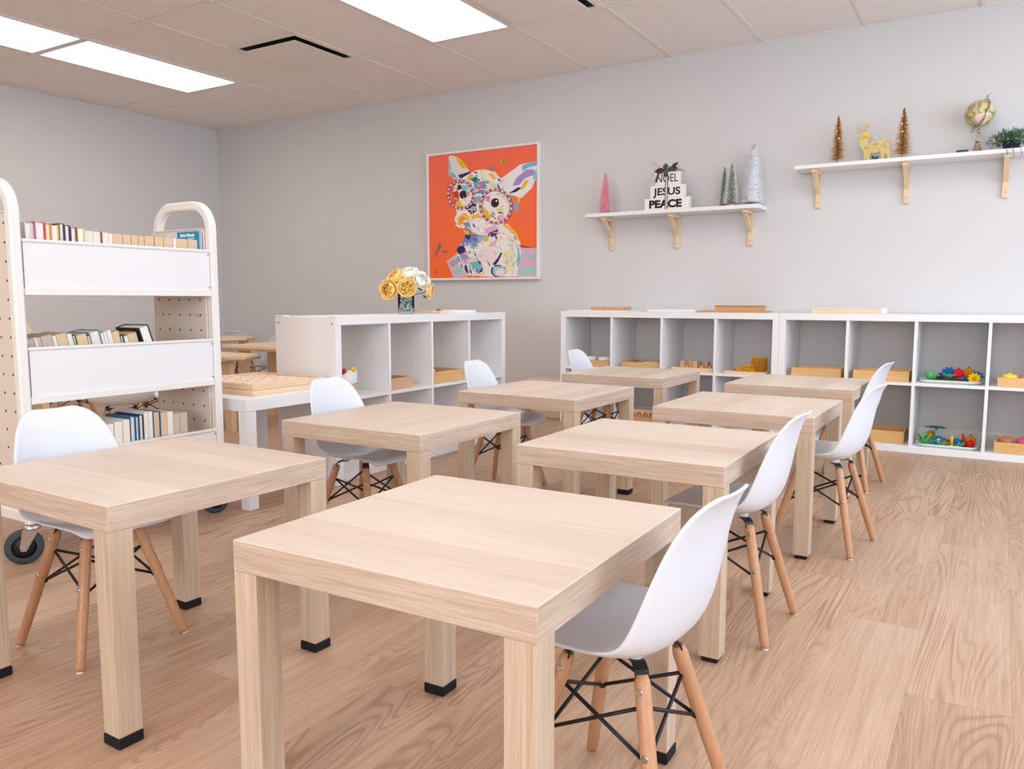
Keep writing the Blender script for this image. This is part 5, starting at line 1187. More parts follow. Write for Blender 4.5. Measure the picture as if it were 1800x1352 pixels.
((45,42,95),[(0.738,0.472),(0.713,0.452),(0.711,0.454),(0.735,0.474)]),
((45,42,95),[(0.713,0.452),(0.684,0.439),(0.683,0.441),(0.711,0.454)]),
((45,42,95),[(0.684,0.439),(0.651,0.433),(0.65,0.436),(0.683,0.441)]),
((45,42,95),[(0.651,0.433),(0.617,0.436),(0.617,0.439),(0.65,0.436)]),
((45,42,95),[(0.617,0.436),(0.584,0.448),(0.585,0.45),(0.617,0.439)]),
((45,42,95),[(0.584,0.448),(0.554,0.466),(0.557,0.469),(0.585,0.45)]),
((45,42,95),[(0.554,0.466),(0.531,0.492),(0.534,0.493),(0.557,0.469)]),
((45,42,95),[(0.531,0.492),(0.514,0.521),(0.517,0.522),(0.534,0.493)]),
((45,42,95),[(0.514,0.521),(0.506,0.553),(0.51,0.554),(0.517,0.522)]),
((45,42,95),[(0.506,0.553),(0.507,0.586),(0.51,0.585),(0.51,0.554)]),
((45,42,95),[(0.507,0.586),(0.517,0.616),(0.52,0.615),(0.51,0.585)]),
((45,42,95),[(0.517,0.616),(0.535,0.642),(0.538,0.64),(0.52,0.615)]),
((45,42,95),[(0.535,0.642),(0.56,0.663),(0.562,0.66),(0.538,0.64)]),
((45,42,95),[(0.56,0.663),(0.59,0.676),(0.591,0.673),(0.562,0.66)]),
((45,42,95),[(0.59,0.676),(0.623,0.68),(0.624,0.677),(0.591,0.673)]),
((45,42,95),[(0.623,0.68),(0.657,0.677),(0.657,0.674),(0.624,0.677)]),
((45,42,95),[(0.657,0.677),(0.69,0.665),(0.688,0.662),(0.657,0.674)]),
((45,42,95),[(0.69,0.665),(0.718,0.646),(0.716,0.644),(0.688,0.662)]),
((45,42,95),[(0.718,0.646),(0.742,0.621),(0.739,0.619),(0.716,0.644)]),
((45,42,95),[(0.742,0.621),(0.758,0.591),(0.754,0.591),(0.739,0.619)]),
((45,42,95),[(0.758,0.591),(0.765,0.56),(0.762,0.56),(0.754,0.591)]),
((150,170,190),[(0.439,0.635),(0.493,0.649),(0.503,0.605),(0.44,0.6)]),
((130,118,138),[(0.043,0.179),(0.083,0.258),(0.1,0.304),(0.118,0.266),(0.083,0.222),(0.06,0.18)]),
((225,150,50),[(0.741,0.891),(0.738,0.88),(0.729,0.871),(0.715,0.867),(0.7,0.869),(0.686,0.875),(0.677,0.885),(0.674,0.897),(0.677,0.909),(0.687,0.917),(0.7,0.921),(0.715,0.92),(0.729,0.913),(0.738,0.903)]),
((180,120,60),[(0.726,0.893),(0.724,0.888),(0.719,0.884),(0.713,0.882),(0.706,0.883),(0.7,0.886),(0.695,0.89),(0.694,0.895),(0.695,0.9),(0.7,0.904),(0.706,0.906),(0.713,0.905),(0.72,0.902),(0.724,0.898)]),
((190,130,110),[(0.635,0.853),(0.631,0.847),(0.621,0.842),(0.607,0.841),(0.59,0.842),(0.576,0.846),(0.566,0.852),(0.562,0.859),(0.566,0.866),(0.576,0.87),(0.591,0.872),(0.607,0.87),(0.622,0.866),(0.632,0.86)]),
((130,110,120),[(0.127,0.221),(0.17,0.228),(0.181,0.215),(0.143,0.21)]),
((120,100,110),[(0.045,0.044),(0.064,0.066),(0.072,0.044)]),
((150,70,60),[(0.842,0.249),(0.958,0.224),(0.958,0.22),(0.852,0.236)])]
px0, px1, pz0, pz1 = 2.556, 3.598, 1.003, 2.010
pt = thing('painting', 'square orange painting of a small white dog in round glasses, white frame', 'painting', ((px0 + px1) / 2, 0, pz0))
hw = (px1 - px0) / 2; hh = pz1 - pz0; fr = .018
for a in ((-hw, hw, 0, fr), (-hw, hw, hh - fr, hh), (-hw, -hw + fr, fr, hh - fr), (hw - fr, hw, fr, hh - fr)):
    bm = BM(); bx(bm, a[0], a[1], -.04, -.002, a[2], a[3], bev=.0015, seg=1); obj('frame_bar', bm, mat('frame_white', (240, 236, 234), .45), pt)
bm = BM(); bx(bm, -hw + fr, hw - fr, -.028, -.004, fr, hh - fr)
pm = bpy.data.materials.new('orange_ground'); pm.use_nodes = True
nt = pm.node_tree; tcn = nt.nodes.new('ShaderNodeTexCoord'); sp = nt.nodes.new('ShaderNodeSeparateXYZ'); ad = nt.nodes.new('ShaderNodeMath'); ad.operation = 'MULTIPLY_ADD'
nz = nt.nodes.new('ShaderNodeTexNoise'); nz.inputs['Scale'].default_value = 5
mxn = nt.nodes.new('ShaderNodeMix'); mxn.data_type = 'RGBA'; mxn.inputs[6].default_value = col(255, 110, 16); mxn.inputs[7].default_value = col(250, 110, 80)
nt.links.new(tcn.outputs['Object'], sp.inputs[0]); nt.links.new(tcn.outputs['Object'], nz.inputs['Vector']); nt.links.new(sp.outputs[2], ad.inputs[0]); ad.inputs[1].default_value = .95
nt.links.new(nz.outputs['Fac'], ad.inputs[2]); sb = nt.nodes.new('ShaderNodeMath'); sb.operation = 'SUBTRACT'; sb.inputs[1].default_value = .45
nt.links.new(ad.outputs[0], sb.inputs[0]); nt.links.new(sb.outputs[0], mxn.inputs[0]); nt.links.new(mxn.outputs[2], nt.nodes['Principled BSDF'].inputs['Base Color']); nt.nodes['Principled BSDF'].inputs['Roughness'].default_value = .6
obj('canvas', bm, pm, pt)
cols = sorted({c for c, _ in PAINT}); mats = [mat('pigment_%d_%d_%d' % c, c, .6) for c in cols]
bm = BM(); w_ = 2 * (hw - fr); h_ = hh - 2 * fr
for i, (c, pts) in enumerate(PAINT):
    yy = -.0282 - i * .00001
    vs = [bm.verts.new((-hw + fr + u * w_, yy, fr + v * h_)) for u, v in pts]
    f = bm.faces.new(vs); f.material_index = cols.index(c)
    f.normal_update()
    if f.normal.y > 0: f.normal_flip()
bmesh.ops.triangulate(bm, faces=bm.faces)
me = bpy.data.meshes.new('dog_picture'); bm.to_mesh(me); bm.free()
for m in mats: me.materials.append(m)
o = bpy.data.objects.new('dog_picture', me); C.objects.link(o); o.parent = pt

# ------------------------------------------------------------------ wall shelves with wooden brackets
def wall_shelf(label, x0, x1, zt, th, bxs, drop):
    t = thing('wall_shelf', label, 'wall shelf', ((x0 + x1) / 2, 0, zt - th)); c = (x0 + x1) / 2
    bm = BM(); bx(bm, x0 - c, x1 - c, -.2, -.001, 0, th, bev=.0015, seg=1); obj('board', bm, WHITE, t)
    for b in bxs:
        e = bpy.data.objects.new('bracket', None); C.objects.link(e); e.parent = t; e.location = (b - c, 0, 0); e.empty_display_size = .03; w = .0145
        bm = BM(); bx(bm, -w, w, -.021, -.001, -drop, -.002, bev=.001, seg=1); obj('upright', bm, PINE, e)
        bm = BM(); bx(bm, -w, w, -.175, -.022, -.021, -.001, bev=.001, seg=1); obj('arm', bm, PINE_Y, e)
        bm = BM(); prism(bm, [(-.022, -drop * .62), (-.022, -drop * .52), (-.135, -.022), (-.165, -.022)], -w * .8, w * .8, 'YZ'); obj('brace', bm, PINE, e)
        for zz in (-drop + .03,):
            bm = BM(); lathe(bm, [(.0035, -.0218), (.0035, -.0208)], 10, (0, 0, zz), axis='Y'); obj('screw', bm, mat('screw_head', (120, 100, 84), .4), e)
wall_shelf('white wall shelf on wooden brackets holding the word blocks', 4.058, 5.255, 1.445, .025, (4.183, 4.668, 5.16), .22)
wall_shelf('white wall shelf on wooden brackets holding the globe', 5.461, 6.71, 1.656, .022, (5.569, 6.063, 6.559), .217)
S1, S2 = 1.4452, 1.6562

# ------------------------------------------------------------------ bottle-brush trees
def brush_tree(label, x, y, z, r, h, rgb, tip, n, base=True, beads=0, rgb2=None, seed=1, droop=.25, thick=.0019, stem0=.12, group='small bottle brush trees on the wall shelves', pw=.68, core=0.0):
    rnd = random.Random(seed)
    t = thing('bottle_brush_tree', label, 'decoration', (x, y, z), 0, group)
    zb = h * stem0 if base else h * stem0
    bm = BM(); tube(bm, [(0, 0, 0.0), (0, 0, h * .97)], .0022, 6); obj('wire_stem', bm, mat('stem_' + label[:6], tuple(int(c * .6) for c in rgb), .6), t)
    if base:
        bm = BM(); lathe(bm, [(.024, 0), (.026, .003), (.024, .012), (.010, .014)], 18); obj('base', bm, mat('tree_base_wood', (200, 168, 120), .5), t)
    if core:
        bm = BM(); lathe(bm, [(.002 + r * core * (1 - k / 10) ** pw, zb + (h - zb) * k / 10 - .004 * (k > 0)) for k in range(11)], 14); cc_ = tuple(int(.5 * a_ + .5 * b_) for a_, b_ in zip(rgb2 or rgb, rgb)); obj('bristle_core', bm, mat('core_%d_%d_%d' % cc_, cc_, .9, bump=.8, bscale=260), t)  # solid cone added inside to lighten the dark gaps between bristles
    m1 = mat('bristle_%d_%d_%d' % rgb, rgb, .7); m2 = mat('bristle_%d_%d_%d' % tip, tip, .7); m3 = mat('bristle_%d_%d_%d' % (rgb2 or rgb), rgb2 or rgb, .7)
    bm = BM()
    for i in range(n):
        f = (i + rnd.random()) / n; f = 1 - (1 - f) ** 1.0
        zz = zb + (h - zb) * f; L = r * 1.08 * (1 - f) ** pw * rnd.uniform(.82, 1.06) + .003; a = rnd.random() * 2 * PI
        d = Vector((math.cos(a), math.sin(a), -droop * rnd.uniform(.3, 1.2) + .15)).normalized(); s = Vector((-math.sin(a), math.cos(a), 0)) * thick; u = d.cross(s).normalized() * thick
        p0 = Vector((0, 0, zz)); pm_ = p0 + d * L * .5; p1 = p0 + d * L
        A = [bm.verts.new(p0 + s), bm.verts.new(p0 - s), bm.verts.new(p0 + u)]; B = [bm.verts.new(pm_ + s), bm.verts.new(pm_ - s), bm.verts.new(pm_ + u)]; T = bm.verts.new(p1)
        mi = 2 if (rgb2 and rnd.random() < .5) else 0
        for k in range(3):
            fc = bm.faces.new((A[k], A[(k + 1) % 3], B[(k + 1) % 3], B[k])); fc.material_index = mi
            fc = bm.faces.new((B[k], B[(k + 1) % 3], T)); fc.material_index = 1
    o = obj('bristles', bm, [m1, m2, m3], t); o['kind'] = 'stuff'
    for k in range(beads):
        f = .12 + .7 * k / max(beads - 1, 1); a = -PI / 2 + rnd.uniform(-1.1, 1.1); rr_ = r * (1 - f) ** .8 * .92
        bm = BM(); ball(bm, (rr_ * math.cos(a), rr_ * math.sin(a), zb + (h - zb) * f), .0052, sub=2); obj('pearl_bead', bm, mat('pearl', (244, 232, 214), .25), t)
brush_tree('pink bottle brush tree on the left wall shelf', 4.168, -.105, S1, .06, .285, (234, 118, 138), (252, 214, 220), 1900, seed=2, stem0=.03, base=False, rgb2=(244, 176, 190), core=.5)
brush_tree('small frosted green bottle brush tree, left of the pair', 4.994, -.062, S1, .046, .265, (70, 104, 106), (236, 238, 240), 1300, seed=3, stem0=.06, rgb2=(190, 204, 208), pw=.6, core=.28)
brush_tree('small frosted green bottle brush tree beside the tall white one', 5.066, -.145, S1, .056, .272, (74, 100, 84), (240, 240, 236), 1500, seed=4, stem0=.07, rgb2=(214, 216, 204), pw=.55, core=.28)
brush_tree('tall silvery white bottle brush tree at the right end of the left wall shelf', 5.190, -.10, S1, .076, .385, (206, 208, 214), (246, 247, 250), 2600, seed=5, stem0=.05, rgb2=(244, 244, 246), pw=.48, core=.6)
brush_tree('gold bottle brush tree with pearls left of the deer', 5.687, -.11, S2, .052, .285, (186, 130, 28), (220, 168, 60), 900, base=False, beads=5, seed=6, stem0=.10, droop=.1, rgb2=(190, 134, 36), thick=.0011)
brush_tree('gold bottle brush tree with pearls right of the deer', 6.040, -.11, S2, .055, .29, (182, 128, 26), (216, 164, 58), 950, base=False, beads=5, seed=8, stem0=.10, droop=.1, rgb2=(186, 130, 34), thick=.0011)

# ------------------------------------------------------------------ stacked word blocks
wb = thing('word_block_stack', 'stack of three white blocks reading NOEL JESUS PEACE tied with ribbon and holly', 'decoration', (4.638, -.13, S1))
BW = mat('block_white', (240, 236, 233), .55); INK = mat('black_ink', (18, 17, 18), .6)
zz = 0
for (a, b, h, s, size, bold, sx, sh) in ((4.481, 4.795, .079, 'PEACE', .068, .0034, 1.16, 0), (4.520, 4.758, .083, 'JESUS', .066, .0018, 1.16, 0), (4.551, 4.721, .088, 'NOEL', .074, .0002, .80, 0)):
    bm = BM(); bx(bm, a - 4.638, b - 4.638, -.022, .022, zz + .0003, zz + h, bev=.002, seg=1); bl = obj('block', bm, BW, wb)
    tx = text(s, size, INK, bl, ((a + b) / 2 - 4.638 - (.012 if s == 'PEACE' else 0), -.0225, zz + h / 2 - .002), (R(90), 0, 0), 'lettering', bold=bold, sx=sx, shear=sh)
    zz += h
for i, (xo, m) in enumerate(((-.0065, (120, 100, 112)), (0, (236, 230, 230)), (.0065, (120, 100, 112)))):
    bm = BM(); bx(bm, -.004 + xo - .0032, -.004 + xo + .0032, -.0245, -.0232, .001, zz + .001); bx(bm, -.004 + xo - .0032, -.004 + xo + .0032, -.0245, .0245, zz + .0004, zz + .0016); obj('ribbon', bm, mat('ribbon_%d_%d_%d' % m, m, .5), wb)
def leaf(bm, p, d, L, w, up=Vector((0, 0, 1)), curl=.15, mi=0, n=5, spiky=False):
    p = Vector(p); d = Vector(d).normalized(); s = d.cross(Vector(up)).normalized(); nn = s.cross(d)
    prev = None
    for k in range(n + 1):
        f = k / n; ww = w * math.sin(PI * min(.97, f * .93 + .05)) * (1.25 if spiky and k % 2 else 1.0)
        c = p + d * L * f - nn * curl * L * f * f
        r_ = [bm.verts.new(c + s * ww + nn * ww * .25), bm.verts.new(c), bm.verts.new(c - s * ww + nn * ww * .25)]
        if prev:
            for j in range(2):
                fc = bm.faces.new((prev[j], prev[j + 1], r_[j + 1], r_[j])); fc.smooth = True; fc.material_index = mi
        prev = r_
def leafpart(name, m, parent, *a, **k):
    bm = BM(); leaf(bm, *a, **k); o = obj(name, bm, m, parent)
    md = o.modifiers.new('thick', 'SOLIDIFY'); md.thickness = .0008; return o
top = Vector((-.004, -.024, zz))
PUR = mat('purple_leaf', (66, 40, 58), .5); HOL = mat('holly', (36, 84, 56), .45); GOLDL = mat('gold_sprig', (176, 150, 84), .5)
leafpart('purple_leaf', PUR, wb, top + Vector((-.01, 0, .004)), (-1, -.15, .05), .075, .02, (0, -1, .3)); leafpart('purple_leaf', PUR, wb, top + Vector((.03, 0, .012)), (.8, -.1, .75), .062, .014, (0, -1, .2))
leafpart('purple_leaf', PUR, wb, top + Vector((.035, 0, .006)), (1, -.1, .25), .042, .016, (0, -1, .2)); leafpart('purple_leaf', PUR, wb, top + Vector((-.055, 0, -.002)), (-.25, -.05, -1), .075, .008, (0, -1, 0), curl=-.2)
leafpart('holly_leaf', HOL, wb, top + Vector((-.004, -.002, .008)), (-.1, -.1, 1), .045, .017, (0, -1, 0), spiky=True); leafpart('holly_leaf', HOL, wb, top + Vector((.008, -.002, .003)), (1, -.1, .5), .045, .015, (0, -1, 0), spiky=True); leafpart('holly_leaf', HOL, wb, top + Vector((-.004, -.003, -.002)), (-.05, -.1, -1), .036, .014, (0, -1, 0), spiky=True)
leafpart('gold_sprig', GOLDL, wb, top + Vector((.04, 0, .008)), (1, -.05, -.1), .085, .007, (0, -1, 0))
bm = BM()
for k in range(16):
    f = k / 15; p = top + Vector((-.03 - .065 * f, 0, .016 + .045 * f)); leaf(bm, p, (-.6, -.1, 1) if k % 2 else (-1, -.1, -.1), .02 * (1 - .5 * f) + .006, .0018, (0, -1, 0), n=2)
tube(bm, [top + Vector((-.02, 0, .01)), top + Vector((-.1, 0, .064))], .0007, 5); obj('silver_feather', bm, mat('silver_feather', (186, 178, 176), .4), wb)
for dx, dz in ((-.008, .003), (0, .008), (.006, .001), (-.001, -.004)):
    bm = BM(); ball(bm, top + Vector((dx, -.006, dz)), .0055, sub=2); obj('berry', bm, mat('red_berry', (180, 30, 26), .3), wb)

# ------------------------------------------------------------------ gold deer
SCALE = .00072
def dp(px, pz): return ((px - 630) * SCALE, (592 - pz) * SCALE)
deer = thing('deer_figurine', 'flat gold wooden deer figurine between the two gold trees', 'decoration', (5.884, -.115, S2))
GOLD = mat('gold_wood', (214, 190, 126), .5, bump=.2, bscale=90, vary=.08)
body = [(557, 592), (566, 545), (562, 505), (540, 475), (528, 440), (524, 400), (530, 382), (545, 372), (556, 352), (572, 346), (590, 358), (606, 366), (622, 378), (620, 392), (600, 400), (592, 412), (596, 432), (612, 440), (650, 432), (690, 424), (722, 420), (745, 430), (758, 455), (748, 482), (757, 510), (766, 545), (762, 582), (742, 582), (738, 550), (718, 528), (716, 588), (690, 588), (694, 540), (682, 515), (650, 524), (612, 520), (606, 592), (584, 592), (582, 550), (577, 592)]
bm = BM(); prism(bm, [dp(*p) for p in body][::-1], -.006, .006, 'XZ'); obj('body', bm, GOLD, deer)
for an in ([(566, 350), (552, 340), (530, 338), (510, 322), (502, 300), (512, 284)], [(530, 338), (526, 312), (536, 290)], [(552, 340), (512, 352), (496, 340)], [(568, 348), (572, 322), (566, 298), (572, 280)], [(572, 322), (592, 306), (592, 284)]):
    bm = BM(); tube(bm, [(dp(*p)[0], 0, dp(*p)[1]) for p in an], .0042, 7); obj('antler', bm, GOLD, deer)
bm = BM(); prism(bm, [dp(*p) for p in ((527, 412), (594, 405), (594, 385), (540, 378), (527, 388))], -.0066, .0066, 'XZ'); obj('scarf', bm, mat('gold_foil', (216, 176, 40), .3), deer)
rn = random.Random(4); bm = BM()
for k in range(34):
    px_ = rn.uniform(560, 740); pz_ = rn.uniform(445, 505)
    if px_ < 600: pz_ = rn.uniform(420, 500)
    x_, z_ = dp(px_, pz_); a = rn.uniform(0, PI); L = rn.uniform(.004, .009)
    pts = [(x_ + L * math.cos(a + q) * (1 - .3 * abs(q)), -.0062, z_ + L * .7 * math.sin(a + q * 1.3)) for q in (-.9, -.4, 0, .4, .9)]
    tube(bm, pts, .0009, 5)
obj('cut_pattern', bm, mat('deer_cut', (128, 102, 52), .7), deer)
leafpart('greenery', HOL, deer, (.008, .0, .012), (1, -.2, .5), .03, .008, (0, -1, 0), spiky=True); leafpart('greenery', HOL, deer, (.012, .0, .014), (-.7, -.2, .8), .026, .008, (0, -1, 0), spiky=True)
bm = BM(); ball(bm, (.012, -.004, .006), .008, sub=2); obj('pine_cone', bm, mat('pine_cone', (120, 84, 62), .7), deer)

# ------------------------------------------------------------------ globe
gl = thing('globe', 'antique gold and cream desk globe on a metal stand', 'globe', (6.405, -.10, S2))
gc = Vector((.012, 0, .215)); gr = .074
gm = bpy.data.materials.new('globe_map'); gm.use_nodes = True; nt = gm.node_tree; b_ = nt.nodes['Principled BSDF']; b_.inputs['Roughness'].default_value = .3
tcn = nt.nodes.new('ShaderNodeTexCoord'); nn = nt.nodes.new('ShaderNodeTexNoise'); nn.inputs['Scale'].default_value = 13; nn.inputs['Detail'].default_value = 5
rp = nt.nodes.new('ShaderNodeValToRGB'); rp.color_ramp.elements[0].color = col(196, 186, 150); rp.color_ramp.elements[0].position = .44; rp.color_ramp.elements[1].color = col(196, 190, 92); rp.color_ramp.elements[1].position = .53
e2 = rp.color_ramp.elements.new(.49); e2.color = col(132, 116, 78); e3 = rp.color_ramp.elements.new(.62); e3.color = col(222, 196, 182)
nt.links.new(tcn.outputs['Object'], nn.inputs['Vector']); nt.links.new(nn.outputs['Fac'], rp.inputs[0]); nt.links.new(rp.outputs[0], b_.inputs['Base Color'])
bm = BM(); ball(bm, (0, 0, 0), gr, sub=4); obj('sphere', bm, gm, gl, gc)
# pale landmass patch on the sphere
bm = BM(); pv = []
for k in range(18):
    a = 2 * PI * k / 18; rad = .034 * (1 + .18 * math.sin(2 * a + .6) + .1 * math.sin(3 * a)); p = Vector((.018 + rad * math.cos(a), 0, -.034 + rad * .82 * math.sin(a))); p.y = -math.sqrt(max((gr + .0006) ** 2 - p.x ** 2 - p.z ** 2, 0)); pv.append(p)
cpt = Vector((.018, 0, -.034)); cpt.y = -math.sqrt((gr + .0006) ** 2 - cpt.x ** 2 - cpt.z ** 2); vc = bm.verts.new(cpt)
mid = []
for p in pv:
    q = (p + cpt) / 2; q.y = -math.sqrt((gr + .0006) ** 2 - q.x ** 2 - q.z ** 2); mid.append(bm.verts.new(q))
outv = [bm.verts.new(p) for p in pv]
for k in range(18):
    j = (k + 1) % 18
    f = bm.faces.new((vc, mid[k], mid[j])); f.smooth = True; f = bm.faces.new((mid[k], outv[k], outv[j], mid[j])); f.smooth = True
obj('landmass', bm, mat('globe_pink', (228, 204, 196), .35), gl, gc)
BRASS = mat('antique_brass', (190, 172, 150), .25, metal=1.0)
tilt = R(20); pts = []
for k in range(21):
    a = R(-100 + 200 * k / 20); v = Vector((math.cos(a) * (gr + .007), 0, math.sin(a) * (gr + .007))); v = Matrix.Rotation(R(-62), 3, 'Z') @ v; v = Matrix.Rotation(tilt, 3, 'Y') @ v; pts.append(gc + v)
bm = BM(); tube(bm, pts, .0042, 8); obj('meridian', bm, BRASS, gl)
for s in (1, -1):
    v = Matrix.Rotation(tilt, 3, 'Y') @ Vector((0, 0, s * (gr + .010))); bm = BM(); tube(bm, [gc + v * .95, gc + v * 1.12], .004, 8); ball(bm, gc + v * 1.16, .0065, sub=2); obj('axis_knob', bm, BRASS, gl)
    if s == 1:
        bm = BM(); tube(bm, [gc + v * 1.1, gc + v * 1.2 + Vector((.006, 0, .004)), gc + v * 1.22 + Vector((.016, 0, .008))], .0022, 6); obj('finial', bm, BRASS, gl)
bm = BM(); tube(bm, [(.012, 0, .135), (.010, 0, .118)], .006, 10); ball(bm, (.012, 0, .117), .010, sub=2); obj('stem', bm, BRASS, gl)
bm = BM(); tube(bm, [(.009 + .021 * math.cos(R(60 * k + 30)), 0, .088 + .021 * math.sin(R(60 * k + 30))) for k in range(6)], .0034, 8, closed=True); obj('ring', bm, BRASS, gl)
bm = BM(); lathe(bm, [(.030, 0), (.031, .004), (.026, .010), (.013, .052), (.009, .066)], 20, (.008, 0, 0)); obj('base', bm, BRASS, gl)
bk2 = thing('book', 'dark teal notebook lying flat beside the globe', 'book', (6.345, -.10, S2))
bm = BM(); bx(bm, -.028, .028, -.07, .07, 0, .003); bx(bm, -.028, .028, -.07, .07, .013, .016); bx(bm, -.028, -.025, -.07, .07, .003, .013); obj('cover', bm, mat('teal_cover', (30, 62, 66), .4), bk2)
bm = BM(); bx(bm, -.0248, .027, -.068, .068, .0032, .0128); obj('pages', bm, mat('dark_pages', (70, 84, 86), .8), bk2)

# ------------------------------------------------------------------ trailing plant
pl = thing('potted_plant', 'bushy trailing green plant in a dark pot on the right wall shelf', 'plant', (6.575, -.105, S2))
bm = BM(); lathe(bm, [(.036, 0), (.044, .05), (.047, .052), (.043, .05), (.040, .04)], 20); obj('pot', bm, mat('dark_pot', (30, 42, 46), .5), pl)
rn = random.Random(11); LG = [mat('leaf_a', (84, 122, 92), .55), mat('leaf_b', (118, 150, 120), .55), mat('leaf_c', (54, 86, 66), .55)]
bm = BM()
for k in range(620):
    a = rn.random() * 2 * PI; el = rn.uniform(-.25, 1.35); rad = rn.uniform(.4, 1.0)
    p = Vector((math.cos(a) * math.cos(el) * .112 * rad, math.sin(a) * math.cos(el) * .072 * rad, .042 + math.sin(el) * .062 * rad))
    if p.z < .012: p.z = .012
    d = Vector((math.cos(a) * math.cos(el), math.sin(a) * math.cos(el), math.sin(el) * .8 + .15)) + Vector((rn.uniform(-.7, .7), rn.uniform(-.7, .7), rn.uniform(-.5, .7)))
    leaf(bm, p, d, rn.uniform(.018, .034), rn.uniform(.0028, .0048), (rn.uniform(-1, 1), rn.uniform(-1, 1), 1), curl=rn.uniform(-.3, .4), mi=rn.choice((0, 0, 1, 1, 2)), n=2)
o = obj('foliage', bm, LG, pl); o['kind'] = 'stuff'
for k, (xx, L) in enumerate(((-.03, .035), (.0, .05), (.035, .04))):
    bm = BM(); pts = [(xx, -.07, .03), (xx + .004, -.10, .008), (xx + .010, -.105, -.012), (xx + .016, -.104, -L)]; tube(bm, pts, .0012, 5)
    for p in pts[1:]: leaf(bm, p, (rn.uniform(-1, 1), -.4, -.3), .016, .0032, n=2)
    obj('trailing_stem', bm, LG[2], pl)

# ------------------------------------------------------------------ trays, boxes and toys
def tray(name, label, cat, x0, x1, y0, y1, z, h, mx, my=None, wall=.008, base=.006, group=None, mb=None):
    my = my or mx; cx, cy = (x0 + x1) / 2, (y0 + y1) / 2; hx_, hy_ = (x1 - x0) / 2, (y1 - y0) / 2
    t = thing(name, label, cat, (cx, cy, z), 0, group)
    bm = BM(); bx(bm, -hx_ + wall, hx_ - wall, -hy_ + wall, hy_ - wall, 0, base); obj('bottom', bm, mb or mx, t)
    for a in ((-hx_, hx_, -hy_, -hy_ + wall), (-hx_, hx_, hy_ - wall, hy_)):
        bm = BM(); bx(bm, *a, 0, h, bev=.0012, seg=1); obj('side', bm, mx, t)
    for a in ((-hx_, -hx_ + wall, -hy_ + wall, hy_ - wall), (hx_ - wall, hx_, -hy_ + wall, hy_ - wall)):
        bm = BM(); bx(bm, *a, 0, h, bev=.0012, seg=1); obj('side', bm, my, t)
    return t
ZU, ZL = .3932, .0382          # tops of the middle boards and of the bottom panels
BG = 'bamboo boxes in the cube shelves'
tray('wooden_tray', 'small wooden tray holding two white bowls in the left wall shelf', 'tray', 4.095, 4.332, -.36, -.10, ZU, .048, MAPLE_X, BAMBOO_Y)
for x, lab in ((4.155, 'white bowl on the left in the small wooden tray'), (4.266, 'white bowl on the right in the small wooden tray')):
    b_o = thing('bowl', lab, 'bowl', (x, -.29, ZU + .0062), 0, 'white bowls in the small wooden tray')
    bm = BM(); lathe(bm, [(.026, 0), (.030, .002), (.044, .030), (.050, .058), (.0475, .058), (.041, .031), (.026, .006)], 26); obj('body', bm, mat('white_ceramic', (238, 236, 236), .3), b_o)
t2 = tray('wooden_tray', 'square wooden tray with a green dish in the second cube of the left wall shelf', 'tray', 4.43, 4.693, -.37, -.09, ZU, .043, MAPLE_X, BAMBOO_Y)
o = thing('dish', 'yellow green scoop lying in the square wooden tray', 'dish', (4.50, -.32, ZU + .0062))
bm = BM(); lathe(bm, [(.018, 0), (.030, .012), (.034, .034), (.031, .034), (.016, .006)], 20); obj('bowl', bm, mat('lime_plastic', (196, 186, 30), .35), o)
bm = BM(); bx(bm, .03, .075, -.006, .006, .026, .032, bev=.002, seg=1); obj('handle', bm, mat('lime_plastic', (196, 186, 30), .35), o)
o = thing('folded_cloth', 'cream folded cloth in the square wooden tray', 'cloth', (4.605, -.25, ZU + .0062))
for k in range(3):
    bm = BM(); bx(bm, -.055 + k * .002, .055 - k * .002, -.06, .06, k * .0125, k * .0125 + .012, bev=.004, seg=2); obj('fold', bm, mat('cream_cloth', (226, 214, 186), .9), o)
tray('wooden_tray', 'low wooden tray with wooden blocks in the third cube of the left wall shelf', 'tray', 4.775, 5.045, -.375, -.12, ZU, .026, PINE_X, PINE_Y)
BLK = [(4.83, -.30, .028, .028, .058), (4.865, -.33, .022, .022, .028), (4.872, -.27, .026, .03, .064), (4.912, -.30, .032, .028, .060), (4.958, -.31, .022, .022, .032), (4.982, -.28, .016, .03, .056), (5.012, -.31, .018, .025, .032), (5.018, -.24, .034, .034, .064), (4.90, -.2, .03, .03, .05), (4.96, -.2, .03, .03, .045)]
for i, (x, y, w, d, h) in enumerate(BLK):
    b_o = thing('wooden_block', 'plain wooden block, %s from the left in the low wooden tray' % ORD[i], 'block', (x, y, ZU + .0062), R((i * 37) % 20 - 10), 'wooden blocks in the low tray')
    bm = BM(); bx(bm, -w / 2, w / 2, -d / 2, d / 2, 0, h, bev=.0015, seg=2); obj('body', bm, wood('block_wood', (226, 184, 142), (200, 152, 108), 2, fine=140, long=8), b_o)
    bm = BM(); bx(bm, -w / 2 + .004, w / 2 - .004, -d / 2 - .0004, -d / 2 + .0002, .004, h - .004); obj('face_inlay', bm, wood('block_wood_b', (232, 192, 150), (208, 162, 118), 2, fine=140, long=8), b_o)
gt = tray('wooden_tray', 'pale wooden tray of golden beads in the fourth cube of the left wall shelf', 'tray', 5.125, 5.375, -.385, -.14, ZU, .018, PINE_X, PINE_Y, wall=.012)
GB = mat('gold_bead', (246, 172, 10), .3)
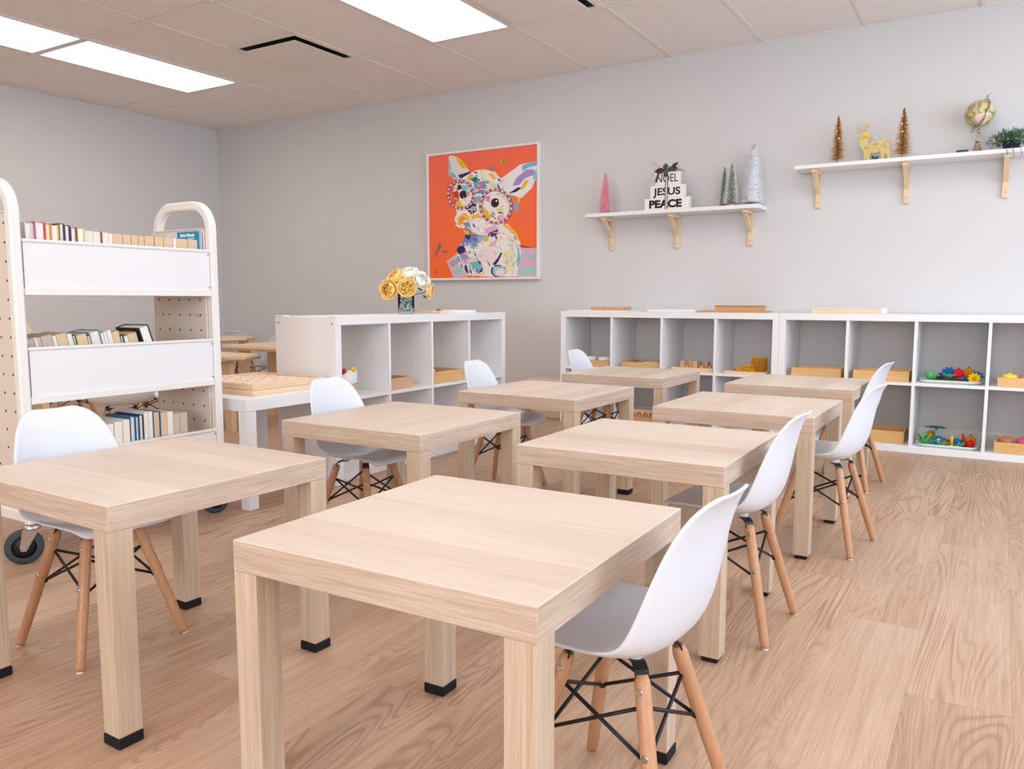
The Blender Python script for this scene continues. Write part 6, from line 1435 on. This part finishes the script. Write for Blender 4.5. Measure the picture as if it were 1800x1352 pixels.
def bead_block(name, label, x, y, z, nx, ny, nz, s, rz=0, group=None):
    t = thing(name, label, 'beads', (x, y, z), rz, group); bm = BM()
    for i in range(nx):
        for j in range(ny):
            for k in range(nz):
                if 0 < i < nx - 1 and 0 < j < ny - 1 and 0 < k < nz - 1: continue
                ball(bm, ((i - (nx - 1) / 2) * s, (j - (ny - 1) / 2) * s, s * .5 + k * s), s * .49, sub=1)
    o = obj('beads', bm, GB, t); o['kind'] = 'stuff'
    bm = BM()
    for i in range(nx):
        for k in range(nz): tube(bm, [((i - (nx - 1) / 2) * s, -(ny - 1) / 2 * s, s * .5 + k * s), ((i - (nx - 1) / 2) * s, (ny - 1) / 2 * s, s * .5 + k * s)], s * .12, 5)
    obj('wires', bm, mat('bead_wire', (200, 150, 60), .3, metal=1.0), t)
bead_block('bead_cube', 'cube of golden beads standing at the back of the pale tray', 5.292, -.205, ZU + .0062, 8, 8, 8, .011)
bead_block('bead_square', 'flat stack of golden bead squares in front of the bead cube', 5.235, -.275, ZU + .0062, 8, 5, 4, .011)
for k in range(3): bead_block('bead_bar', ('golden bead bar leftmost in the pale tray', 'golden bead bar in the middle front of the pale tray', 'golden bead bar rightmost in the pale tray')[k], 5.205 + k * .042, -.325 - .006 * k, ZU + .0062, 4, 3, 2 + (k == 1), .0095, R(8 * k - 8), 'golden bead bars')
# lower left shelf: peg board with red arches
pb = thing('arch_board', 'pale wooden board with red arches low in the left wall shelf', 'toy', (4.575, -.30, ZL))
bm = BM(); bx(bm, -.115, .115, -.06, .06, 0, .030, bev=.002, seg=1); obj('base', bm, BEECH_X, pb)
bm = BM(); bx(bm, -.115, .115, .0, .012, .030, .075, bev=.002, seg=1); obj('back_board', bm, PINE_X, pb)
for k in range(5):
    bm = BM(); tube(bm, [(-.09 + k * .045 + .013 * math.cos(R(a)), -.004, .034 + .022 * math.sin(R(a))) for a in range(0, 181, 20)], .0032, 8); obj('red_arch', bm, mat('red_arch', (206, 70, 44), .4), pb)
tray('wooden_box', 'bamboo box in the first upper cube of the right wall shelf', 'box', 5.522, 5.803, -.365, -.20, ZU, .056, BAMBOO_X, BAMBOO_Y, group=BG)
tray('wooden_box', 'bamboo box in the second upper cube of the right wall shelf', 'box', 5.868, 6.160, -.370, -.18, ZU, .058, BAMBOO_X, BAMBOO_Y, group=BG)
tray('wooden_box', 'bamboo box in the second lower cube of the right wall shelf', 'box', 5.870, 6.148, -.350, -.12, ZL, .070, BAMBOO_X, BAMBOO_Y, group=BG)
ACR = mat('clear_acrylic', (250, 250, 250), .05, trans=1.0, ior=1.2)
def lidded(label, x0, x1, y0, y1, z, h, discs, sfx):
    t = tray('wooden_box', label, 'box', x0, x1, y0, y1, z, h, BAMBOO_X, BAMBOO_Y, group=BG)
    for k, (rgb, cn) in enumerate(discs):
        d = thing('play_disc', '%s disc inside the bamboo box at the right edge, %s shelf row' % (cn, sfx), 'disc', (x0 + .055 + k * .082, (y0 + y1) / 2 - .02, z + .0062), 0, 'coloured discs in the bamboo boxes')
        bm = BM(); lathe(bm, [(.026, 0), (.036, .006), (.037, h - .004), (.032, h + .004), (.012, h + .008)], 24); obj('body', bm, mat('disc_%s' % cn, rgb, .4), d)
        bm = BM(); tube(bm, [(.0, 0, h + .004), (.0, 0, h + .014)], [.009, .006], 12); obj('knob', bm, mat('disc_%s' % cn, rgb, .4), d)
lidded('bamboo box with yellow and pink discs, upper row at the right edge', 6.582, 6.850, -.370, -.16, ZU, .050, (((240, 224, 60), 'yellow'), ((232, 110, 140), 'pink'), ((240, 150, 160), 'rose')), 'upper')
lidded('bamboo box with pink and blue discs, lower row at the right edge', 6.585, 6.850, -.385, -.13, ZL, .060, (((190, 120, 90), 'brown'), ((226, 80, 140), 'magenta'), ((40, 140, 200), 'blue')), 'lower')
# pale green serving trays with felt garden toys
TG_ = mat('pale_green_tray', (198, 218, 208), .35)
def oval_tray(label, x, y, z, w, d):
    t = thing('serving_tray', label, 'tray', (x, y, z), 0, 'pale green trays of felt garden toys')
    bm = BM(); rings = []
    for s, zz in ((.90, 0), (.97, .004), (1.0, .018), (.985, .018), (.95, .006), (.88, .004)):
        rings.append([bm.verts.new((px_ * s, py_ * s, zz)) for px_, py_ in rrect(w, d, .045, 6)])
    for a, b in zip(rings, rings[1:]):
        n = len(a)
        for k in range(n): f = bm.faces.new((a[k], a[(k + 1) % n], b[(k + 1) % n], b[k])); f.smooth = True
    bm.faces.new(rings[0][::-1]); bm.faces.new(rings[-1]); obj('body', bm, TG_, t)
    for s in (-1, 1):
        bm = BM(); tube(bm, [(s * w * .49, -.03, .018), (s * (w * .49 + .004), -.02, .020), (s * (w * .49 + .004), .02, .020), (s * w * .49, .03, .018)], .003, 6); obj('handle', bm, TG_, t)
def felt(n, rgb): return mat('felt_' + n, rgb, .95, bump=.3, bscale=300)
FGREEN, FGREEN2, FBLUE, FRED, FORANGE, FYEL, FBROWN = felt('green', (104, 186, 112)), felt('dark_green', (40, 110, 66)), felt('blue', (30, 120, 190)), felt('red', (206, 28, 34)), felt('orange', (222, 140, 20)), felt('yellow', (246, 204, 20)), felt('brown', (96, 50, 38))
def cabbage(label, p, s=1.0, mats_=(FGREEN, FGREEN), n=9, el=.9, seed=0):
    rn = random.Random(seed); t = thing('felt_plant', label, 'toy', p, rn.uniform(0, 6), 'felt garden toys')
    for k in range(n):
        a = 2 * PI * k / n + rn.uniform(-.2, .2); e = el * rn.uniform(.6, 1.25)
        bm = BM(); leaf(bm, (math.cos(a) * .006, math.sin(a) * .006, .002), (math.cos(a) * math.cos(e), math.sin(a) * math.cos(e), math.sin(e)), .052 * s * rn.uniform(.8, 1.1), .017 * s, (0, 0, 1), curl=-.25 + .3 * rn.random(), n=5)
        o = obj('leaf', bm, mats_[k % len(mats_)], t); o.modifiers.new('thick', 'SOLIDIFY').thickness = .0022
    bm = BM(); lathe(bm, [(.012 * s, 0), (.014 * s, .008), (.006 * s, .014)], 12); obj('core', bm, mats_[0], t)
    return t
def daisy(label, p, petal, core, r=.03, tilt=R(75), rz=0, n=10):
    t = thing('felt_flower', label, 'toy', p, rz, 'felt garden toys'); t.rotation_euler = (tilt, 0, rz)
    for k in range(n):
        a = 2 * PI * k / n; bm = BM(); leaf(bm, (math.cos(a) * .006, math.sin(a) * .006, 0), (math.cos(a), math.sin(a), .12), r, r * .3, (0, 0, 1), curl=.1, n=4); o = obj('petal', bm, petal, t); o.modifiers.new('thick', 'SOLIDIFY').thickness = .0025
    bm = BM(); ball(bm, (0, 0, .003), r * .32, sub=2, sc=(1, 1, .6)); obj('center', bm, core, t)
def soil(label, p, L):
    t = thing('felt_soil_bed', label, 'toy', p, 0, 'felt garden toys'); bm = BM()
    prof = [(0, -L / 2), (.016, -L / 2 + .004), (.021, -L * .3), (.022, 0), (.021, L * .3), (.016, L / 2 - .004), (0, L / 2)]
    rings = []
    for r_, x_ in prof[1:-1]: rings.append([bm.verts.new((x_, r_ * 1.4 * math.cos(R(a)), max(0, r_ * math.sin(R(a))))) for a in range(-10, 191, 20)])
    for a, b in zip(rings, rings[1:]):
        for k in range(len(a) - 1): f = bm.faces.new((a[k], a[k + 1], b[k + 1], b[k])); f.smooth = True
    for rg in (rings[0], rings[-1]): bm.faces.new(rg)
    obj('body', bm, FBROWN, t)
    for k in (-1, 0, 1):
        bm = BM(); tube(bm, [(k * L * .28 - .012, 0, .0225), (k * L * .28 + .012, 0, .0225)], .0022, 6); obj('planting_slit', bm, felt('slit', (60, 30, 24)), t)
def pepper(label, p, m, s=1.0, rz=0):
    t = thing('felt_vegetable', label, 'toy', p, rz, 'felt garden toys'); bm = BM(); ball(bm, (0, 0, .027 * s), .027 * s, sub=3, sc=(1, .85, 1))
    for v in bm.verts:
        a = math.atan2(v.co.y, v.co.x); v.co.x *= 1 + .09 * math.cos(3 * a); v.co.y *= 1 + .09 * math.cos(3 * a)
    obj('body', bm, m, t); bm = BM(); tube(bm, [(0, 0, .05 * s), (.006, 0, .062 * s)], [.004, .0025], 8); obj('stem', bm, m if m is FRED else FGREEN2, t)
def peg(label, p, m, L, tilt, rz, r=.008, base=None):
    t = thing('felt_toy', label, 'toy', p, rz, 'felt garden toys'); t.rotation_euler = (0, tilt, rz); bm = BM(); tube(bm, [(0, 0, 0), (0, 0, L * .9), (0, 0, L)], [r, r, r * .6], 10); obj('stalk', bm, m, t)
    bm = BM(); lathe(bm, [(r * 1.8, 0), (r * 1.6, .006), (r, .01)], 12); obj('cuff', bm, base or m, t)
zt_ = ZU + .0045; ty = -.245
oval_tray('pale green tray of felt vegetables in the upper cube of the right wall shelf', 6.360, ty, ZU, .305, .21)
soil('long brown felt soil bed on the upper green tray', (6.372, ty - .045, zt_), .19)
cabbage('green felt cabbage at the left end of the upper green tray', (6.258, ty - .03, zt_), 1.15, seed=1); cabbage('dark green leafy felt plant behind the soil bed, upper tray', (6.310, ty + .02, zt_), 1.1, (FGREEN, FGREEN2), 8, .6, seed=2); cabbage('small green felt sprout beside the red vegetable, upper tray', (6.352, ty - .045, zt_ + .0235), .75, n=6, el=.5, seed=3)
pepper('red felt vegetable on the soil bed of the upper tray', (6.395, ty - .04, zt_ + .0232), FRED, 1.0); pepper('orange felt vegetable at the back of the upper tray', (6.440, ty + .035, zt_ + .02), FORANGE, 1.05)
daisy('blue felt flower at the back of the upper tray', (6.345, ty + .04, zt_ + .042), FBLUE, FBLUE, .036, R(60)); daisy('yellow felt flower at the front right of the upper tray', (6.474, ty - .075, zt_ + .028), FYEL, FORANGE, .028, R(80)); daisy('blue felt flower at the right end of the upper tray', (6.478, ty + .03, zt_ + .03), FBLUE, FORANGE, .034, R(50))
peg('blue felt stem leaning at the back right of the upper tray', (6.440, ty - .005, zt_), FBLUE, .06, R(-25), 0, .006); peg('orange felt stem standing right of the red vegetable', (6.425, ty + .0, zt_), FORANGE, .055, R(12), 0, .006); peg('purple felt stem lying on the soil bed', (6.418, ty - .075, zt_ + .012), felt('purple', (96, 60, 140)), .05, R(70), R(30), .005)
zt_ = ZL + .0045; ty = -.265
oval_tray('pale green tray of felt flowers in the lower cube of the right wall shelf', 6.362, ty, ZL, .305, .23)
soil('dark brown felt soil bed on the lower green tray', (6.385, ty + .045, zt_), .15)
cabbage('green felt cabbage at the left end of the lower green tray', (6.250, ty - .02, zt_), 1.15, (FGREEN, FGREEN, FGREEN2), seed=5); cabbage('green felt sprout at the front of the lower tray', (6.335, ty - .06, zt_), .85, n=7, el=.45, seed=6); cabbage('small green felt sprout right of the yellow stem', (6.425, ty - .055, zt_), .7, (FGREEN, FBLUE), 7, .7, seed=7)
pt_ = thing('felt_palm', 'dark green felt palm on a pale blue stem on the lower tray', 'toy', (6.305, ty + .03, zt_), 0, 'felt garden toys')
bm = BM(); tube(bm, [(0, 0, 0), (0, 0, .045), (-.006, 0, .085)], [.012, .009, .006], 12); obj('stalk', bm, felt('pale_blue', (120, 190, 230)), pt_)
for k in range(9):
    a = 2 * PI * k / 9; bm = BM(); leaf(bm, (-.006, 0, .084), (math.cos(a), math.sin(a), .55), .055, .009, (0, 0, 1), curl=.45, n=5); o = obj('frond', bm, FGREEN2, pt_); o.modifiers.new('thick', 'SOLIDIFY').thickness = .002
daisy('orange felt flower behind the palm on the lower tray', (6.275, ty + .05, zt_ + .04), FORANGE, FYEL, .026, R(70)); daisy('blue felt flower lying beside the palm on the lower tray', (6.318, ty - .02, zt_ + .026), FBLUE, FYEL, .03, R(35)); daisy('small blue felt flower in the middle of the lower tray', (6.405, ty - .02, zt_ + .024), FBLUE, FBLUE, .022, R(50))
peg('red felt stem lying left on the lower tray', (6.345, ty - .03, zt_ + .010), FRED, .05, R(62), R(10), .009); peg('yellow felt stem standing in the middle of the lower tray', (6.385, ty - .06, zt_), FYEL, .062, 0, 0, .0075); peg('red felt stem standing right on the lower tray', (6.445, ty - .02, zt_), FRED, .072, R(-8), 0, .007); peg('yellow felt stem lying at the front of the lower tray', (6.372, ty - .085, zt_ + .006), FYEL, .06, R(88), R(5), .004)
pepper('orange felt vegetable at the back right of the lower tray', (6.470, ty + .03, zt_), FORANGE, 1.05); pepper('red felt vegetable at the right of the lower tray', (6.472, ty - .045, zt_), FRED, .8)

# things on top of the wall-side cube shelves
ZT = .7702
tp = thing('white_tray', 'thin white tray under the small wooden box, left end of the left wall shelf', 'tray', (4.215, -.20, ZT)); bm = BM(); bx(bm, -.205, .205, -.15, .15, 0, .004, bev=.001, seg=1); obj('base', bm, WHITE, tp)
for a in ((-.205, .205, -.15, -.146), (-.205, .205, .146, .15), (-.205, -.201, -.146, .146), (.201, .205, -.146, .146)):
    bm = BM(); bx(bm, *a, .004, .008); obj('rim', bm, WHITE, tp)
tray('wooden_box', 'small wooden box on the thin white tray above the left wall shelf', 'box', 4.150, 4.392, -.28, -.14, ZT + .0042, .028, BEECH_X, BEECH_X)
sv = thing('metal_tongs', 'small silver tongs lying before the wooden box', 'tongs', (4.285, -.312, ZT + .0042))
for s in (-1, 1):
    bm = BM(); tube(bm, [(-.03, s * .003, .004), (0, s * .008, .008), (.028, s * .010, .006), (.034, s * .006, .005)], .0032, 7); obj('arm', bm, CHROME, sv)
bm = BM(); ball(bm, (-.032, 0, .005), .006, sub=2); obj('hinge', bm, CHROME, sv)
tp = thing('white_tray', 'white raised tray in the middle of the left wall shelf top', 'tray', (4.75, -.20, ZT)); bm = BM(); bx(bm, -.165, .165, -.13, .13, 0, .008, bev=.002, seg=1); obj('base', bm, WHITE, tp)
for a in ((-.165, .165, -.13, -.124), (-.165, .165, .124, .13), (-.165, -.159, -.124, .124), (.159, .165, -.124, .124)):
    bm = BM(); bx(bm, *a, .008, .016, bev=.001, seg=1); obj('rim', bm, WHITE, tp)
tp = thing('wooden_board', 'thin wooden board under the rimmed wooden box, right end of the left wall shelf', 'board', (5.125, -.20, ZT)); bm = BM(); bx(bm, -.205, .205, -.14, .14, 0, .006, bev=.001, seg=1); obj('panel', bm, BEECH_X, tp)
for s in (-1, 1): bm = BM(); bx(bm, s * .19 - .01, s * .19 + .01, -.14, .14, .0062, .009, bev=.001, seg=1); obj('batten', bm, BEECH_X, tp)
wbx = tray('wooden_box', 'rimmed wooden box on the thin wooden board above the left wall shelf', 'box', 5.020, 5.302, -.27, -.13, ZT + .0062, .034, BEECH_X, BEECH_X)
for a in ((-.150, .150, -.079, -.066), (-.150, .150, .066, .079), (-.150, -.137, -.066, .066), (.137, .150, -.066, .066)):
    bm = BM(); bx(bm, *a, .0342, .039, bev=.001, seg=1); obj('rim', bm, BEECH_X, wbx)
lb = thing('wooden_case', 'long pale wooden case on top of the right wall shelf', 'box', (5.805, -.20, ZT)); bm = BM(); bx(bm, -.205, .205, -.07, .07, 0, .003, bev=.001, seg=1); obj('sheet', bm, WHITE, lb)
bm = BM(); bx(bm, -.200, .182, -.06, .06, .0032, .034, bev=.0015, seg=1); obj('body', bm, wood('pale_case', (240, 218, 188), (228, 200, 164), 0, fine=110, long=5, contrast=.6), lb)
bm = BM(); bx(bm, .1822, .205, -.06, .06, .0032, .034, bev=.0015, seg=1); obj('end_cap', bm, WHITE, lb)
bm = BM(); bx(bm, -.200, .182, -.0605, -.0600, .022, .023); obj('lid_seam', bm, mat('seam', (180, 150, 116), .7), lb)

# low box on the floor by the wall
fb = thing('storage_box', 'low beige lidded box on the floor beside the left wall shelf', 'box', (3.80, -.17, 0)); bm = BM(); bx(bm, -.135, .135, -.125, .125, 0, .25, bev=.006, seg=2); obj('body', bm, mat('beige_box', (206, 192, 168), .6), fb)
bm = BM(); bx(bm, -.142, .142, -.132, .132, .2502, .282, bev=.01, seg=3); obj('lid', bm, mat('beige_lid', (218, 206, 186), .55), fb)
# cushion glimpsed behind the cart
cu_t = thing('cushion', 'cream rounded cushion behind the near post of the book cart', 'cushion', (1.62, -2.80, .447)); bm = BM(); ball(bm, (0, 0, .145), .145, sub=3, sc=(.5, .72, 1)); obj('pad', bm, mat('cream_fabric', (236, 216, 190), .9), cu_t)
bm = BM(); tube(bm, [(0, .105 * math.cos(R(a)), .145 + .146 * math.sin(R(a))) for a in range(0, 360, 12)], .004, 6, closed=True); obj('piping', bm, mat('cream_piping', (226, 204, 176), .9), cu_t)

# ------------------------------------------------------------------ room divider shelf: things in and on it
zc = .3932
bk_ = thing('rope_basket', 'white and beige rope basket of toys in the divider shelf', 'basket', (3.86, -2.462, zc))
def basket_ring(bm, prof, n=28, ex=1.0, ey=1.0):
    rings = [[bm.verts.new((r_ * ex * math.cos(2 * PI * k / n), r_ * ey * math.sin(2 * PI * k / n), z + (.010 * math.cos(2 * (2 * PI * k / n)) if z > .09 else 0))) for k in range(n)] for r_, z in prof]
    for a, b in zip(rings, rings[1:]):
        for k in range(n): f = bm.faces.new((a[k], a[(k + 1) % n], b[(k + 1) % n], b[k])); f.smooth = True
    return rings
bm = BM(); rg = basket_ring(bm, [(.004, .004), (.080, .004), (.078, 0), (.086, .004)] + [(.087 + .0016 * (k % 2), .006 + k * .0052) for k in range(10)]); obj('lower_weave', bm, mat('rope_beige', (204, 184, 158), .95), bk_)
bm = BM(); basket_ring(bm, [(.088 + .0018 * (k % 2), .058 + k * .0052) for k in range(10)] + [(.089, .112), (.085, .112), (.083, .08), (.081, .03)]); obj('upper_weave', bm, mat('rope_white', (238, 236, 232), .95), bk_)
def toy_stick(label, p, d, L, r, m, cat='toy'):
    t = thing('wooden_toy', label, cat, p, 0, 'toys in the rope basket'); d = Vector(d).normalized(); bm = BM(); tube(bm, [d * 0, d * L * .12, d * L * .88, d * L], [r * .7, r, r, r * .7], 10); obj('stick', bm, m, t); bm = BM(); ball(bm, d * L, r * 1.25, sub=2); obj('knob', bm, m, t)
toy_stick('red toy stick in the rope basket', (3.875, -2.50, zc + .07), (.6, -.1, .45), .085, .010, mat('toy_red', (196, 36, 50), .4)); toy_stick('yellow toy stick in the rope basket', (3.885, -2.45, zc + .065), (.5, -.05, .5), .085, .011, mat('toy_yellow', (240, 200, 30), .4)); toy_stick('plain wooden toy stick rising from the rope basket', (3.85, -2.49, zc + .06), (.1, -.35, .9), .13, .009, mat('toy_wood', (226, 176, 132), .5)); toy_stick('dark red toy stick in the rope basket', (3.87, -2.47, zc + .068), (.7, .25, .35), .075, .009, mat('toy_dark_red', (140, 20, 30), .4))
tray('wooden_tray', 'peach wooden tray in the second cube of the divider shelf', 'tray', 3.74, 3.955, -2.19, -2.005, zc, .056, wood('peach_wood', (226, 184, 150), (208, 160, 124), 0, fine=110, long=6, contrast=.7), wood('peach_wood_y', (226, 184, 150), (208, 160, 124), 1, fine=110, long=6, contrast=.7))
tray('wooden_tray', 'deep bamboo tray with white cards in the third cube of the divider shelf', 'tray', 3.70, 3.955, -1.845, -1.548, zc, .062, MAPLE_X, BAMBOO_Y)
for k in range(4):
    cd = thing('card', 'white card standing in the deep bamboo tray, %s of four' % ORD[k], 'card', (3.915 - k * .012, -1.80 + k * .004, zc + .0062), 0, 'white cards in the bamboo tray'); bm = BM(); bx(bm, -.001, .001, -.028, .034, 0, .066, bev=.0004, seg=1); obj('sheet', bm, mat('card_white', (240, 238, 240), .7), cd)
    bm = BM(); bx(bm, .0011, .0013, -.02, .026, .045, .058); obj('printed_band', bm, mat('card_grey', (214, 214, 220), .7), cd)
tray('wooden_tray', 'flat pale wooden tray beside the vase on the divider shelf', 'tray', 3.70, 3.83, -1.60, -1.47, ZT, .014, PINE_X, PINE_Y)
tp = thing('white_tray', 'white rimmed tray on top of the divider shelf right of the vase', 'tray', (3.80, -1.40, ZT)); bm = BM(); bx(bm, -.075, .075, -.105, .105, 0, .004); obj('base', bm, WHITE, tp)
for a in ((-.075, .075, -.105, -.1), (-.075, .075, .1, .105), (-.075, -.07, -.1, .1), (.07, .075, -.1, .1)):
    bm = BM(); bx(bm, *a, .004, .017, bev=.001, seg=1); obj('rim', bm, WHITE, tp)
tl = thing('toy_boat', 'small teal toy at the corner of the white tray on the divider shelf', 'toy', (3.775, -1.535, ZT + .0062)); bm = BM(); prism(bm, [(-.014, .006), (.018, .009), (.012, .016), (-.012, .016)], -.006, .006, 'XZ'); obj('hull', bm, mat('teal_toy', (60, 150, 170), .4), tl); bm = BM(); bx(bm, -.006, .004, -.003, .003, .016, .021); obj('cabin', bm, mat('teal_toy', (60, 150, 170), .4), tl)

# vase and bouquet
VX, VY = 3.757, -1.812
vs = thing('glass_vase', 'clear glass cylinder vase filled with blue green glass beads', 'vase', (VX, VY, ZT))
bm = BM(); lathe(bm, [(.0, .0), (.045, .0), (.0455, .004), (.0455, .112), (.0432, .112), (.0432, .010), (.0, .010)], 32, cap=False); obj('glass', bm, mat('clear_glass', (250, 252, 252), .02, trans=1.0, ior=1.12), vs)
rn = random.Random(5); bm = BM(); BC = [mat('bead_%d' % k, c, .15) for k, c in enumerate(((176, 206, 206), (120, 164, 172), (226, 236, 236), (104, 140, 134)))]
for k in range(330):
    a = rn.random() * 2 * PI; r_ = .036 * math.sqrt(rn.random()) if k % 2 else .0365; ball(bm, (r_ * math.cos(a), r_ * math.sin(a), .016 + rn.random() * .068), rn.uniform(.0036, .0058), mi=rn.randrange(4), sub=1)
o = obj('glass_beads', bm, BC, vs); o['kind'] = 'stuff'
PETAL = {'yellow': [(250, 216, 140), (246, 198, 100), (238, 176, 70)], 'white': [(246, 244, 234), (242, 238, 222), (234, 228, 206)], 'peach': [(248, 212, 150), (246, 198, 124), (236, 178, 100)]}
rv = Vector((.854, .52, 0)); fv = Vector((-.52, .854, 0))
def rose(label, off, z, near, kind, r, face, seed):
    rn = random.Random(seed); c = Vector((VX, VY, z)) + rv * off - fv * near; f = (Vector(face[0] * rv) + -fv * face[1] + Vector((0, 0, face[2]))).normalized()
    t = thing('flower', label, 'flower', (VX, VY, ZT + .02), 0, 'flowers in the glass vase'); base = Vector((VX, VY, ZT + .02)); c -= base
    u, w = frame_of(f); ms = [mat('petal_%s_%d' % (kind, k), x, .7) for k, x in enumerate(PETAL[kind])]
    for layer, (n, rad, ln, tiltv) in enumerate(((6, .26, 1.0, .75), (6, .22, .95, .95), (5, .16, .85, 1.1), (5, .10, .72, 1.35), (4, .05, .6, 1.5))):
        for k in range(n):
            a = 2 * PI * (k + layer * .37) / n + rn.uniform(-.15, .15); d0 = u * math.cos(a) + w * math.sin(a)
            bm = BM(); NU, NV = 5, 5; grid = []
            for i in range(NU + 1):
                s_ = i / NU; row = []
                for j in range(NV + 1):
                    q = -1 + 2 * j / NV; ww = r * (.62 - layer * .06) * math.sin(PI * (.16 + .72 * s_)) * q
                    ang = tiltv * (.25 + .9 * s_) if layer else tiltv * (.3 + .6 * s_) 
                    along = d0 * (rad * r + r * ln * s_ * math.cos(ang)) + f * (r * ln * s_ * math.sin(ang) * .95 - r * .25)
                    side = d0.cross(f) * ww - d0 * (abs(q) ** 2) * r * .16 * (1 if layer else .3) + f * (abs(q) ** 2) * r * .10
                    row.append(bm.verts.new(c + along + side + f * rn.uniform(-.012, .012) * r))
                grid.append(row)
            for i in range(NU):
                for j in range(NV): fc = bm.faces.new((grid[i][j], grid[i + 1][j], grid[i + 1][j + 1], grid[i][j + 1])); fc.smooth = True
            o = obj('petal', bm, ms[min(layer // 2, 2) if kind != 'white' else layer // 3], t); o.modifiers.new('thick', 'SOLIDIFY').thickness = .0012
    bm = BM(); ball(bm, c - f * r * .08, r * .2, sub=2); obj('heart', bm, mat('heart_' + kind, {'yellow': (186, 108, 40), 'white': (236, 226, 196), 'peach': (210, 130, 70)}[kind], .8), t)
    bm = BM(); tube(bm, [(rn.uniform(-.015, .015), rn.uniform(-.015, .015), 0), (c.x * .25, c.y * .25, .085), tuple(c * .8 + Vector((0, 0, .01))), tuple(c - f * r * .3)], .0022, 6); obj('stem', bm, mat('stem_green', (70, 104, 64), .6), t)
    for k in range(2):
        bm = BM(); leaf(bm, c * .78 + Vector((0, 0, -.002)), (rn.uniform(-1, 1), rn.uniform(-1, 1), -.2), .038, .011, n=4); o = obj('stem_leaf', bm, mat('flower_leaf', (66, 92, 52), .6), t); o.modifiers.new('thick', 'SOLIDIFY').thickness = .001
rose('large yellow flower low at the left of the bouquet', -.084, .905, .035, 'yellow', .056, (-.35, 1, -.05), 1)
rose('yellow flower at the upper left behind the others in the bouquet', -.052, .968, -.015, 'yellow', .056, (-.5, .5, .6), 2)
rose('yellow flower in the centre front of the bouquet', .012, .915, .045, 'yellow', .053, (.1, 1, .05), 3)
rose('white flower at the top of the bouquet', .018, .985, -.02, 'white', .056, (-.1, .45, .9), 4)
rose('white flower at the right of the bouquet', .082, .950, .01, 'white', .054, (.6, .6, .45), 5)
rose('peach yellow flower hanging lowest at the right of the bouquet', .122, .898, -.005, 'peach', .046, (1, .25, -.1), 6)

# wooden trays stacked on the white table
ZW = .4534
lt = tray('wooden_tray', 'lower pale wooden tray of the stack on the white table', 'tray', 3.515, 3.965, -3.075, -2.645, ZW, .021, PINE_X, PINE_Y, wall=.012)
up = tray('wooden_tray', 'upper wooden tray with slots and pegs on the white table', 'tray', 3.520, 3.960, -3.070, -2.650, ZW + .0214, .026, PINE_X, PINE_Y, wall=.012, base=.008)
for k in range(6):
    bm = BM(); x_ = -.17 + k * .068; bx(bm, x_ - .022, x_ + .022, -.195, .195, .0082, .019, bev=.003, seg=1); sl = obj('slat', bm, wood('slat_wood', (244, 220, 202), (230, 196, 172), 1, fine=110, long=6, contrast=.7), up)
    for j in range(5):
        bm = BM(); tube(bm, [(x_, -.16 + j * .08, .019), (x_, -.16 + j * .08, .023)], .004, 8); obj('peg', bm, mat('peg_brown', (216, 172, 140), .5), sl)
